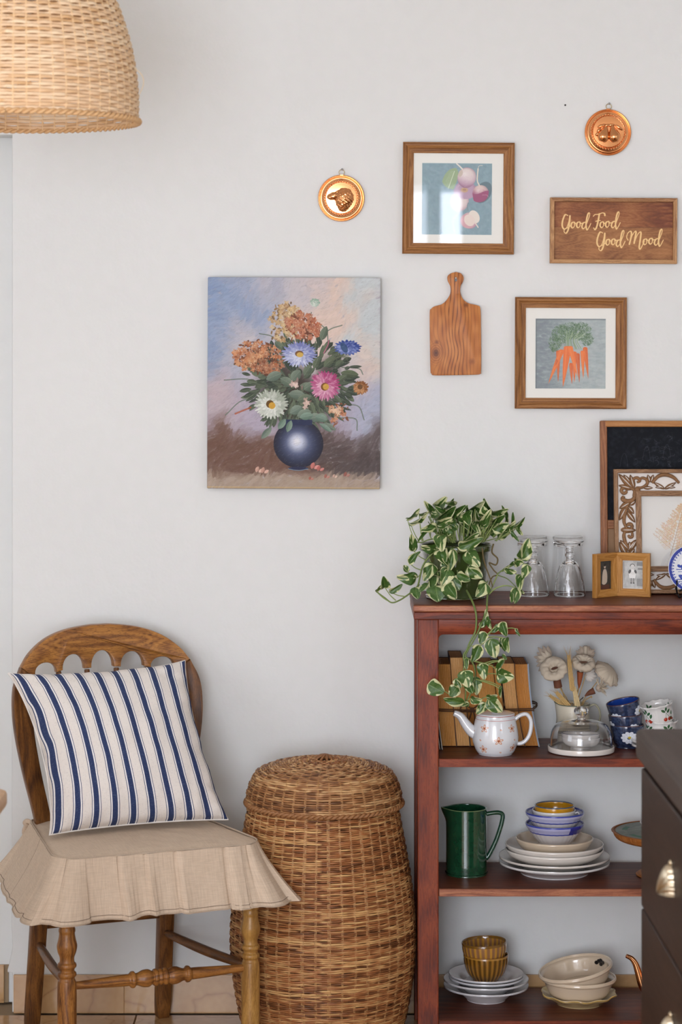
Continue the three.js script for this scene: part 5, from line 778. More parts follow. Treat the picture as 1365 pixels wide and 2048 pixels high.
// ---- carved frame with a pressed fern
{
  const x0 = 0.634, t = thing('carved_frame', 'carved brown and white washed wooden frame holding a pressed fern, leaning on the blackboard', 'picture frame', [x0, TOP, 0.094]); t.rotation.x = -0.115;
  const W = 0.262, H = 0.287, B = 0.0625, bw = wood(66, 0x97714f, 0x634630, 0xb79474, { freq: 12, warp: 1.4, rx: 0.2, ry: 0.08, fib: 1.3, streak: 0.6 }), white = M(0xe6dfd8, 0.85), carve = wood(67, 0x8f6743, 0x63452c, 0xa9815a, { freq: 14, warp: 1.2, rx: 0.1, ry: 0.05, fib: 1.1, streak: 0.4 });
  t.position.y += 0.002;
  const c = new THREE.Group(); c.name = 'moulding'; t.add(c); c.position.set(W / 2, H / 2, 0);
  frameParts(c, 'outer_fillet', W, H, [[0, 0], [0, 0.0155], [0.001, 0.0165], [0.008, 0.0165], [0.009, 0.0155], [0.009, 0.006]], bw);
  frameParts(c, 'inner_fillet', W - 0.1, H - 0.1, [[0, 0.006], [0, 0.0155], [0.001, 0.0165], [0.0115, 0.0165], [0.0125, 0.0155], [0.0125, 0.003]], bw);
  frameParts(c, 'white_ground', W - 0.016, H - 0.016, [[0, 0.0005], [0, 0.0075], [0.044, 0.0075], [0.044, 0.0005]], white);
  part(t, 'backing', box(W - 0.01, H - 0.01, 0.003, W / 2, H / 2, 0.0005, 'x', 0), M(0x5a4634, 0.9));
  // carved scrolls and leaves in the band, proud of the white ground; sheet units: the photo's pixels from the frame's corner
  const k = 1 / 6.827 / 866, P = (x, y) => V((x - 333) * k, H - (y - 150) * k, 0.0105);
  const scrolls = new THREE.Group(); scrolls.name = 'carving'; t.add(scrolls);
  const leafShape = (x0, y0, x1, y1, w) => { const a = P(x0, y0), b = P(x1, y1), d = b.clone().sub(a), L = d.length(), n = V(-d.y / L, d.x / L, 0), g = gridGeo(12, 6, (u, v) => { const ww = w * 1.3 * k * Math.pow(Math.sin(Math.PI * Math.pow(u * 0.94 + 0.03, 0.8)), 0.8), s = (v - 0.5) * 2; return [a.x + d.x * u + n.x * s * ww, a.y + d.y * u + n.y * s * ww, 0.0085 + 0.0055 * (1 - s * s) * Math.sin(Math.PI * (u * 0.9 + 0.05)) - 0.003 * Math.exp(-s * s * 30)]; }); return uvm(g); };
  const vein = (x0, y0, x1, y1) => { const a = P(lerp(x0, x1, 0.12), lerp(y0, y1, 0.12)), b = P(lerp(x0, x1, 0.85), lerp(y0, y1, 0.85)); a.z = b.z = 0.0118; const m = a.clone().lerp(b, 0.5); m.z = 0.0132; return sweep([a, m, b], (q) => 0.0011 * Math.sin(Math.PI * (q * 0.9 + 0.05)), 6, 8); };
  const vines = (pts, w) => uvm(sweep(pts.map((p) => P(...p)), (q) => w * 1.25 * k * (0.65 + 0.35 * Math.sin(q * Math.PI)), 8, 24, 0.7));
  const put = (list, sc, mirror) => { for (const [nm, geo, mt] of list) { const m = part(scrolls, nm, geo, mt); if (mirror) mirror(m); } };
  const L2 = (...a) => [['carved_leaf', leafShape(...a), carve], ['white_groove', vein(...a), white]];
  const corner = [...L2(600, 420, 400, 215, 34), ...L2(610, 410, 560, 225, 30), ...L2(590, 420, 400, 370, 30), ...L2(560, 330, 470, 225, 22), ['carved_vine', vines([[640, 440], [600, 560], [520, 590], [450, 560], [470, 520]], 26), carve], ['carved_scroll', vines([[600, 520], [610, 440], [540, 400], [470, 400], [435, 440], [460, 480], [500, 470], [500, 440]], 20), carve], ['carved_scroll', vines([[640, 400], [720, 400], [790, 350], [780, 290], [720, 270], [690, 300]], 18), carve], ['carved_scroll', vines([[600, 340], [610, 280], [660, 270], [690, 310], [650, 330]], 18), carve], ['carved_boss', uvm(new THREE.SphereGeometry(0.007, 16, 12).scale(1, 1, 0.6).translate(P(655, 430).x, P(655, 430).y, 0.01)), carve], ...L2(740, 405, 870, 405, 20)];
  const leftBand = [...L2(560, 600, 405, 690, 34), ...L2(555, 620, 480, 560, 26), ...L2(545, 640, 630, 580, 26), ...L2(500, 660, 400, 850, 34), ...L2(520, 660, 605, 760, 30), ...L2(510, 730, 620, 880, 28), ['carved_vine', vines([[540, 600], [490, 720], [465, 860], [500, 960]], 20), carve], ...L2(420, 980, 630, 985, 34), ['carved_scroll', vines([[520, 930], [520, 905], [560, 905], [575, 945], [545, 985]], 20), carve], ['carved_scroll', vines([[480, 1000], [460, 1060], [480, 1150], [525, 1230]], 20), carve], ['carved_scroll', vines([[575, 1010], [575, 1070], [540, 1080], [520, 1050]], 18), carve], ...L2(520, 1250, 410, 1120, 26), ...L2(535, 1240, 540, 1140, 22), ...L2(550, 1250, 640, 1110, 28)];
  const topBand = [['carved_vine', vines([[860, 340], [940, 250], [1040, 225], [1150, 260], [1230, 340]], 22), carve], ...L2(830, 330, 800, 225, 24), ...L2(840, 330, 880, 225, 24), ...L2(1030, 420, 880, 330, 22), ...L2(1030, 420, 1190, 330, 22), ...L2(1010, 390, 900, 400, 16), ...L2(1060, 390, 1180, 400, 16)];
  put([...corner, ...leftBand, ...topBand]);
  // the same carving mirrored to the lower half and to the right side
  const flip = (list, fx, fy, only) => { for (const [nm, geo, mt] of list) { const g2 = geo.clone(), p = g2.attributes.position; for (let i = 0; i < p.count; i++) { if (fx) p.setX(i, W - p.getX(i)); if (fy) p.setY(i, H - p.getY(i)); } if (fx !== fy && g2.index) { const ix = g2.index.array; for (let i = 0; i < ix.length; i += 3) [ix[i], ix[i + 1]] = [ix[i + 1], ix[i]]; } g2.computeVertexNormals(); part(scrolls, nm, g2, mt); } };
  flip([...corner, ...leftBand.slice(0, 12), ...topBand], false, true); flip([...corner, ...leftBand, ...topBand.slice(0, 0)], true, false); flip([...corner, ...leftBand.slice(0, 12)], true, true);
  // fern on paper behind the glass
  const iw = W - 2 * B + 0.003, ih = H - 2 * B + 0.003;
  const fern = canvasTex(420, 500, (g, w, h) => {
    g.fillStyle = '#e2e0db'; g.fillRect(0, 0, w, h); const r = rng(17), stem = curve2([[205, 420], [236, 320], [262, 220], [290, 120], [312, 40]], 60);
    const pinna = (x, y, a, L, depth) => { const ex = x + Math.cos(a) * L, ey = y + Math.sin(a) * L; stroke(g, [[x, y], [ex, ey]], 1.6, 'rgba(180,134,92,0.85)'); for (let i = 2; i < 16; i++) { const k = i / 16, l2 = L * 0.2 * (1 - k) + 4; for (const s of [-1, 1]) { const b = a + s * (0.9 + r() * 0.3); if (r() < 0.85) stroke(g, [[lerp(x, ex, k), lerp(y, ey, k)], [lerp(x, ex, k) + Math.cos(b) * l2, lerp(y, ey, k) + Math.sin(b) * l2]], 2 + r() * 2.4, `rgba(${204 + r() * 20},${166 + r() * 20},${126 + r() * 20},0.75)`); } } };
    stroke(g, stem, 3, '#b08358'); for (let i = 6; i < 58; i += 3) { const k = i / 60, [x, y] = stem[i], L = 190 * Math.pow(1 - k, 0.85) * (0.8 + 0.3 * r()); pinna(x, y, -2.75 + (1 - k) * 0.35 + r() * 0.1, L); pinna(x, y, -0.25 - k * 0.7 + r() * 0.1, L * 0.75); }
  });
  part(t, 'pressed_fern', uvRect(box(iw, ih, 0.002, W / 2, H / 2, 0.0035, 'x', 0), W / 2 - iw / 2, H / 2 - ih / 2, iw, ih), M(0xffffff, 0.8, { map: fern }));
  part(t, 'glass', new THREE.BoxGeometry(iw, ih, 0.0012).translate(W / 2, H / 2, 0.0056), thinGlass);
}
// ---- blue and white plate on a wrought stand
const porcelain = M(0xe6e6e4, 0.14, { clearcoat: 0.6, clearcoatRoughness: 0.05 });
{
  const c = at(1383, 1137, 0.15), t = thing('plate_stand', 'black wrought iron stand with curled feet holding the small blue plate', 'stand', [c.x, TOP, 0.15]);
  const iron = M(0x17161a, 0.5, { metalness: 0.4 });
  for (const s of [-1, 1]) part(t, 'foot', sweep([[s * 0.03, 0.003, -0.05], [s * 0.03, 0.004, -0.01], [s * 0.031, 0.006, 0.012], [s * 0.03, 0.002, 0.022], [s * 0.026, 0.005, 0.03], [s * 0.022, 0.014, 0.03], [s * 0.025, 0.019, 0.026], [s * 0.03, 0.016, 0.024]], 0.0022, 8, 50), iron);
  for (const s of [-1, 1]) part(t, 'prong', sweep([[s * 0.03, 0.004, 0.0], [s * 0.034, 0.012, 0.012], [s * 0.036, 0.024, 0.02], [s * 0.035, 0.036, 0.021], [s * 0.0355, 0.04, 0.0235]], 0.0019, 8, 30), iron);
  part(t, 'back', sweep([[-0.03, 0.003, -0.05], [-0.02, 0.05, -0.045], [0, 0.09, -0.035], [0.02, 0.05, -0.045], [0.03, 0.003, -0.05]], 0.002, 8, 40), iron);
  const tex = canvasTex(512, 512, (g) => {
    g.fillStyle = '#e8eaee'; g.fillRect(0, 0, 512, 512); g.translate(256, 256);
    g.strokeStyle = '#22389a'; g.lineWidth = 30; g.beginPath(); g.arc(0, 0, 240, 0, 7); g.stroke();
    for (let i = 0; i < 40; i++) { const a = i / 40 * 6.283; g.save(); g.rotate(a); g.fillStyle = '#2a44a6'; g.beginPath(); g.moveTo(226, -15); g.lineTo(190, 0); g.lineTo(226, 15); g.fill(); g.fillStyle = '#e8eaee'; g.beginPath(); g.arc(216, 0, 5, 0, 7); g.fill(); g.restore(); }
    g.fillStyle = '#2b48a8'; const r = rng(19); const tree = (x, y, s) => { for (let i = 0; i < 7; i++) { g.beginPath(); g.ellipse(x + (r() - 0.5) * 60 * s, y + (r() - 0.5) * 34 * s, 22 * s, 12 * s, r(), 0, 7); g.fill(); } g.fillRect(x - 60 * s, y + 22 * s, 120 * s, 9 * s); };
    tree(-110, -20, 1); tree(-100, 90, 1); tree(10, -90, 1.1); tree(90, 0, 1); tree(40, 100, 1); g.fillRect(-150, 30, 130, 5); g.fillRect(-20, -30, 40, 60); g.beginPath(); g.moveTo(-40, -30); g.lineTo(0, -62); g.lineTo(40, -30); g.fill(); g.fillRect(-150, 140, 300, 6);
  });
  const pl = thing('blue_plate', 'small blue and white patterned plate standing upright on the iron stand', 'plate', [c.x, c.y, 0.158]); pl.rotation.x = -0.16;
  const rr = 46.5 / scaleAt(0.158), pg = lathe(smooth2([[0, -0.002], [rr * 0.55, -0.002], [rr * 0.62, -0.001], [rr * 0.95, 0.006], [rr, 0.0068], [rr * 0.985, 0.0078], [rr * 0.66, 0.0025], [rr * 0.56, 0.0012], [0, 0.0012]], 70), 64).rotateX(Math.PI / 2);
  uvRect(pg, -rr, -rr, 2 * rr, 2 * rr); part(pl, 'plate', pg, M(0xffffff, 0.12, { map: tex, clearcoat: 0.6, clearcoatRoughness: 0.05 }));
}
// ---------------------------------------------------------------- variegated trailing plant in a green pot
{
  const pc = at(912, 1180, 0.165), t = thing('potted_plant', 'trailing green and cream variegated houseplant in a dark green glazed pot on the shelf unit', 'plant', [pc.x, TOP, 0.165]);
  const O = t.position;
  const glaze = M(0x3c4a22, 0.12, { clearcoat: 1, clearcoatRoughness: 0.04 });
  const pot = part(t, 'pot', vessel([[0, 0.003], [0.062, 0.003], [0.0655, 0.006], [0.07, 0.05], [0.0765, 0.105], [0.0785, 0.107], [0.0835, 0.109], [0.0845, 0.113], [0.0845, 0.119], [0.0835, 0.122]], 0.005, 64), glaze);
  part(t, 'pot_foot', lathe([[0, 0.0005], [0.063, 0.0005], [0.0645, 0.002], [0.064, 0.0042], [0, 0.0042]], 48), M(0xb98a5c, 0.8), { label: 'unglazed tan foot of the pot' });
  part(t, 'soil', lathe([[0, 0.1], [0.076, 0.1], [0.076, 0.108], [0.04, 0.111], [0, 0.112]], 32), M(0x33261c, 1));
  // three leaf pictures: green heart, cream flanks and streaks along the side veins
  const picture = (seed, cream) => canvasTex(256, 384, (g, w, h) => {
    const d = g.createImageData(w, h), D = d.data, G1 = [50, 84, 30], G2 = [104, 136, 60], C1 = [212, 210, 164], C2 = [172, 184, 122];
    for (let y = 0; y < h; y++) for (let x = 0; x < w; x++) {
      const s = (x / w - 0.5) * 2, v = 1 - y / h, a = Math.abs(s), side = s > 0 ? 3.1 : 7.7, q = v - a * 0.55;
      const f = n2(q * 1.15 + seed, side + a * 0.7 + seed) * 0.8 + 0.28 * n2(q * 3.1 + seed * 2, a * 1.5 + side) + 0.6 * (a - 0.5) + cream - 0.17;
      const m = sstep(f, 0.0, 0.05), fine = n2(x / 5, y / 30) * 0.5 + 0.5; let c = mix3(mix3(G1, G2, clamp(fine * 0.5 + 0.25 * n2(q * 9, a * 3 + seed), 0, 1)), mix3(C1, C2, clamp(0.3 * fine + 0.35 * n2(q * 8 + seed, a * 6), 0, 1)), m);
      const vein = Math.abs(((v - a * 0.5) * 9) % 1 - 0.5); if (vein < 0.05) c = mix3(c, [120, 150, 84], 0.25); if (a < 0.03) c = mix3(c, [150, 172, 110], 0.6);
      const i = (y * w + x) * 4; D[i] = c[0]; D[i + 1] = c[1]; D[i + 2] = c[2]; D[i + 3] = 255;
    }
    g.putImageData(d, 0, 0);
  });
  const looks = [[1.3, 0.0], [5.7, 0.22], [9.2, -0.25], [14.6, 0.1], [20.1, -0.1]].map(([s, c]) => M(0xffffff, 0.36, { map: picture(s, c), side: THREE.DoubleSide, clearcoat: 0.25, clearcoatRoughness: 0.3 }));
  // unit leaf: base at 0, tip at y = 1, half width 1 (scaled later); fold lifts the sides, curl drops the tip
  const unit = (fold, curl, wave) => gridGeo(12, 16, (a, b) => { const s = (a - 0.5) * 2, heart = b < 0.16 ? Math.sqrt(b / 0.16) : 1, hw = heart * Math.pow(Math.max(0, 1 - Math.pow((b - 0.3) / 0.72, 2)), b > 0.3 ? 0.75 : 0.3), back = b < 0.2 ? -0.1 * Math.abs(s) * (1 - b / 0.2) : 0; return [s * hw, b + back, Math.abs(s) * hw * fold - curl * b * b + wave * Math.sin(b * 8 + s * 2.5) * Math.abs(s)]; });
  const shapes = [unit(0.16, 0.18, 0.06), unit(0.24, 0.26, 0.08), unit(0.08, 0.1, 0.05), unit(0.36, 0.1, 0.06), unit(0.18, 0.36, 0.1)];
  const r = rng(77), stalk = M(0x8fa05a, 0.5), stemMat = M(0x6f8244, 0.55), brownStem = M(0x6a5a34, 0.7);
  const leaf = (bx, by, tx, ty, w, z, dz = 0, roll = 0) => {
    const a = at(bx, by, z).sub(O), b = at(tx, ty, z + dz).sub(O), d = b.clone().sub(a), L = d.length(), y = d.clone().normalize();
    let n = V(0, 0, 1).addScaledVector(y, -y.z).normalize(); const x = y.clone().cross(n); n = n.applyAxisAngle(y, roll * 0.7);
    const xx = y.clone().cross(n), m = new THREE.Matrix4().makeBasis(xx.multiplyScalar(w * 1.22 / scaleAt(z) / 2), y.multiplyScalar(L), n.multiplyScalar(L));
    const me = part(t, 'leaf', shapes[Math.floor(r() * 5)], looks[Math.floor(r() * 5)]); me.matrix.copy(m).setPosition(a); me.matrix.decompose(me.position, me.quaternion, me.scale); return me;
  };
  const stalkTo = (x0, y0, z0, x1, y1, z1, rad = 0.0011, sag = 0.2, mt = stalk) => { const a = at(x0, y0, z0).sub(O), b = at(x1, y1, z1).sub(O), m = a.clone().lerp(b, 0.5); m.y += -sag * a.distanceTo(b) * 0.5; return part(t, 'stalk', sweep([a, m, b], (k) => rad * (1.15 - 0.3 * k), 6, 10), mt); };
  const La = (x, y) => [740 + x / 8.03, 985 + y / 8.03], Rb = (x, y) => [890 + x / 7.184, 985 + y / 7.184], Hc = (x, y) => [850 + x / 6.825, 1190 + y / 6.825];
  const vine = (pts, F, rad, mt = stemMat) => part(t, 'vine', sweep(pts.map((p) => { const q = F(p[0], p[1]); return at(q[0], q[1], p[2]).sub(O); }), (k) => rad * (1.1 - 0.35 * k), 7, pts.length * 7), mt);
  // [base x, y, tip x, y, width, depth z, tip depth change, roll, stalk from x, y]
  const left = [
    [105, 1590, 185, 1500, 62, 0.2, 0.01, 0.9, 350, 1765], [240, 1520, 225, 1358, 140, 0.2, 0.02, 0.3, 420, 1735], [325, 1585, 525, 1500, 95, 0.21, 0.01, 0.6, 560, 1670], [740, 1370, 487, 1385, 175, 0.22, 0.02, -0.3, 810, 1320], [600, 1275, 556, 1152, 86, 0.2, -0.01, 0.5, 640, 1290], [640, 1138, 772, 952, 105, 0.21, 0.01, -0.6, 820, 1245], [700, 930, 680, 682, 125, 0.19, 0.02, 0.4, 900, 1085], [602, 425, 800, 300, 88, 0.16, 0.05, 1.0, 740, 795], [650, 490, 935, 383, 60, 0.17, 0.05, 1.1, 800, 800], [795, 355, 940, 335, 72, 0.14, 0.03, 0.9, 840, 780], [800, 440, 890, 390, 46, 0.18, 0.02, 1.0, 860, 780],
    [985, 325, 930, 190, 110, 0.16, 0.04, 0.5, 975, 700], [1090, 265, 1192, 118, 165, 0.15, 0.05, -0.4, 1080, 680], [1060, 565, 868, 590, 130, 0.23, 0.03, 0.3, 1090, 700], [950, 625, 800, 715, 62, 0.22, 0.03, 0.9, 990, 745], [1070, 912, 845, 885, 150, 0.25, 0.03, -0.5, 1100, 940], [1130, 700, 1150, 898, 185, 0.26, 0.03, 0.2, 1140, 690], [1090, 525, 1300, 440, 150, 0.22, 0.05, 0.3, 1140, 690], [1110, 430, 1365, 250, 170, 0.2, 0.05, 0.3, 1160, 680], [1150, 940, 1200, 1130, 190, 0.265, 0.02, 0.3, 1100, 930], [1010, 1165, 880, 1390, 180, 0.255, 0.02, 0.2, 960, 1060], [1010, 1330, 1000, 1512, 150, 0.25, 0.03, -0.3, 1060, 1250], [1060, 1515, 1100, 1735, 265, 0.275, 0.02, 0.1, 1100, 1300], [735, 1535, 765, 1690, 150, 0.24, 0.02, 0.2, 800, 1480], [930, 1475, 790, 1585, 92, 0.25, 0.01, 0.7, 960, 1400], [1250, 1235, 1185, 1470, 200, 0.28, 0.02, -0.3, 1260, 1130], [1240, 1500, 1360, 1695, 190, 0.28, 0.02, 0.2, 1240, 1300], [1170, 1130, 1240, 1225, 90, 0.26, 0.01, 0, 1150, 1080], [1200, 240, 1340, 155, 66, 0.13, 0.03, 0.8, 1170, 500], [1080, 1280, 1120, 1450, 120, 0.23, 0.02, 0.2, 1100, 1200], [1220, 330, 1080, 250, 90, 0.17, 0.02, -0.2, 1240, 600], [1010, 340, 1060, 420, 80, 0.14, 0.01, 0.4, 1040, 640],
  ];
  const right = [
    [5, 305, 282, 205, 110, 0.2, 0.05, 0.5, 60, 640], [60, 330, 290, 250, 76, 0.22, 0.03, 0.4, 100, 640], [300, 300, 345, 440, 140, 0.23, 0.04, 0.2, 260, 620], [330, 300, 324, 214, 48, 0.15, 0.02, 0, 330, 560], [360, 245, 562, 145, 125, 0.16, 0.05, 0.4, 330, 600], [642, 290, 578, 152, 100, 0.17, 0.04, -0.3, 560, 640], [675, 300, 872, 275, 96, 0.18, 0.05, 0.4, 600, 650], [880, 425, 856, 212, 58, 0.16, 0.03, 0.7, 700, 650], [700, 430, 808, 390, 120, 0.2, 0.05, 0.2, 620, 650], [555, 465, 642, 290, 118, 0.22, 0.03, -0.2, 560, 660], [520, 420, 450, 278, 72, 0.21, 0.03, -0.7, 520, 640], [930, 560, 1000, 300, 56, 0.17, 0.02, 0.8, 720, 690], [980, 475, 1155, 368, 50, 0.18, 0.02, 0.8, 800, 660], [1045, 500, 1112, 612, 62, 0.19, 0.02, 0.6, 830, 640], [960, 520, 1024, 682, 60, 0.2, 0.02, 0.7, 820, 640], [860, 545, 995, 478, 80, 0.19, 0.03, 0.6, 740, 700], [780, 505, 882, 488, 46, 0.17, 0.02, 0.7, 690, 640], [920, 560, 890, 430, 60, 0.18, 0.02, 0.4, 760, 680],
    [290, 690, 497, 598, 92, 0.24, 0.02, 0.5, 240, 700], [215, 772, 498, 715, 140, 0.27, 0.03, 0.35, 170, 860], [335, 860, 475, 1048, 190, 0.27, 0.03, 0.1, 300, 790], [345, 1080, 512, 1218, 185, 0.275, 0.02, 0.2, 330, 1060], [590, 1308, 478, 1485, 170, 0.275, 0.02, -0.2, 620, 1270], [0, 855, 52, 1042, 100, 0.27, 0.02, 0.4, 30, 800], [120, 825, 80, 1135, 112, 0.275, 0.02, -0.3, 120, 800], [195, 1170, 352, 1270, 118, 0.285, 0.02, 0.5, 180, 1120], [110, 1215, 210, 1402, 160, 0.28, 0.01, 0, 110, 1180], [40, 1330, 152, 1502, 180, 0.29, 0.02, 0.2, 60, 1250], [1110, 945, 1215, 702, 170, 0.25, 0.02, 0.2, 1080, 965], [1010, 1000, 1104, 1010, 112, 0.24, 0.02, 0.1, 960, 1030], [870, 1112, 1022, 1150, 86, 0.25, 0.02, 0.6, 800, 1130], [990, 1028, 905, 1082, 52, 0.25, 0.02, 0.5, 1030, 1010], [1190, 1045, 1128, 1215, 118, 0.25, 0.02, 0.1, 1100, 990], [1090, 1198, 1080, 1402, 108, 0.255, 0.02, 0.3, 1020, 1165], [1010, 1385, 958, 1570, 84, 0.265, 0.02, 0.4, 1020, 1350], [1040, 1390, 1022, 1578, 104, 0.268, 0.02, -0.3, 1010, 1360], [1090, 1395, 1132, 1450, 50, 0.26, 0.01, 0.5, 1030, 1370],
    [130, 190, 20, 150, 80, 0.15, 0.03, 0.6, 150, 500], [250, 380, 330, 520, 90, 0.2, 0.03, 0.3, 240, 620], [420, 420, 470, 560, 100, 0.2, 0.03, 0.4, 430, 640], [150, 370, 60, 440, 80, 0.23, 0.03, -0.4, 150, 640],
  ];
  const hang = [
    [765, 425, 872, 238, 92, 0.33, 0.01, 0.6, 720, 520], [820, 515, 758, 658, 112, 0.335, 0.01, 0.2, 730, 530], [900, 615, 962, 855, 172, 0.338, 0.01, 0.1, 720, 720], [1050, 585, 1072, 762, 66, 0.33, 0.01, 0.6, 870, 580], [1110, 598, 1142, 782, 94, 0.335, 0.02, 0.4, 860, 575], [1060, 380, 1112, 560, 112, 0.34, 0.01, 0.3, 850, 545], [1020, 420, 930, 500, 74, 0.33, 0.01, 0.3, 870, 540], [1250, 462, 1285, 555, 40, 0.33, 0.01, 0.5, 1130, 455], [740, 695, 658, 915, 132, 0.338, 0.01, -0.2, 640, 700], [570, 868, 568, 1018, 62, 0.33, 0.01, 0.3, 540, 860], [790, 945, 802, 1120, 134, 0.34, 0.02, 0.2, 690, 905], [1080, 895, 985, 1092, 72, 0.33, 0.01, 0.7, 800, 935], [1005, 1085, 1192, 1130, 172, 0.335, 0.02, 0.1, 850, 1080], [548, 1045, 592, 1245, 182, 0.345, 0.02, 0.1, 540, 1030], [430, 1148, 480, 1268, 98, 0.335, 0.01, 0.2, 530, 1100], [600, 1205, 652, 1342, 114, 0.345, 0.01, 0.2, 570, 1150], [440, 1258, 350, 1382, 142, 0.335, 0.01, 0.1, 560, 1250], [522, 1470, 262, 1428, 118, 0.34, 0.01, -0.4, 560, 1480], [60, 1225, 252, 1332, 190, 0.34, 0.02, 0.1, 400, 1400], [640, 1415, 782, 1440, 96, 0.345, 0.01, 0.3, 590, 1430], [880, 1435, 1032, 1592, 172, 0.34, 0.015, 0.1, 850, 1420], [830, 1488, 715, 1608, 112, 0.338, 0.01, 0.3, 760, 1490], [690, 1130, 722, 1362, 120, 0.33, 0.01, -0.4, 620, 1120], [850, 1392, 992, 1380, 66, 0.33, 0.01, 0.5, 770, 1420], [1050, 1255, 1036, 1402, 44, 0.335, 0.01, 0.5, 720, 1155], [1070, 812, 1115, 882, 46, 0.33, 0.01, 0.5, 1080, 890], [880, 340, 905, 470, 60, 0.33, 0.01, 0.5, 850, 230], [600, 1490, 470, 1500, 60, 0.33, 0.01, 0.4, 560, 1470],
  ];
  for (const [list, F] of [[left, La], [right, Rb], [hang, Hc]]) for (const [bx, by, tx, ty, w, z, dz, roll, sx, sy] of list) {
    const a = F(bx, by), b = F(tx, ty), c = F(sx, sy), sc = F === La ? 8.03 : F === Rb ? 7.184 : 6.825;
    leaf(a[0], a[1], b[0], b[1], w / sc, z, dz, roll); stalkTo(c[0], c[1], F === Hc ? z : lerp(z, 0.2, 0.35), a[0], a[1], z, 0.0011, F === Hc ? -0.12 : 0.16);
  }
  // more of the crown's leaves, seen behind and between those above
  for (let i = 0; i < 34; i++) { const x = lerp(872, 1000, r()), y = 1022 + r() * 46 + Math.pow(Math.abs(x - 930) / 70, 2) * 12, a = (r() - 0.5) * 1.6 + (x - 930) / 90, L = 19 + r() * 12, z = 0.1 + r() * 0.13; leaf(x, y, x + Math.sin(a) * L, y - Math.cos(a) * L * 0.75, 12 + r() * 9, z, (r() - 0.2) * 0.04, (r() - 0.5) * 1.2); stalkTo(lerp(x, 926, 0.5), 1085, lerp(z, 0.17, 0.3), x, y, z, 0.0011, 0); }
  // upright stalks in the middle of the crown
  for (let i = 0; i < 46; i++) { const x = lerp(868, 985, r()), k = (x - 926) / 60, z = 0.1 + r() * 0.14; stalkTo(lerp(x, 926, 0.25), 1086 - r() * 6, lerp(z, 0.17, 0.3), x + k * 14 + (r() - 0.5) * 10, 1042 - r() * 30 + k * k * 14, z, 0.0012, (r() - 0.5) * 0.1, r() < 0.5 ? stalk : stemMat); }
  // vines
  vine([[1170, 850, 0.24], [1050, 940, 0.25], [930, 1060, 0.25], [850, 1190, 0.245], [810, 1340, 0.24], [770, 1500, 0.235], [680, 1590, 0.225], [590, 1660, 0.215], [470, 1735, 0.205], [350, 1768, 0.2], [240, 1690, 0.2], [105, 1592, 0.2]], La, 0.0021);
  vine([[1200, 720, 0.2], [1050, 740, 0.21], [930, 765, 0.2], [840, 800, 0.2], [740, 797, 0.19]], La, 0.0016);
  vine([[700, 740, 0.2], [680, 860, 0.21], [760, 950, 0.21], [735, 1040, 0.215], [640, 1010, 0.22], [700, 1110, 0.225], [760, 1180, 0.23], [690, 1210, 0.235], [640, 1320, 0.25], [630, 1480, 0.27]], Rb, 0.0018, brownStem);
  vine([[540, 800, 0.255], [560, 960, 0.262], [610, 1120, 0.26], [660, 1250, 0.26], [690, 1360, 0.26]], Rb, 0.0018, brownStem);
  vine([[760, 1170, 0.235], [880, 1080, 0.24], [1000, 1000, 0.25], [1080, 945, 0.25]], Rb, 0.0016); vine([[760, 1180, 0.235], [700, 1320, 0.25], [640, 1440, 0.27], [625, 1465, 0.275]], Rb, 0.0015, stalk); vine([[640, 1460, 0.275], [720, 1385, 0.272], [850, 1340, 0.27], [960, 1350, 0.265], [1010, 1385, 0.265]], Rb, 0.0015, stalk); vine([[770, 1190, 0.235], [900, 1240, 0.245], [1020, 1350, 0.26]], Rb, 0.0013);
  vine([[575, -60, 0.262], [610, 10, 0.285], [655, 100, 0.312], [692, 215, 0.335], [706, 330, 0.336], [690, 500, 0.335], [615, 650, 0.335], [580, 740, 0.335], [530, 830, 0.335], [545, 930, 0.335], [535, 1040, 0.335], [560, 1250, 0.335], [555, 1480, 0.33]], Hc, 0.0022);
  vine([[865, -60, 0.265], [858, 20, 0.29], [850, 130, 0.318], [845, 220, 0.335], [770, 400, 0.336], [720, 520, 0.335], [650, 650, 0.335], [600, 740, 0.335], [560, 840, 0.335], [640, 900, 0.335], [690, 1050, 0.333], [660, 1250, 0.333], [600, 1400, 0.333], [560, 1480, 0.332]], Hc, 0.0019);
  vine([[680, 905, 0.335], [800, 930, 0.335], [900, 960, 0.335], [970, 1010, 0.335]], Hc, 0.0014, stalk); vine([[700, 1150, 0.335], [860, 1200, 0.336], [980, 1250, 0.337], [1040, 1310, 0.337]], Hc, 0.0014, stalk); vine([[860, 945, 0.334], [950, 915, 0.335], [1040, 905, 0.335]], Hc, 0.0013, stalk);
}
// ---------------------------------------------------------------- what stands on the three shelves
const [S1, S2, S3] = CAB.shelf;
const glazeM = (c, r = 0.14, e = {}) => M(c, r, { clearcoat: 0.7, clearcoatRoughness: 0.06, ...e });
const creamWhite = glazeM(0xe2dbd2), coolWhite = glazeM(0xe4e1de), beigeGlaze = glazeM(0xd8c4aa);
const ringBand = (r, y, t, n = 64) => new THREE.TorusGeometry(r, t, 8, n).rotateX(Math.PI / 2).translate(0, y, 0);
function uvCyl(g, y0, h) { const p = g.attributes.position, uv = g.attributes.uv; for (let i = 0; i < p.count; i++) uv.setY(i, (p.getY(i) - y0) / h); return g; }
function bowl(Rr, h, foot, t = 0.003, belly = 0.5, ring = 0.003) {
  return vessel([[0, ring * 0.6], [foot * 0.8, ring * 0.6], [foot * 0.86, 0], [foot, 0], [foot * 1.03, ring], [lerp(foot, Rr, 0.55), lerp(ring, h, 0.3 * belly + 0.06)], [lerp(foot, Rr, 0.9), lerp(ring, h, 0.45 + 0.2 * belly)], [Rr, h]], t);
}
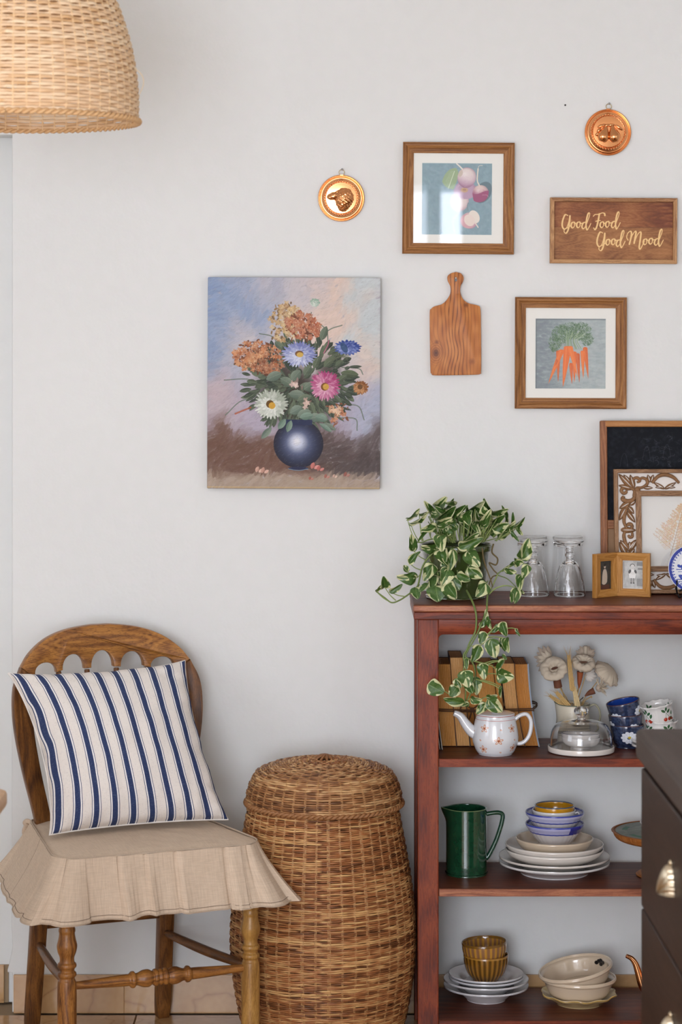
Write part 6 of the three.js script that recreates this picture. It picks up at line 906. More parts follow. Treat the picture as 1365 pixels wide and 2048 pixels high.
const plateG = (Rr, h, foot, well) => vessel([[0, 0.002], [foot * 0.85, 0.002], [foot * 0.88, 0], [foot, 0], [foot * 1.02, 0.003], [well, h * 0.45], [lerp(well, Rr, 0.5), h * 0.78], [Rr, h]], 0.0035, 72, 30);
// ---- old books, fore-edges outwards, tied with twine
{
  const pagesM = [0xd69248, 0xe0a462, 0xc6803a, 0xdc9a4c].map((c, i) => wood(80 + i, c, new THREE.Color(c).multiplyScalar(0.6).getHex(), new THREE.Color(c).lerp(lin(0xf0d8b0), 0.35).getHex(), { freq: 17, warp: 0.35, rx: 0.4, ry: 0.06, fib: 1.2, streak: 0.8, rough: 0.85, w: 256, h: 256 }));
  const covers = [0x3a2f2a, 0x54382a, 0x2b2a30, 0x6a5a48, 0x46382e, 0x9aa9ba].map((c) => M(c, 0.7));
  const spec = [[0.036, 0.191, 'leftmost old book in the tied row, leaning at the post'], [0.031, 0.206, 'tallest old book in the tied row, second from the post'], [0.0295, 0.19, 'old book with dark page tops, third from the post'], [0.0425, 0.19, 'thickest old book of the tied row, behind the hanging vine'], [0.0185, 0.186, 'thin old book right of the thickest one in the tied row'], [0.034, 0.1925, 'old book second from the right end of the tied row'], [0.032, 0.191, 'old book with a pale blue cover at the right end of the tied row']];
  const zF = 0.150, zB = 0.032; let x = 0.2292;
  spec.forEach(([th, h, label], i) => {
    const lean = lerp(0.07, 0.135, i / 6), bend = i > 4 ? 0.3 : 0.05;
    const t = thing('book', label, 'book', [x + th / 2, S1 + 0.0003, 0], 0, 'old books tied with twine');
    const shear = (g) => { const p = g.attributes.position; for (let k = 0; k < p.count; k++) { const y = p.getY(k), q = y / 0.19; p.setX(k, p.getX(k) - lean * y + bend * 0.06 * q * (q - 1)); } g.computeVertexNormals(); return g; };
    const slab = (w, hh, d, xx, yy, zz) => { const g = new THREE.BoxGeometry(w, hh, d, 1, 14, 1); uvm(g, 'y', i * 0.13, i * 0.07); return shear(g.translate(xx, yy, zz)); };
    part(t, 'pages', slab(th - 0.0022, h - 0.004, zF - zB - 0.004, 0, h / 2, (zF + zB) / 2 - 0.002), pagesM[i % 4]);
    for (const s of [-1, 1]) part(t, 'cover', slab(s > 0 && i === 6 ? 0.0028 : 0.0009, h - 0.001, zF - zB, s * (th / 2 - (s > 0 && i === 6 ? 0 : 0.0006)), h / 2, (zF + zB) / 2), s > 0 && i === 6 ? covers[5] : covers[(i + (s > 0 ? 1 : 0)) % 5]);
    part(t, 'spine', slab(th - 0.001, h - 0.001, 0.001, 0, h / 2, zB), covers[i % 5]);
    x += th + 0.0003;
  });
  const tw = thing('twine', 'dark brown twine tied in a bow round the row of old books', 'twine', [0.2335, 0, 0]);
  const yT = 0.7375, lx = 0.2225 - 0.2335, rx2 = x - 0.2335 - 0.125 * (yT - S1) - 0.0055, tM = M(0x5a3d28, 0.95), kx = at(945, 1428, 0.155).x - 0.2335;
  for (const dy of [0, -0.004]) part(tw, 'loop', sweep([[lx, yT + dy, zB - 0.003], [lx - 0.0005, yT + dy, zF - 0.01], [lx + 0.004, yT + dy, zF + 0.0022], [kx, yT + dy - 0.002, zF + 0.0026], [rx2 - 0.01, yT + dy + 0.001, zF + 0.0022], [rx2 + 0.0015, yT + dy, zF - 0.008], [rx2 + 0.0015, yT + dy, zB - 0.003], [lx, yT + dy, zB - 0.0035]], 0.0014, 6, 70), tM);
  part(tw, 'bow', merged([sweep([[kx, yT, zF + 0.004], [kx - 0.02, yT + 0.012, zF + 0.006], [kx - 0.026, yT - 0.004, zF + 0.006], [kx, yT - 0.002, zF + 0.005]], 0.0016, 6, 24), sweep([[kx, yT, zF + 0.004], [kx + 0.018, yT + 0.01, zF + 0.006], [kx + 0.022, yT - 0.006, zF + 0.006], [kx, yT - 0.002, zF + 0.005]], 0.0016, 6, 24), sweep([[kx, yT, zF + 0.005], [kx - 0.006, yT - 0.02, zF + 0.006], [kx - 0.016, yT - 0.034, zF + 0.005]], 0.0014, 6, 14), sweep([[kx, yT, zF + 0.005], [kx + 0.006, yT - 0.018, zF + 0.006], [kx + 0.003, yT - 0.036, zF + 0.005]], 0.0014, 6, 14), new THREE.SphereGeometry(0.004, 12, 10).translate(kx, yT, zF + 0.004)]), tM);
  // thin dark booklets leaning by the post
  [0, 1].forEach((k) => { const nb = thing('booklet', k ? 'thin grey booklet leaning at the foot of the tied books' : 'thin black booklet leaning against the post beside the tied books', 'booklet', [0.2252 + k * 0.0052, S1 + 0.0005, 0.17]); nb.rotation.z = 0.13; part(nb, 'cover', box(0.0028, 0.072 - k * 0.006, 0.08, 0, 0.036 - k * 0.003, -0.02, 'y', 0.0005), M(k ? 0x6e6a6a : 0x1d1c20, 0.5)); part(nb, 'pages', box(0.0016, 0.069 - k * 0.006, 0.0785, 0.0002, 0.036 - k * 0.003, -0.0188, 'y', 0), M(0xcfc8bc, 0.9)); });
}
// ---- teapot
{
  const z = 0.235, c = at(991.5, 1500, z), t = thing('teapot', 'white porcelain teapot with small orange painted flowers in front of the old books', 'teapot', [c.x, S1 + 0.0004, z]);
  const px = (x, y) => { const p = at(820 + x / 2.505, 1270 + y / 2.505, z); return [p.x - c.x, p.y - S1]; };
  const tex = canvasTex(1536, 512, (g, w, h) => {
    g.fillStyle = '#e3e5e8'; g.fillRect(0, 0, w, h); g.fillStyle = '#c25a4a'; g.fillRect(0, h * (1 - 0.905), w, 4);
    const X = (x) => (0.5 + Math.asin(clamp((x - 428) / 2.505 / scaleAt(z) / 0.051, -1, 1)) / 6.283) * w, Y = (y) => (597 - y) / (597 - 395);
    const flower = (x, v, s) => { g.save(); g.translate(x, (1 - v * 0.97) * h); for (let i = 0; i < 5; i++) { g.rotate(1.2566); g.fillStyle = '#c9825a'; g.beginPath(); g.ellipse(0, -17 * s, 8 * s, 15 * s, 0, 0, 7); g.fill(); g.fillStyle = '#eadcd0'; g.beginPath(); g.ellipse(0, -17 * s, 4.5 * s, 10 * s, 0, 0, 7); g.fill(); } g.fillStyle = '#a8542e'; g.beginPath(); g.arc(0, 0, 7 * s, 0, 7); g.fill(); g.restore(); };
    const bud = (x, v) => { g.save(); g.translate(x, (1 - v * 0.97) * h); g.fillStyle = '#c9825a'; g.beginPath(); g.ellipse(0, 0, 13, 9, 0.4, 0, 7); g.fill(); g.fillStyle = '#ecdccf'; g.beginPath(); g.ellipse(1, 0, 7, 4.5, 0.4, 0, 7); g.fill(); g.restore(); };
    for (const [x, y] of [[365, 450], [508, 452], [437, 512], [358, 560], [515, 555]]) flower(X(x), Y(y), 1.65); for (const [x, y] of [[450, 455], [350, 512], [450, 575], [517, 512], [320, 470]]) bud(X(x), Y(y));
    for (const u of [0.08, 0.2, 0.86, 0.96]) { flower(u * w, 0.7, 1.2); flower((u + 0.05) * w, 0.25, 1.2); bud((u + 0.03) * w, 0.5); }
  });
  const body = uvCyl(vessel([[0, 0.002], [0.033, 0.002], [0.035, 0], [0.038, 0.0005], [0.044, 0.008], [0.0515, 0.028], [0.0518, 0.045], [0.0475, 0.07], [0.044, 0.083], [0.0432, 0.0885]], 0.003, 64, 40), 0, 0.0885);
  const pm = glazeM(0xffffff, 0.12, { map: tex }), plain = glazeM(0xe3e5e8, 0.12);
  part(t, 'body', body, pm);
  part(t, 'lid', lathe(smooth2([[0.0435, 0.0885], [0.0438, 0.0905], [0.041, 0.0925], [0.025, 0.0955], [0.008, 0.0975], [0.007, 0.101], [0.011, 0.1065], [0.009, 0.111], [0, 0.1125]], 50), 48), plain);
  part(t, 'lid_line', ringBand(0.0437, 0.0885, 0.0006), M(0xb85a48, 0.3));
  const sp = [[345, 500], [310, 480], [280, 445], [258, 412], [240, 399], [221, 391]].map((p) => [...px(...p), 0.0]);
  part(t, 'spout', sweep(sp, (k) => lerp(0.0165, 0.0062, Math.pow(k, 0.7)), 20, 30), plain);
  const hd = [[525, 425], [552, 404], [585, 398], [606, 425], [608, 465], [598, 505], [575, 535], [545, 545], [525, 535]].map((p) => [...px(...p), 0.0]);
  part(t, 'handle', sweep(hd, 0.0046, 14, 50, 1.2), plain);
}
// ---- cake plate with glass dome, two little bowls inside
{
  const z = 0.212, c = at(1163, 1500, z), base = thing('cake_plate', 'round white cake plate under the glass dome', 'plate', [c.x, S1, z]);
  part(base, 'plate', lathe(smooth2([[0, 0.001], [0.06, 0.0005], [0.0735, 0.002], [0.0755, 0.006], [0.0755, 0.0125], [0.074, 0.0142], [0.0722, 0.013], [0.071, 0.0105], [0.05, 0.0098], [0, 0.0098]], 60), 72), creamWhite);
  const y0 = S1 + 0.0098, b = bowl(0.0442, 0.024, 0.024, 0.0022, 0.4);
  const b1 = thing('small_bowl', 'small white bowl under the glass dome, lower of two', 'bowl', [c.x, y0 + 0.0003, z]); part(b1, 'bowl', b, coolWhite); part(b1, 'grey_band', ringBand(0.0405, 0.0175, 0.0006), M(0x9a9aa0, 0.4));
  const b2 = thing('small_bowl', 'small white bowl with a dark blue rim under the glass dome, upper of two', 'bowl', [c.x - 0.001, y0 + 0.0105, z]); part(b2, 'bowl', b, coolWhite); part(b2, 'blue_rim', ringBand(0.0432, 0.0243, 0.0009), M(0x3c4a66, 0.3));
  const d = thing('glass_dome', 'clear glass cake dome with a knob covering two small white bowls', 'dome', [c.x, S1 + 0.0108, z]);
  const o = smooth2([[0.07, 0], [0.0705, 0.004], [0.0692, 0.025], [0.064, 0.043], [0.054, 0.0535], [0.036, 0.0595], [0.015, 0.062], [0.0095, 0.0635], [0.0085, 0.067], [0.0105, 0.071], [0.0145, 0.076], [0.016, 0.082], [0.0135, 0.0885], [0.007, 0.0915], [0, 0.092]], 90), inn = smooth2([[0, 0.0588], [0.03, 0.0572], [0.05, 0.0515], [0.061, 0.0415], [0.0663, 0.025], [0.0677, 0.004], [0.0677, 0.0003], [0.07, 0]], 50);
  const ck = o.findIndex((p) => p[1] > 0.063);
  part(d, 'dome', lathe([...inn, ...o.slice(1, ck)], 80), clearGlass); part(d, 'knob', lathe([[0, 0.0618], [0.009, 0.0622], ...o.slice(ck)], 40), clearGlass);
}
// ---- enamel pitcher holding dried flowers
{
  const z = 0.088, c = at(1147, 1450, z), t = thing('pitcher', 'cream enamel pitcher with a dark printed band holding dried flowers behind the glass dome', 'pitcher', [c.x, S1 + 0.0003, z]);
  const tex = canvasTex(1024, 256, (g, w, h) => { g.fillStyle = '#ddd3bd'; g.fillRect(0, 0, w, h); const r = rng(33); for (let i = 0; i < 60; i++) { g.fillStyle = 'rgba(110,90,70,0.5)'; g.fillRect(r() * w, r() * h, 2 + r() * 3, 2 + r() * 3); } g.strokeStyle = '#3d3a36'; for (let i = 0; i < 44; i++) { const x = i / 44 * w; g.lineWidth = 4; g.beginPath(); g.moveTo(x, 170); g.bezierCurveTo(x + 8, 130, x + 26, 130, x + 20, 165); g.bezierCurveTo(x + 14, 182, x + 4, 172, x + 10, 158); g.stroke(); g.beginPath(); g.moveTo(x, 182); g.lineTo(x + 24, 140); g.stroke(); } g.fillStyle = '#3d3a36'; g.fillRect(0, 120, w, 3); g.fillRect(0, 190, w, 3); });
  const g = uvCyl(vessel([[0, 0.001], [0.041, 0.001], [0.043, 0.003], [0.0415, 0.03], [0.038, 0.06], [0.037, 0.085], [0.0385, 0.089]], 0.0018, 64, 34), 0, 0.09), p = g.attributes.position;
  for (let i = 0; i < p.count; i++) { const x = p.getX(i), y = p.getY(i), a = Math.atan2(p.getZ(i), -x); const k = Math.exp(-a * a * 6) * sstep(y, 0.05, 0.09); p.setX(i, x - 0.0055 * k); p.setY(i, y + 0.005 * k); }
  g.computeVertexNormals(); part(t, 'body', g, M(0xffffff, 0.35, { map: tex, clearcoat: 0.3 }));
  part(t, 'handle', sweep([[0.0375, 0.084, 0], [0.05, 0.088, 0], [0.0595, 0.078, 0], [0.063, 0.06, 0], [0.057, 0.04, 0], [0.042, 0.028, 0]], 0.0024, 10, 36, 1.8), M(0xb9b59a, 0.35)); 
  part(t, 'green_rim', sweep(Array.from({ length: 65 }, (_, i) => { const a = i / 64 * 6.283, k = Math.exp(-(Math.atan2(Math.cos(a), -Math.sin(a)) ** 2) * 6); return V(Math.sin(a) * 0.0382 - 0.0055 * k, 0.0895 + 0.005 * k, Math.cos(a) * 0.0382); }), 0.0009, 6, 0, 1, false), M(0x54624c, 0.4));
  const Z = (x, y, zz = z) => at(1050 + x / 6.5, 1280 + y / 6.5, zz), foot = V(c.x, S1 + 0.012, z);
  const cloth = M(0xcfc0aa, 0.9), cloth2 = M(0xc2b09c, 0.9), brown = M(0x6e3f28, 0.75), straw = M(0xc8a56a, 0.75), strawPale = M(0xd8c090, 0.8);
  const K = 1 / 6.5 / 866;
  const flowerThing = (label, x, y, zz) => { const q = Z(x, y, zz); return thing('dried_flower', label, 'dried flower', q.toArray(), 0, 'dried flowers in the enamel pitcher'); };
  const stem = (t2, x, y, zz, bx = 0, r2 = 0.0011, mt = straw, name = 'stem') => { const o = t2.position, a = foot.clone().add(V(bx, 0.005, 0)).sub(o), b = Z(x, y, zz).sub(o), neck = V(c.x + bx * 1.6, S1 + 0.088, z).sub(o); part(t2, name, sweep([a, neck, b], r2, 6, 16), mt); };
  // pouch-like seed heads: a swollen ring with a dark mouth
  const pouch = (w, h2, seed) => { const pr = smooth2([[0.0001, -0.55], [0.35, -0.5], [0.8, -0.25], [1, 0.12], [0.95, 0.4], [0.72, 0.56], [0.46, 0.5], [0.34, 0.3], [0.26, 0.05], [0.0001, -0.1]], 50), g2 = lathe(pr, 56), p2 = g2.attributes.position; for (let i = 0; i < p2.count; i++) { const x = p2.getX(i), y = p2.getY(i), zz = p2.getZ(i), a = Math.atan2(x, zz), f = 1 + 0.05 * n2(Math.cos(a) * 2 + seed, Math.sin(a) * 2 + y) + 0.02 * Math.sin(a * 13 + seed + y * 2), n = Math.hypot(x, zz); p2.setXYZ(i, x * f * w, (y + 0.06 * n2(a * 1.5 + seed, n * 2)) * h2, zz * f * w); } g2.computeVertexNormals(); return g2; };
  const petal = (L, w) => gridGeo(8, 12, (a, b) => { const s = (a - 0.5) * 2, hw = Math.pow(Math.sin(Math.PI * Math.pow(b * 0.93 + 0.05, 0.75)), 0.8) * w; return [s * hw, b * L, (1 - s * s) * hw * 0.5 + L * 0.18 * Math.sin(b * 2.4)]; });
  const petalsRound = (t2, n, L, w, tilt, mt, spin = 0, arc = 6.283, lay = 0) => { for (let i = 0; i < n; i++) { const m = part(t2, 'petal', petal(L * (0.85 + 0.25 * ((i * 7) % 5) / 5), w), mt); m.rotation.set(0, 0, 0); m.rotation.order = 'ZXY'; m.rotation.z = spin + i / n * arc; m.rotation.x = tilt; m.position.z = lay; } };
  const dbl = (m) => { m.side = THREE.DoubleSide; return m; }; dbl(cloth); dbl(cloth2);
  { const f = flowerThing('dried flower with a fan of beige petals, leftmost in the enamel pitcher', 320, 250, 0.075); petalsRound(f, 9, 0.036, 0.0072, -0.25, cloth2, 0.1, 3.0); petalsRound(f, 6, 0.03, 0.007, 0.25, cloth, 0.4, 2.6, 0.005); part(f, 'calyx', ovoid(0.009, 0.006, 0.007).translate(0.008, -0.002, -0.002), brown); stem(f, 350, 260, 0.073, -0.01); }
  { const f = flowerThing('beige dried seed pod with a dark mouth and brown collar, left of the wheat', 380, 385, 0.115); const m = part(f, 'pod', pouch(0.0315, 0.021, 2), cloth); m.rotation.set(0.9, 0, 0.33, 'ZXY'); const s2 = part(f, 'collar', sweep([V(0.006, -0.016, -0.006), V(0.011, -0.042, -0.01)], (k) => lerp(0.0085, 0.0095, k), 14, 6), brown); part(f, 'mouth', ovoid(0.008, 0.003, 0.0035).rotateZ(0.3).translate(0.001, 0.004, 0.006), M(0x59382a, 0.9)); stem(f, 450, 610, 0.105, -0.006); }
  { const f = flowerThing('beige dried seed pod with a rust brown cone, right of the wheat', 765, 315, 0.112); const m = part(f, 'pod', pouch(0.0275, 0.023, 5), cloth); m.rotation.set(0.55, 0, -0.08, 'ZXY'); part(f, 'mouth', ovoid(0.0105, 0.0022, 0.003).translate(-0.002, 0.006, 0.009), M(0x6b4a38, 0.9)); part(f, 'cone', sweep([V(-0.007, -0.017, -0.004), V(-0.0075, -0.027, -0.005), V(-0.009, -0.044, -0.006), V(-0.0095, -0.056, -0.007)], (k) => lerp(0.0078, 0.0012, Math.pow(k, 1.6)), 14, 12), M(0x9a4e26, 0.6)); stem(f, 705, 600, 0.1, 0.002); }
  { const f = flowerThing('dried flower with ruffled grey petals and an upright tube, highest in the pitcher', 790, 215, 0.07); petalsRound(f, 11, 0.026, 0.006, -0.3, cloth2, -1.5, 3.1); part(f, 'tube', sweep([V(0, -0.004, 0.002), V(0, 0.012, 0.002), V(0.0005, 0.024, 0.002)], 0.0048, 14, 8), cloth); part(f, 'tube_mouth', ringBand(0.0042, 0.0242, 0.001, 20).translate(0.0005, 0, 0.002), cloth2); stem(f, 770, 300, 0.07, 0.004); }
  { const f = flowerThing('dried flower like a beige fluted bell drooping to the right', 1060, 440, 0.09); const g2 = gridGeo(56, 14, (a, b) => { const q = a * 6.283, rr = 0.034 * Math.pow(b, 0.6) * (1 + 0.05 * Math.sin(q * 9) * b); return [Math.cos(q) * rr, 0.016 * (1 - b * b) + 0.0015 * Math.sin(q * 18) * b, Math.sin(q) * rr * 0.95]; }); const m = part(f, 'bell', g2, cloth); m.rotation.set(0.5, 0, -0.75, 'ZXY'); part(f, 'rolled_edge', sweep(Array.from({ length: 57 }, (_, i) => { const q = i / 56 * 6.283, rr = 0.034 * (1 + 0.05 * Math.sin(q * 9)); return V(Math.cos(q) * rr, 0.0015 * Math.sin(q * 18), Math.sin(q) * rr * 0.95); }), 0.0018, 6, 0, 1, false), cloth2).rotation.set(0.5, 0, -0.75, 'ZXY'); stem(f, 960, 520, 0.088, 0.012); }
  { const f = flowerThing('spiky pale dried seed head with a brown base, lowest on the right', 975, 625, 0.118); const r = rng(55); for (let i = 0; i < 34; i++) { const m = part(f, 'spike', sweep([V(0, 0.004, 0), V(0, 0.012, 0.001), V(0, 0.0225 + r() * 0.005, 0)], (k) => 0.0026 * (1 - k * 0.75), 6, 6), cloth); m.rotation.set((r() - 0.35) * 2.4, r() * 6.28, -1.1 + (r() - 0.5) * 3.0, 'ZXY'); } part(f, 'core', ovoid(0.009, 0.009, 0.009, 0.05), cloth2); part(f, 'base', sweep([V(-0.012, -0.006, 0), V(-0.023, -0.011, 0), V(-0.034, -0.0185, 0)], (k) => lerp(0.0075, 0.0012, k * k), 12, 10), brown); stem(f, 760, 745, 0.115, 0.008, 0.0012, M(0x5a4632, 0.8)); }
  { const f = flowerThing('white curled dried petals below the rust brown cone', 800, 455, 0.085); petalsRound(f, 5, 0.024, 0.007, 0.1, M(0xd8d0c6, 0.9, { side: THREE.DoubleSide }), -2.4, 1.8); part(f, 'calyx', ovoid(0.004, 0.004, 0.004), cloth2); stem(f, 790, 470, 0.085, 0.006); }
  { const f = flowerThing('bare straw stalk crossing at the right of the pitcher', 870, 740, 0.1); stem(f, 870, 730, 0.1, 0.014, 0.0013); part(f, 'tip', ovoid(0.0016, 0.003, 0.0016), straw); }
  const ear = (label, x0, y0, x1, y1, zz, w, mt, awn, bx) => {
    const q = Z(x0, y0, zz), t2 = thing('wheat_ear', label, 'wheat ear', q.toArray(), 0, 'wheat ears in the enamel pitcher'), d = Z(x1, y1, zz).sub(q), L = d.length(), u = d.clone().normalize(), s = V(-u.y, u.x, 0), gs = [], as = [], r = rng(Math.round(x0 + y0));
    const n = Math.round(L / 0.0042); for (let i = 0; i < n; i++) for (const k of [-1, 0, 1]) { const tp = 1 - 0.5 * Math.pow(i / n, 1.5), g2 = ovoid(0.0015 * w * tp, 0.0044, 0.0015 * w * tp), a = Math.atan2(u.y, u.x) - Math.PI / 2 - k * 0.42; g2.rotateZ(a).translate(u.x * L * i / n + s.x * -k * 0.0026 * w * tp, u.y * L * i / n + s.y * -k * 0.0026 * w * tp, k ? 0.001 : 0.0026 + (i % 2) * 0.0006); gs.push(g2); if (k || i % 2) { const b = V(u.x * L * i / n, u.y * L * i / n, 0.002), e = b.clone().addScaledVector(u, awn * (0.6 + 0.6 * r())).addScaledVector(s, -k * awn * (0.1 + 0.3 * r())); as.push(sweep([b, e], (kk) => 0.0004 * (1 - 0.7 * kk), 4)); } }
    part(t2, 'grains', merged(gs), mt, { kind: 'stuff' }); part(t2, 'awns', merged(as), mt, { kind: 'stuff' }); stem(t2, x0, y0, zz, bx, 0.0011, mt);
  };
  ear('tall upright wheat ear in the middle of the enamel pitcher', 620, 640, 570, 190, 0.125, 1.35, straw, 0.03, 0.004); ear('papery pale wheat ear low in the middle of the pitcher', 690, 860, 640, 600, 0.122, 1.6, strawPale, 0.016, 0.008);
  ear('wheat ear bending left, upper of the two at the pitcher spout', 575, 860, 405, 670, 0.112, 1.35, straw, 0.022, 0.0); ear('wheat ear bending left, lower of the two at the pitcher spout', 560, 880, 315, 715, 0.105, 1.2, straw, 0.02, -0.004);
}
// ---- blue flowered bowls, white cherry cups, saucers
{
  const z = 0.148, c = at(1255, 1490, z);
  const tex = canvasTex(1024, 320, (g, w, h) => {
    const r = rng(44); g.fillStyle = '#2a3452'; g.fillRect(0, 0, w, h); for (let i = 0; i < 900; i++) { const q = r(); g.fillStyle = css(mix3([22, 28, 48], [74, 92, 128], q), 0.45); g.beginPath(); g.ellipse(r() * w, r() * h, 6 + r() * 26, 5 + r() * 18, r() * 3, 0, 7); g.fill(); }
    const fl = (x, y, s) => { for (let i = 0; i < 10; i++) { const a = i / 10 * 6.283; g.fillStyle = '#e2e6ee'; g.beginPath(); g.ellipse(x + Math.cos(a) * 40 * s, y + Math.sin(a) * 40 * s, 27 * s, 18 * s, a, 0, 7); g.fill(); } g.fillStyle = '#eceff4'; g.beginPath(); g.arc(x, y, 34 * s, 0, 7); g.fill(); g.strokeStyle = '#8a96b4'; g.lineWidth = 2; for (let i = 0; i < 10; i++) { const a = i / 10 * 6.283 + 0.3; g.beginPath(); g.moveTo(x + Math.cos(a) * 14, y + Math.sin(a) * 14); g.lineTo(x + Math.cos(a) * 46 * s, y + Math.sin(a) * 46 * s); g.stroke(); } g.fillStyle = '#3d4f7a'; g.beginPath(); g.arc(x - 4, y + 5, 13 * s, 0, 7); g.fill(); g.fillStyle = '#c9b23a'; g.beginPath(); g.arc(x + 2, y - 4, 13 * s, 0, 7); g.fill(); };
    fl(0.5 * w, 0.5 * h, 1.35); fl(0.78 * w, 0.6 * h, 1.2); fl(0.2 * w, 0.6 * h, 1.2);
  });
  const outerM = glazeM(0xffffff, 0.15, { map: tex }), cobalt = glazeM(0x1c3f94, 0.1), rimM = M(0x5a3226, 0.3);
  const b = uvCyl(vessel([[0, 0.002], [0.022, 0.002], [0.0225, 0], [0.025, 0], [0.0262, 0.003], [0.0335, 0.016], [0.0372, 0.034], [0.0392, 0.051]], 0.0028, 60, 30), 0, 0.052);
  const lining = lathe(smooth2([[0.0001, 0.0052], [0.02, 0.0058], [0.03, 0.0175], [0.0337, 0.034], [0.0359, 0.0507]], 40), 56);
  const put = (label, y, turn, tilt, dx = 0) => { const t = thing('blue_bowl', label, 'bowl', [c.x + dx, y, z], 0, 'blue flowered bowls'); t.rotation.set(0, turn, 0); const k = new THREE.Group(); t.rotation.set(tilt[0], turn, tilt[1], 'ZXY'); part(t, 'body', b, outerM); part(t, 'lining', lining, cobalt); part(t, 'brown_rim', ringBand(0.0378, 0.0518, 0.0011), rimM); };
  put('dark blue bowl with a white daisy, bottom of the stack of three', S1 + 0.0004, 0.03, [0, 0]);
  put('dark blue bowl in the middle of the stack of three', S1 + 0.0235, -1.35, [0, 0.06], -0.001); put('tilted dark blue bowl with a cobalt inside, top of the stack of three', S1 + 0.0545, 1.1, [0.05, 0.21], 0.0005);
  // white scalloped cups with cherries
  const zc = 0.15, cc = at(1323, 1450, zc), ct = canvasTex(1024, 320, (g, w, h) => {
    g.fillStyle = '#e8e6e2'; g.fillRect(0, 0, w, h); const leafy = (x, y, a, s) => leafBlob(g, x, y, 60 * s, 20 * s, a, [70, 120, 70], [34, 78, 50]);
    for (const x0 of [0.5, 0.02, 0.27, 0.75]) { const x = x0 * w; leafy(x + 50, 80, -2.4, 1); leafy(x + 70, 90, -0.7, 1); leafy(x + 60, 70, -1.5, 0.9); g.strokeStyle = '#4a6a3a'; g.lineWidth = 4; g.beginPath(); g.moveTo(x + 60, 90); g.lineTo(x + 45, 150); g.moveTo(x + 62, 90); g.lineTo(x + 92, 150); g.stroke(); for (const dx of [42, 94]) { g.fillStyle = '#b8321e'; g.beginPath(); g.arc(x + dx, 166, 23, 0, 7); g.fill(); g.fillStyle = '#e58a70'; g.beginPath(); g.arc(x + dx - 7, 158, 6, 0, 7); g.fill(); } g.fillStyle = '#3a4a86'; for (const [dx, dy] of [[-60, 205], [-44, 215], [-52, 195]]) { g.beginPath(); g.arc(x + dx, dy, 12, 0, 7); g.fill(); } leafy(x - 40, 215, 0.2, 0.7); leafy(x - 70, 215, 3.3, 0.7); leafy(x - 130, 130, -1.2, 1); leafy(x - 130, 140, 2, 0.9); g.fillStyle = '#9a3a2a'; g.beginPath(); g.ellipse(x - 120, 175, 26, 16, 0.5, 0, 7); g.fill(); }
  });
  const cm = glazeM(0xffffff, 0.14, { map: ct }), cg = uvCyl(vessel([[0, 0.002], [0.022, 0.002], [0.0225, 0], [0.025, 0], [0.027, 0.004], [0.0335, 0.024], [0.0345, 0.046], [0.0355, 0.054], [0.0385, 0.06]], 0.0026, 72, 34), 0, 0.06), cp = cg.attributes.position;
  for (let i = 0; i < cp.count; i++) { const y = cp.getY(i), a = Math.atan2(cp.getX(i), cp.getZ(i)), k = sstep(y, 0.05, 0.06) * 0.03 * Math.cos(a * 12) + sstep(y, 0.01, 0.02) * 0.012 * Math.cos(a * 24) * (1 - sstep(y, 0.046, 0.052)); cp.setX(i, cp.getX(i) * (1 + k)); cp.setZ(i, cp.getZ(i) * (1 + k)); cp.setY(i, y + sstep(y, 0.05, 0.06) * 0.0009 * Math.cos(a * 12)); } cg.computeVertexNormals();
  [['white scalloped cup with painted cherries, lower of two behind the drawer unit', 0, 0, 0], ['tilted white scalloped cup with painted cherries, upper of two', 0.0395, 0.19, 0.1]].forEach(([label, dy, tilt, turn]) => { const t = thing('cherry_cup', label, 'cup', [cc.x, S1 + 0.0004 + dy, zc], 0, 'cherry cups'); t.rotation.set(0.06 * (dy ? 1 : 0), turn, tilt, 'ZXY'); part(t, 'body', cg, cm); part(t, 'foot_ring', ringBand(0.0236, 0.0013, 0.0012), coolWhite); });
  const sx = at(1306, 1485, 0.215), sg = plateG(0.046, 0.0125, 0.025, 0.03);
  [['small white saucer beside the blue bowls, lower of two', 0], ['small white saucer beside the blue bowls, upper of two', 0.0095]].forEach(([label, dy]) => { const t = thing('saucer', label, 'saucer', [sx.x, S1 + 0.0004 + dy + 0.0, 0.2]); part(t, 'plate', sg, coolWhite); part(t, 'dark_rim', ringBand(0.0452, 0.0133, 0.0006), M(0x8a8a86, 0.4)); });
}
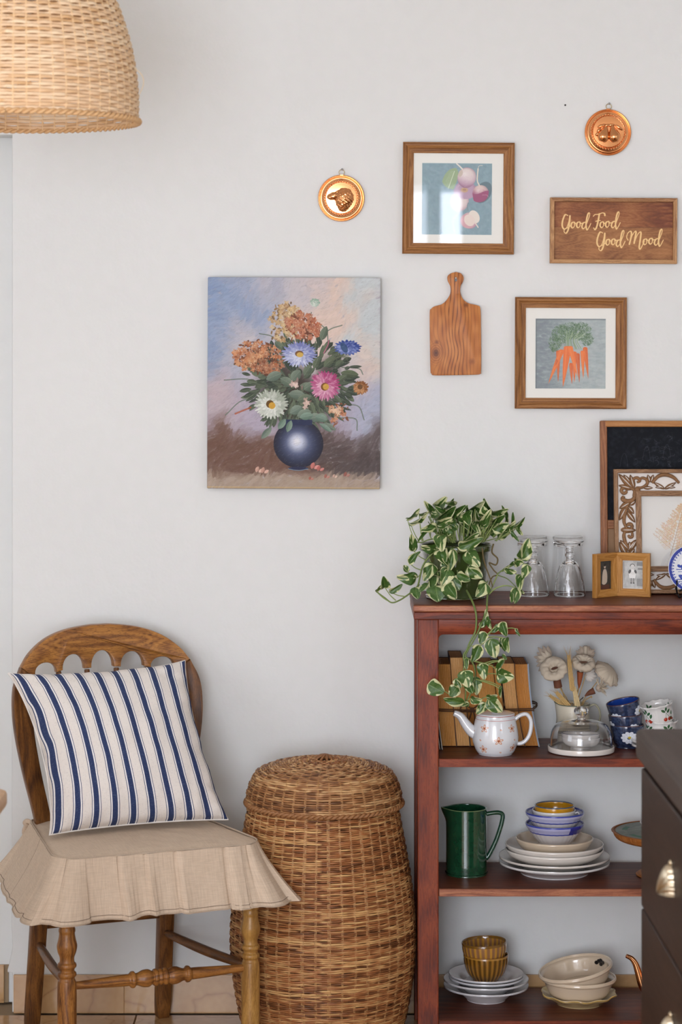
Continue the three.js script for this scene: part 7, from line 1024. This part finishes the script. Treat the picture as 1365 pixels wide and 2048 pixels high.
// ---- second shelf: green jug, stack of crockery, cake stand
{
  const z = 0.148, c = at(933.5, 1700, z), t = thing('green_jug', 'tall dark green glazed jug at the left end of the middle shelf', 'jug', [c.x, S2 + 0.0004, z]);
  const px = (x, y) => { const p = at(820 + x / 2.505, 1540 + y / 2.505, z); return [p.x - c.x, p.y - S2]; };
  const tex = dataTex(256, 256, (u, v) => { const t2 = clamp(0.5 + 0.35 * n2(u * 5, v * 5) + 0.35 * n2(u * 16, v * 12), 0, 1); return mix3([22, 64, 41], [28, 72, 47], t2); }, true, THREE.ClampToEdgeWrapping);
  const gm = glazeM(0xffffff, 0.08, { map: tex, clearcoat: 1 });
  const g = vessel([[0, 0.002], [0.04, 0.002], [0.0435, 0], [0.0462, 0.002], [0.047, 0.008], [0.0466, 0.06], [0.0468, 0.12], [0.0472, 0.146], [0.0474, 0.15]], 0.0035, 80, 44), p = g.attributes.position;
  for (let i = 0; i < p.count; i++) { const x = p.getX(i), y = p.getY(i), a = Math.atan2(p.getZ(i), -x), k = Math.exp(-a * a * 9) * Math.pow(sstep(y, 0.112, 0.151), 1.4); p.setX(i, x - 0.011 * k); p.setY(i, y + 0.0015 * k); }
  g.computeVertexNormals(); uvCyl(g, 0, 0.15); part(t, 'body', g, gm);
  const hd = [[378, 222], [410, 216], [447, 214], [466, 226], [462, 262], [448, 310], [432, 355], [412, 398], [394, 430], [380, 446]].map((q) => [...px(...q), 0]);
  part(t, 'handle', sweep(hd, 0.0052, 14, 60, 1.25), glazeM(0x1a4530, 0.08, { clearcoat: 1 }));
  part(t, 'pale_rim', sweep(Array.from({ length: 97 }, (_, i) => { const a = i / 96 * 6.283, x = Math.sin(a) * 0.0468, zz = Math.cos(a) * 0.0468, q = Math.atan2(zz, -x), k = Math.exp(-q * q * 9); return V(x - 0.011 * k, 0.1508 + 0.0015 * k, zz); }), 0.0008, 6, 0, 1, false), glazeM(0x8fa06c, 0.2));
}
{
  const z = 0.14, cx = at(1109.5, 1700, z).x, put = (name, label, cat, y, geo, mat, group) => { const t = thing(name, label, cat, [cx, S2 + y, z], 0, group); part(t, cat === 'plate' ? 'plate' : 'bowl', geo, mat); return t; };
  const pl = plateG(0.1275, 0.0245, 0.077, 0.092);
  put('dinner_plate', 'large white dinner plate at the bottom of the middle shelf stack', 'plate', 0.0004, pl, coolWhite); 
  const p2 = put('dinner_plate', 'large white dinner plate second from the bottom of the middle shelf stack', 'plate', 0.0125, pl, creamWhite);
  const sb = vessel([[0, 0.0015], [0.06, 0.0015], [0.062, 0], [0.067, 0], [0.07, 0.003], [0.092, 0.0085], [0.107, 0.0185], [0.1135, 0.0285]], 0.0035, 72, 30);
  put('pasta_bowl', 'shallow white bowl on the dinner plates, lower of two', 'bowl', 0.0268, sb, creamWhite); put('pasta_bowl', 'shallow white bowl on the dinner plates, upper of two', 'bowl', 0.0385, sb, creamWhite);
  put('beige_bowl', 'beige glazed shallow bowl in the middle of the stack', 'bowl', 0.0475, vessel([[0, 0.001], [0.045, 0.001], [0.052, 0], [0.058, 0.0015], [0.075, 0.01], [0.085, 0.0225], [0.0895, 0.0325]], 0.0035, 72, 30), beigeGlaze);
  const ribTex = (blocks) => canvasTex(1024, 256, (g, w, h) => { g.fillStyle = '#ddd6d2'; g.fillRect(0, 0, w, h); const y0 = 0, y1 = h * 0.36; g.fillStyle = blocks ? '#b4b4d8' : '#c0c2e2'; g.fillRect(0, y0, w, y1); g.fillStyle = '#3a46a4'; g.fillRect(0, y0, w, h * 0.05); g.fillRect(0, y1 - h * 0.02, w, h * 0.06); if (blocks) for (const u of [0.575, 0.08]) { g.fillStyle = '#2c3192'; g.fillRect(u * w, y0, w * 0.18, y1 + h * 0.04); } });
  const rib = (tex, lab, y, nm) => { const g = vessel([[0, 0.002], [0.033, 0.002], [0.034, 0], [0.037, 0], [0.038, 0.003], [0.052, 0.021], [0.062, 0.035], [0.0665, 0.041], [0.068, 0.047]], 0.003, 96, 34); uvCyl(g, 0, 0.0475); flute(g, 28, 0.03, 0.004, 0.036); const t = thing('ribbed_bowl', lab, 'bowl', [cx + 0.001, S2 + y, z], 0, 'ribbed bowls with blue bands'); part(t, 'bowl', g, glazeM(0xffffff, 0.16, { map: tex })); part(t, 'blue_rim', ringBand(0.0666, 0.0478, 0.0009, 80), glazeM(0x4a58a6)); return t; };
  rib(ribTex(true), 'white ribbed bowl with a lavender and cobalt blue band, lower of two', 0.0675, 1); rib(ribTex(false), 'white ribbed bowl with a lavender band and blue rim, upper of two', 0.0935, 2);
  const wb = thing('white_cup', 'small white bowl between the ribbed bowls and the yellow bowl', 'bowl', [cx - 0.001, S2 + 0.1075, z]); part(wb, 'bowl', bowl(0.05, 0.038, 0.026, 0.0025, 0.6), coolWhite); part(wb, 'handle', sweep([[0.046, 0.03, 0.01], [0.054, 0.034, 0.012], [0.056, 0.026, 0.012], [0.047, 0.018, 0.01]], 0.0018, 8, 16), coolWhite);
  const yb = thing('yellow_bowl', 'small mustard yellow bowl with a grey blue rim on top of the stack', 'bowl', [cx + 0.0005, S2 + 0.1135, z]); part(yb, 'bowl', vessel([[0, 0.0015], [0.026, 0.0015], [0.027, 0], [0.03, 0], [0.033, 0.003], [0.041, 0.016], [0.0448, 0.03], [0.0456, 0.041]], 0.0028, 64, 28), glazeM(0xc98f1c, 0.16)); part(yb, 'blue_rim', ringBand(0.0443, 0.0421, 0.0016), glazeM(0x4e5f74, 0.2));
}
{
  const z = 0.165, c = at(1331, 1662, z), t = thing('cake_stand', 'round wooden cake stand with a grey green glazed top, half hidden by the drawer unit', 'cake stand', [c.x, S2, z]);
  const y = c.y - S2, top = canvasTex(256, 256, (g) => { g.fillStyle = '#7f857a'; g.fillRect(0, 0, 256, 256); const r = rng(61); for (let i = 0; i < 500; i++) { g.fillStyle = css(mix3([96, 116, 100], [176, 178, 166], r()), 0.35); g.beginPath(); g.ellipse(r() * 256, r() * 256, 3 + r() * 16, 2 + r() * 6, 0.4, 0, 7); g.fill(); } g.strokeStyle = '#3f7a5c'; g.lineWidth = 14; for (const [a, b] of [[2.6, 3.0], [3.6, 4.4], [5, 5.5]]) { g.beginPath(); g.arc(128, 128, 104, a, b); g.stroke(); } });
  const wd = wood(71, 0xa8662e, 0x7a431a, 0xc4864a, { freq: 8, warp: 1, rx: 0.4, ry: 0.1 });
  part(t, 'tray', uvm(lathe(smooth2([[0, y - 0.022], [0.085, y - 0.0215], [0.108, y - 0.0175], [0.1165, y - 0.009], [0.1185, y], [0.1165, y + 0.0015], [0.113, y - 0.0005], [0, y - 0.001]], 50), 80)), wd);
  part(t, 'glazed_top', uvRect(lathe([[0, y - 0.001], [0.1125, y - 0.001], [0.1125, y + 0.0004], [0, y + 0.0006]], 64), -0.113, -0.113, 0.226, 0.226, 'x', 'z'), M(0xffffff, 0.5, { map: top }));
  part(t, 'pedestal', uvm(lathe(smooth2([[0, 0.0003], [0.06, 0.0005], [0.062, 0.006], [0.03, 0.014], [0.018, 0.03], [0.016, y * 0.5], [0.022, y - 0.034], [0.04, y - 0.0215], [0, y - 0.0215]], 60), 48), 'y'), wd);
  const b = thing('white_dish', 'small white dish on the cake stand at the drawer unit edge', 'dish', [c.x - 0.004, S2 + y + 0.001, z]); part(b, 'dish', bowl(0.053, 0.018, 0.03, 0.003, 0.5), coolWhite); part(b, 'rim', ringBand(0.0516, 0.0184, 0.0017), coolWhite);
}
// ---- lowest shelf: soup plates with amber bowls, cream dishes, copper kettle
{
  const z = 0.125, cx = at(973, 1950, z).x, bluish = glazeM(0xdedad9), mk = (name, label, y, g, m, dx = 0, tz = 0, cat = 'plate') => { const t = thing(name, label, cat, [cx + dx, S3 + y, z]); t.rotation.z = tz; part(t, cat, g, m); return t; };
  const soup = vessel([[0, 0.0015], [0.039, 0.0015], [0.04, 0], [0.0435, 0], [0.046, 0.002], [0.062, 0.017], [0.068, 0.0215], [0.085, 0.0265], [0.098, 0.0305]], 0.0032, 72, 34), side = vessel([[0, 0.0015], [0.045, 0.0015], [0.046, 0], [0.05, 0], [0.053, 0.002], [0.062, 0.01], [0.075, 0.0135], [0.0863, 0.0175]], 0.0032, 72, 30);
  const rimG = [ringBand(0.0968, 0.0318, 0.0012, 80), ringBand(0.0853, 0.0187, 0.0012, 80)], grey = glazeM(0xbcbfc8);
  part(mk('soup_plate', 'white soup plate at the bottom of the stack under the amber bowls', 0.0004, soup, bluish), 'pale_rim', rimG[0], grey); part(mk('soup_plate', 'white soup plate second from the bottom under the amber bowls', 0.0145, soup, bluish), 'pale_rim', rimG[0], grey);
  part(mk('side_plate', 'smaller white plate third from the bottom under the amber bowls', 0.0335, side, bluish), 'pale_rim', rimG[1], grey); part(mk('side_plate', 'smaller white plate directly under the amber bowls', 0.0405, side, bluish), 'pale_rim', rimG[1], grey);
  const amberT = canvasTex(1024, 256, (g, w, h) => { for (let x = 0; x < w; x++) { const k = 0.5 + 0.5 * Math.cos(x / w * 6.283 * 26); g.fillStyle = css(mix3([92, 62, 20], [170, 118, 44], k)); g.fillRect(x, 0, 1, h); } const r = rng(71); for (let i = 0; i < 600; i++) { g.fillStyle = css([60 + r() * 120, 40 + r() * 80, 14], 0.2); g.fillRect(r() * w, r() * h, 2, 10 + r() * 40); } g.fillStyle = 'rgba(190,140,60,0.8)'; g.fillRect(0, 0, w, h * 0.05); });
  const amberT2 = canvasTex(1024, 256, (g, w, h) => { for (let x = 0; x < w; x++) { const k = Math.pow(0.5 + 0.5 * Math.cos(x / w * 6.283 * 26), 1.5); g.fillStyle = css(mix3([150, 106, 72], [206, 150, 56], k)); g.fillRect(x, 0, 1, h); } g.fillStyle = 'rgba(126,88,32,0.9)'; g.fillRect(0, 0, w, h * 0.07); });
  const ag = vessel([[0, 0.002], [0.026, 0.002], [0.027, 0], [0.03, 0], [0.032, 0.003], [0.043, 0.018], [0.0495, 0.037], [0.0525, 0.058]], 0.003, 104, 34); uvCyl(ag, 0, 0.0585); flute(ag, 26, 0.03, 0.004, 0.054);
  part(mk('amber_bowl', 'dark amber brown fluted bowl, lower of two on the white plates', 0.0448, ag, glazeM(0xffffff, 0.14, { map: amberT }), -0.0005, 0, 'bowl'), 'rim', ringBand(0.051, 0.0592, 0.0012), glazeM(0x9a6a28)); part(mk('amber_bowl', 'lighter golden brown fluted bowl, upper of two, slightly tilted', 0.0735, ag, glazeM(0xffffff, 0.14, { map: amberT2 }), -0.002, 0.045, 'bowl'), 'rim', ringBand(0.051, 0.0592, 0.0012), glazeM(0x8a5e22));
}
{
  const z = 0.158, cx = at(1158, 1980, z).x, cream = glazeM(0xdcc8ae, 0.14), s = thing('gold_saucer', 'scalloped cream saucer with a golden edge under the cream baking dishes', 'saucer', [cx + 0.001, S3 + 0.0004, z]);
  const sg = vessel([[0, 0.0015], [0.046, 0.0015], [0.048, 0], [0.0525, 0], [0.055, 0.003], [0.068, 0.012], [0.0855, 0.022]], 0.003, 120, 28), sp = sg.attributes.position;
  for (let i = 0; i < sp.count; i++) { const x = sp.getX(i), zz = sp.getZ(i), r = Math.hypot(x, zz), a = Math.atan2(x, zz), k = sstep(r, 0.06, 0.085); sp.setX(i, x * (1 + 0.028 * k * Math.cos(a * 10))); sp.setZ(i, zz * (1 + 0.028 * k * Math.cos(a * 10))); sp.setY(i, sp.getY(i) + 0.0014 * k * Math.cos(a * 10 + 1.5)); } sg.computeVertexNormals();
  part(s, 'saucer', sg, glazeM(0xd9c28e, 0.2)); part(s, 'gold_edge', sweep(Array.from({ length: 181 }, (_, i) => { const a = i / 180 * 6.283, r = 0.0848 * (1 + 0.028 * Math.cos(a * 10)); return V(Math.sin(a) * r, 0.0232 + 0.0014 * Math.cos(a * 10 + 1.5), Math.cos(a) * r); }), 0.0013, 6, 0, 1, false), glazeM(0xb08a3c, 0.2));
  const dg = vessel([[0, 0.001], [0.05, 0.001], [0.056, 0], [0.061, 0.002], [0.069, 0.011], [0.077, 0.03], [0.0795, 0.0365], [0.084, 0.038], [0.0862, 0.041], [0.0858, 0.0445]], 0.0045, 84, 40);
  const d1 = thing('baking_dish', 'cream glazed round dish on the golden saucer, lower of two', 'dish', [cx, S3 + 0.0155, z]); part(d1, 'dish', dg, cream); part(d1, 'lip', ringBand(0.0835, 0.0455, 0.002), cream);
  const d2 = thing('baking_dish', 'tilted cream glazed round dish with a black painted motif inside, upper of two', 'dish', [cx + 0.0005, S3 + 0.038, z]); d2.rotation.set(0.06, 0, 0.19, 'ZXY'); part(d2, 'dish', dg, cream); part(d2, 'lip', ringBand(0.0835, 0.0455, 0.002), cream);
  const motif = []; for (const [a, y] of [[1.98, 0.034], [2.08, 0.0295], [2.2, 0.035], [2.3, 0.031], [2.12, 0.037]]) { const r = 0.0698 + (y - 0.03) * 0.42 ; motif.push(ovoid(0.0062, 0.0042, 0.0008).rotateX(-0.35).rotateY(a - Math.PI).rotateY(Math.PI * 2).translate(Math.sin(a) * r, y, Math.cos(a) * r)); }
  part(d2, 'black_motif', merged(motif), M(0x141416, 0.3), { label: 'black painted motif inside the rim' });
}
{
  const z = 0.16, P = (x, y) => at(x, y, z), c = P(1345, 2000), t = thing('copper_kettle', 'copper pot whose curved spout shows beside the drawer unit on the lowest shelf', 'kettle', [c.x, S3 + 0.0004, z]);
  const L = [[1300, 1992], [1286, 1972], [1278, 1946], [1272, 1928], [1264, 1917], [1253, 1911.5]].map(([x, y]) => P(x, y).sub(t.position));
  part(t, 'spout', sweep(L, (k) => lerp(0.0105, 0.0046, k), 18, 30), copper); part(t, 'body', vessel([[0, 0.001], [0.045, 0.0], [0.052, 0.006], [0.054, 0.04], [0.048, 0.08], [0.036, 0.1], [0.034, 0.108]], 0.002, 48, 30), copper);
  part(t, 'lid', lathe(smooth2([[0.036, 0.108], [0.034, 0.113], [0.015, 0.12], [0.005, 0.122], [0.008, 0.13], [0, 0.133]], 30), 32), copper); part(t, 'handle', sweep([[0.05, 0.085, 0], [0.08, 0.09, 0], [0.085, 0.05, 0], [0.054, 0.03, 0]], 0.004, 10, 30), M(0x4a2e1e, 0.6));
}
scene.traverse((o) => { if (o.isMesh) o.castShadow = o.receiveShadow = true; });
renderer.render(scene, camera);
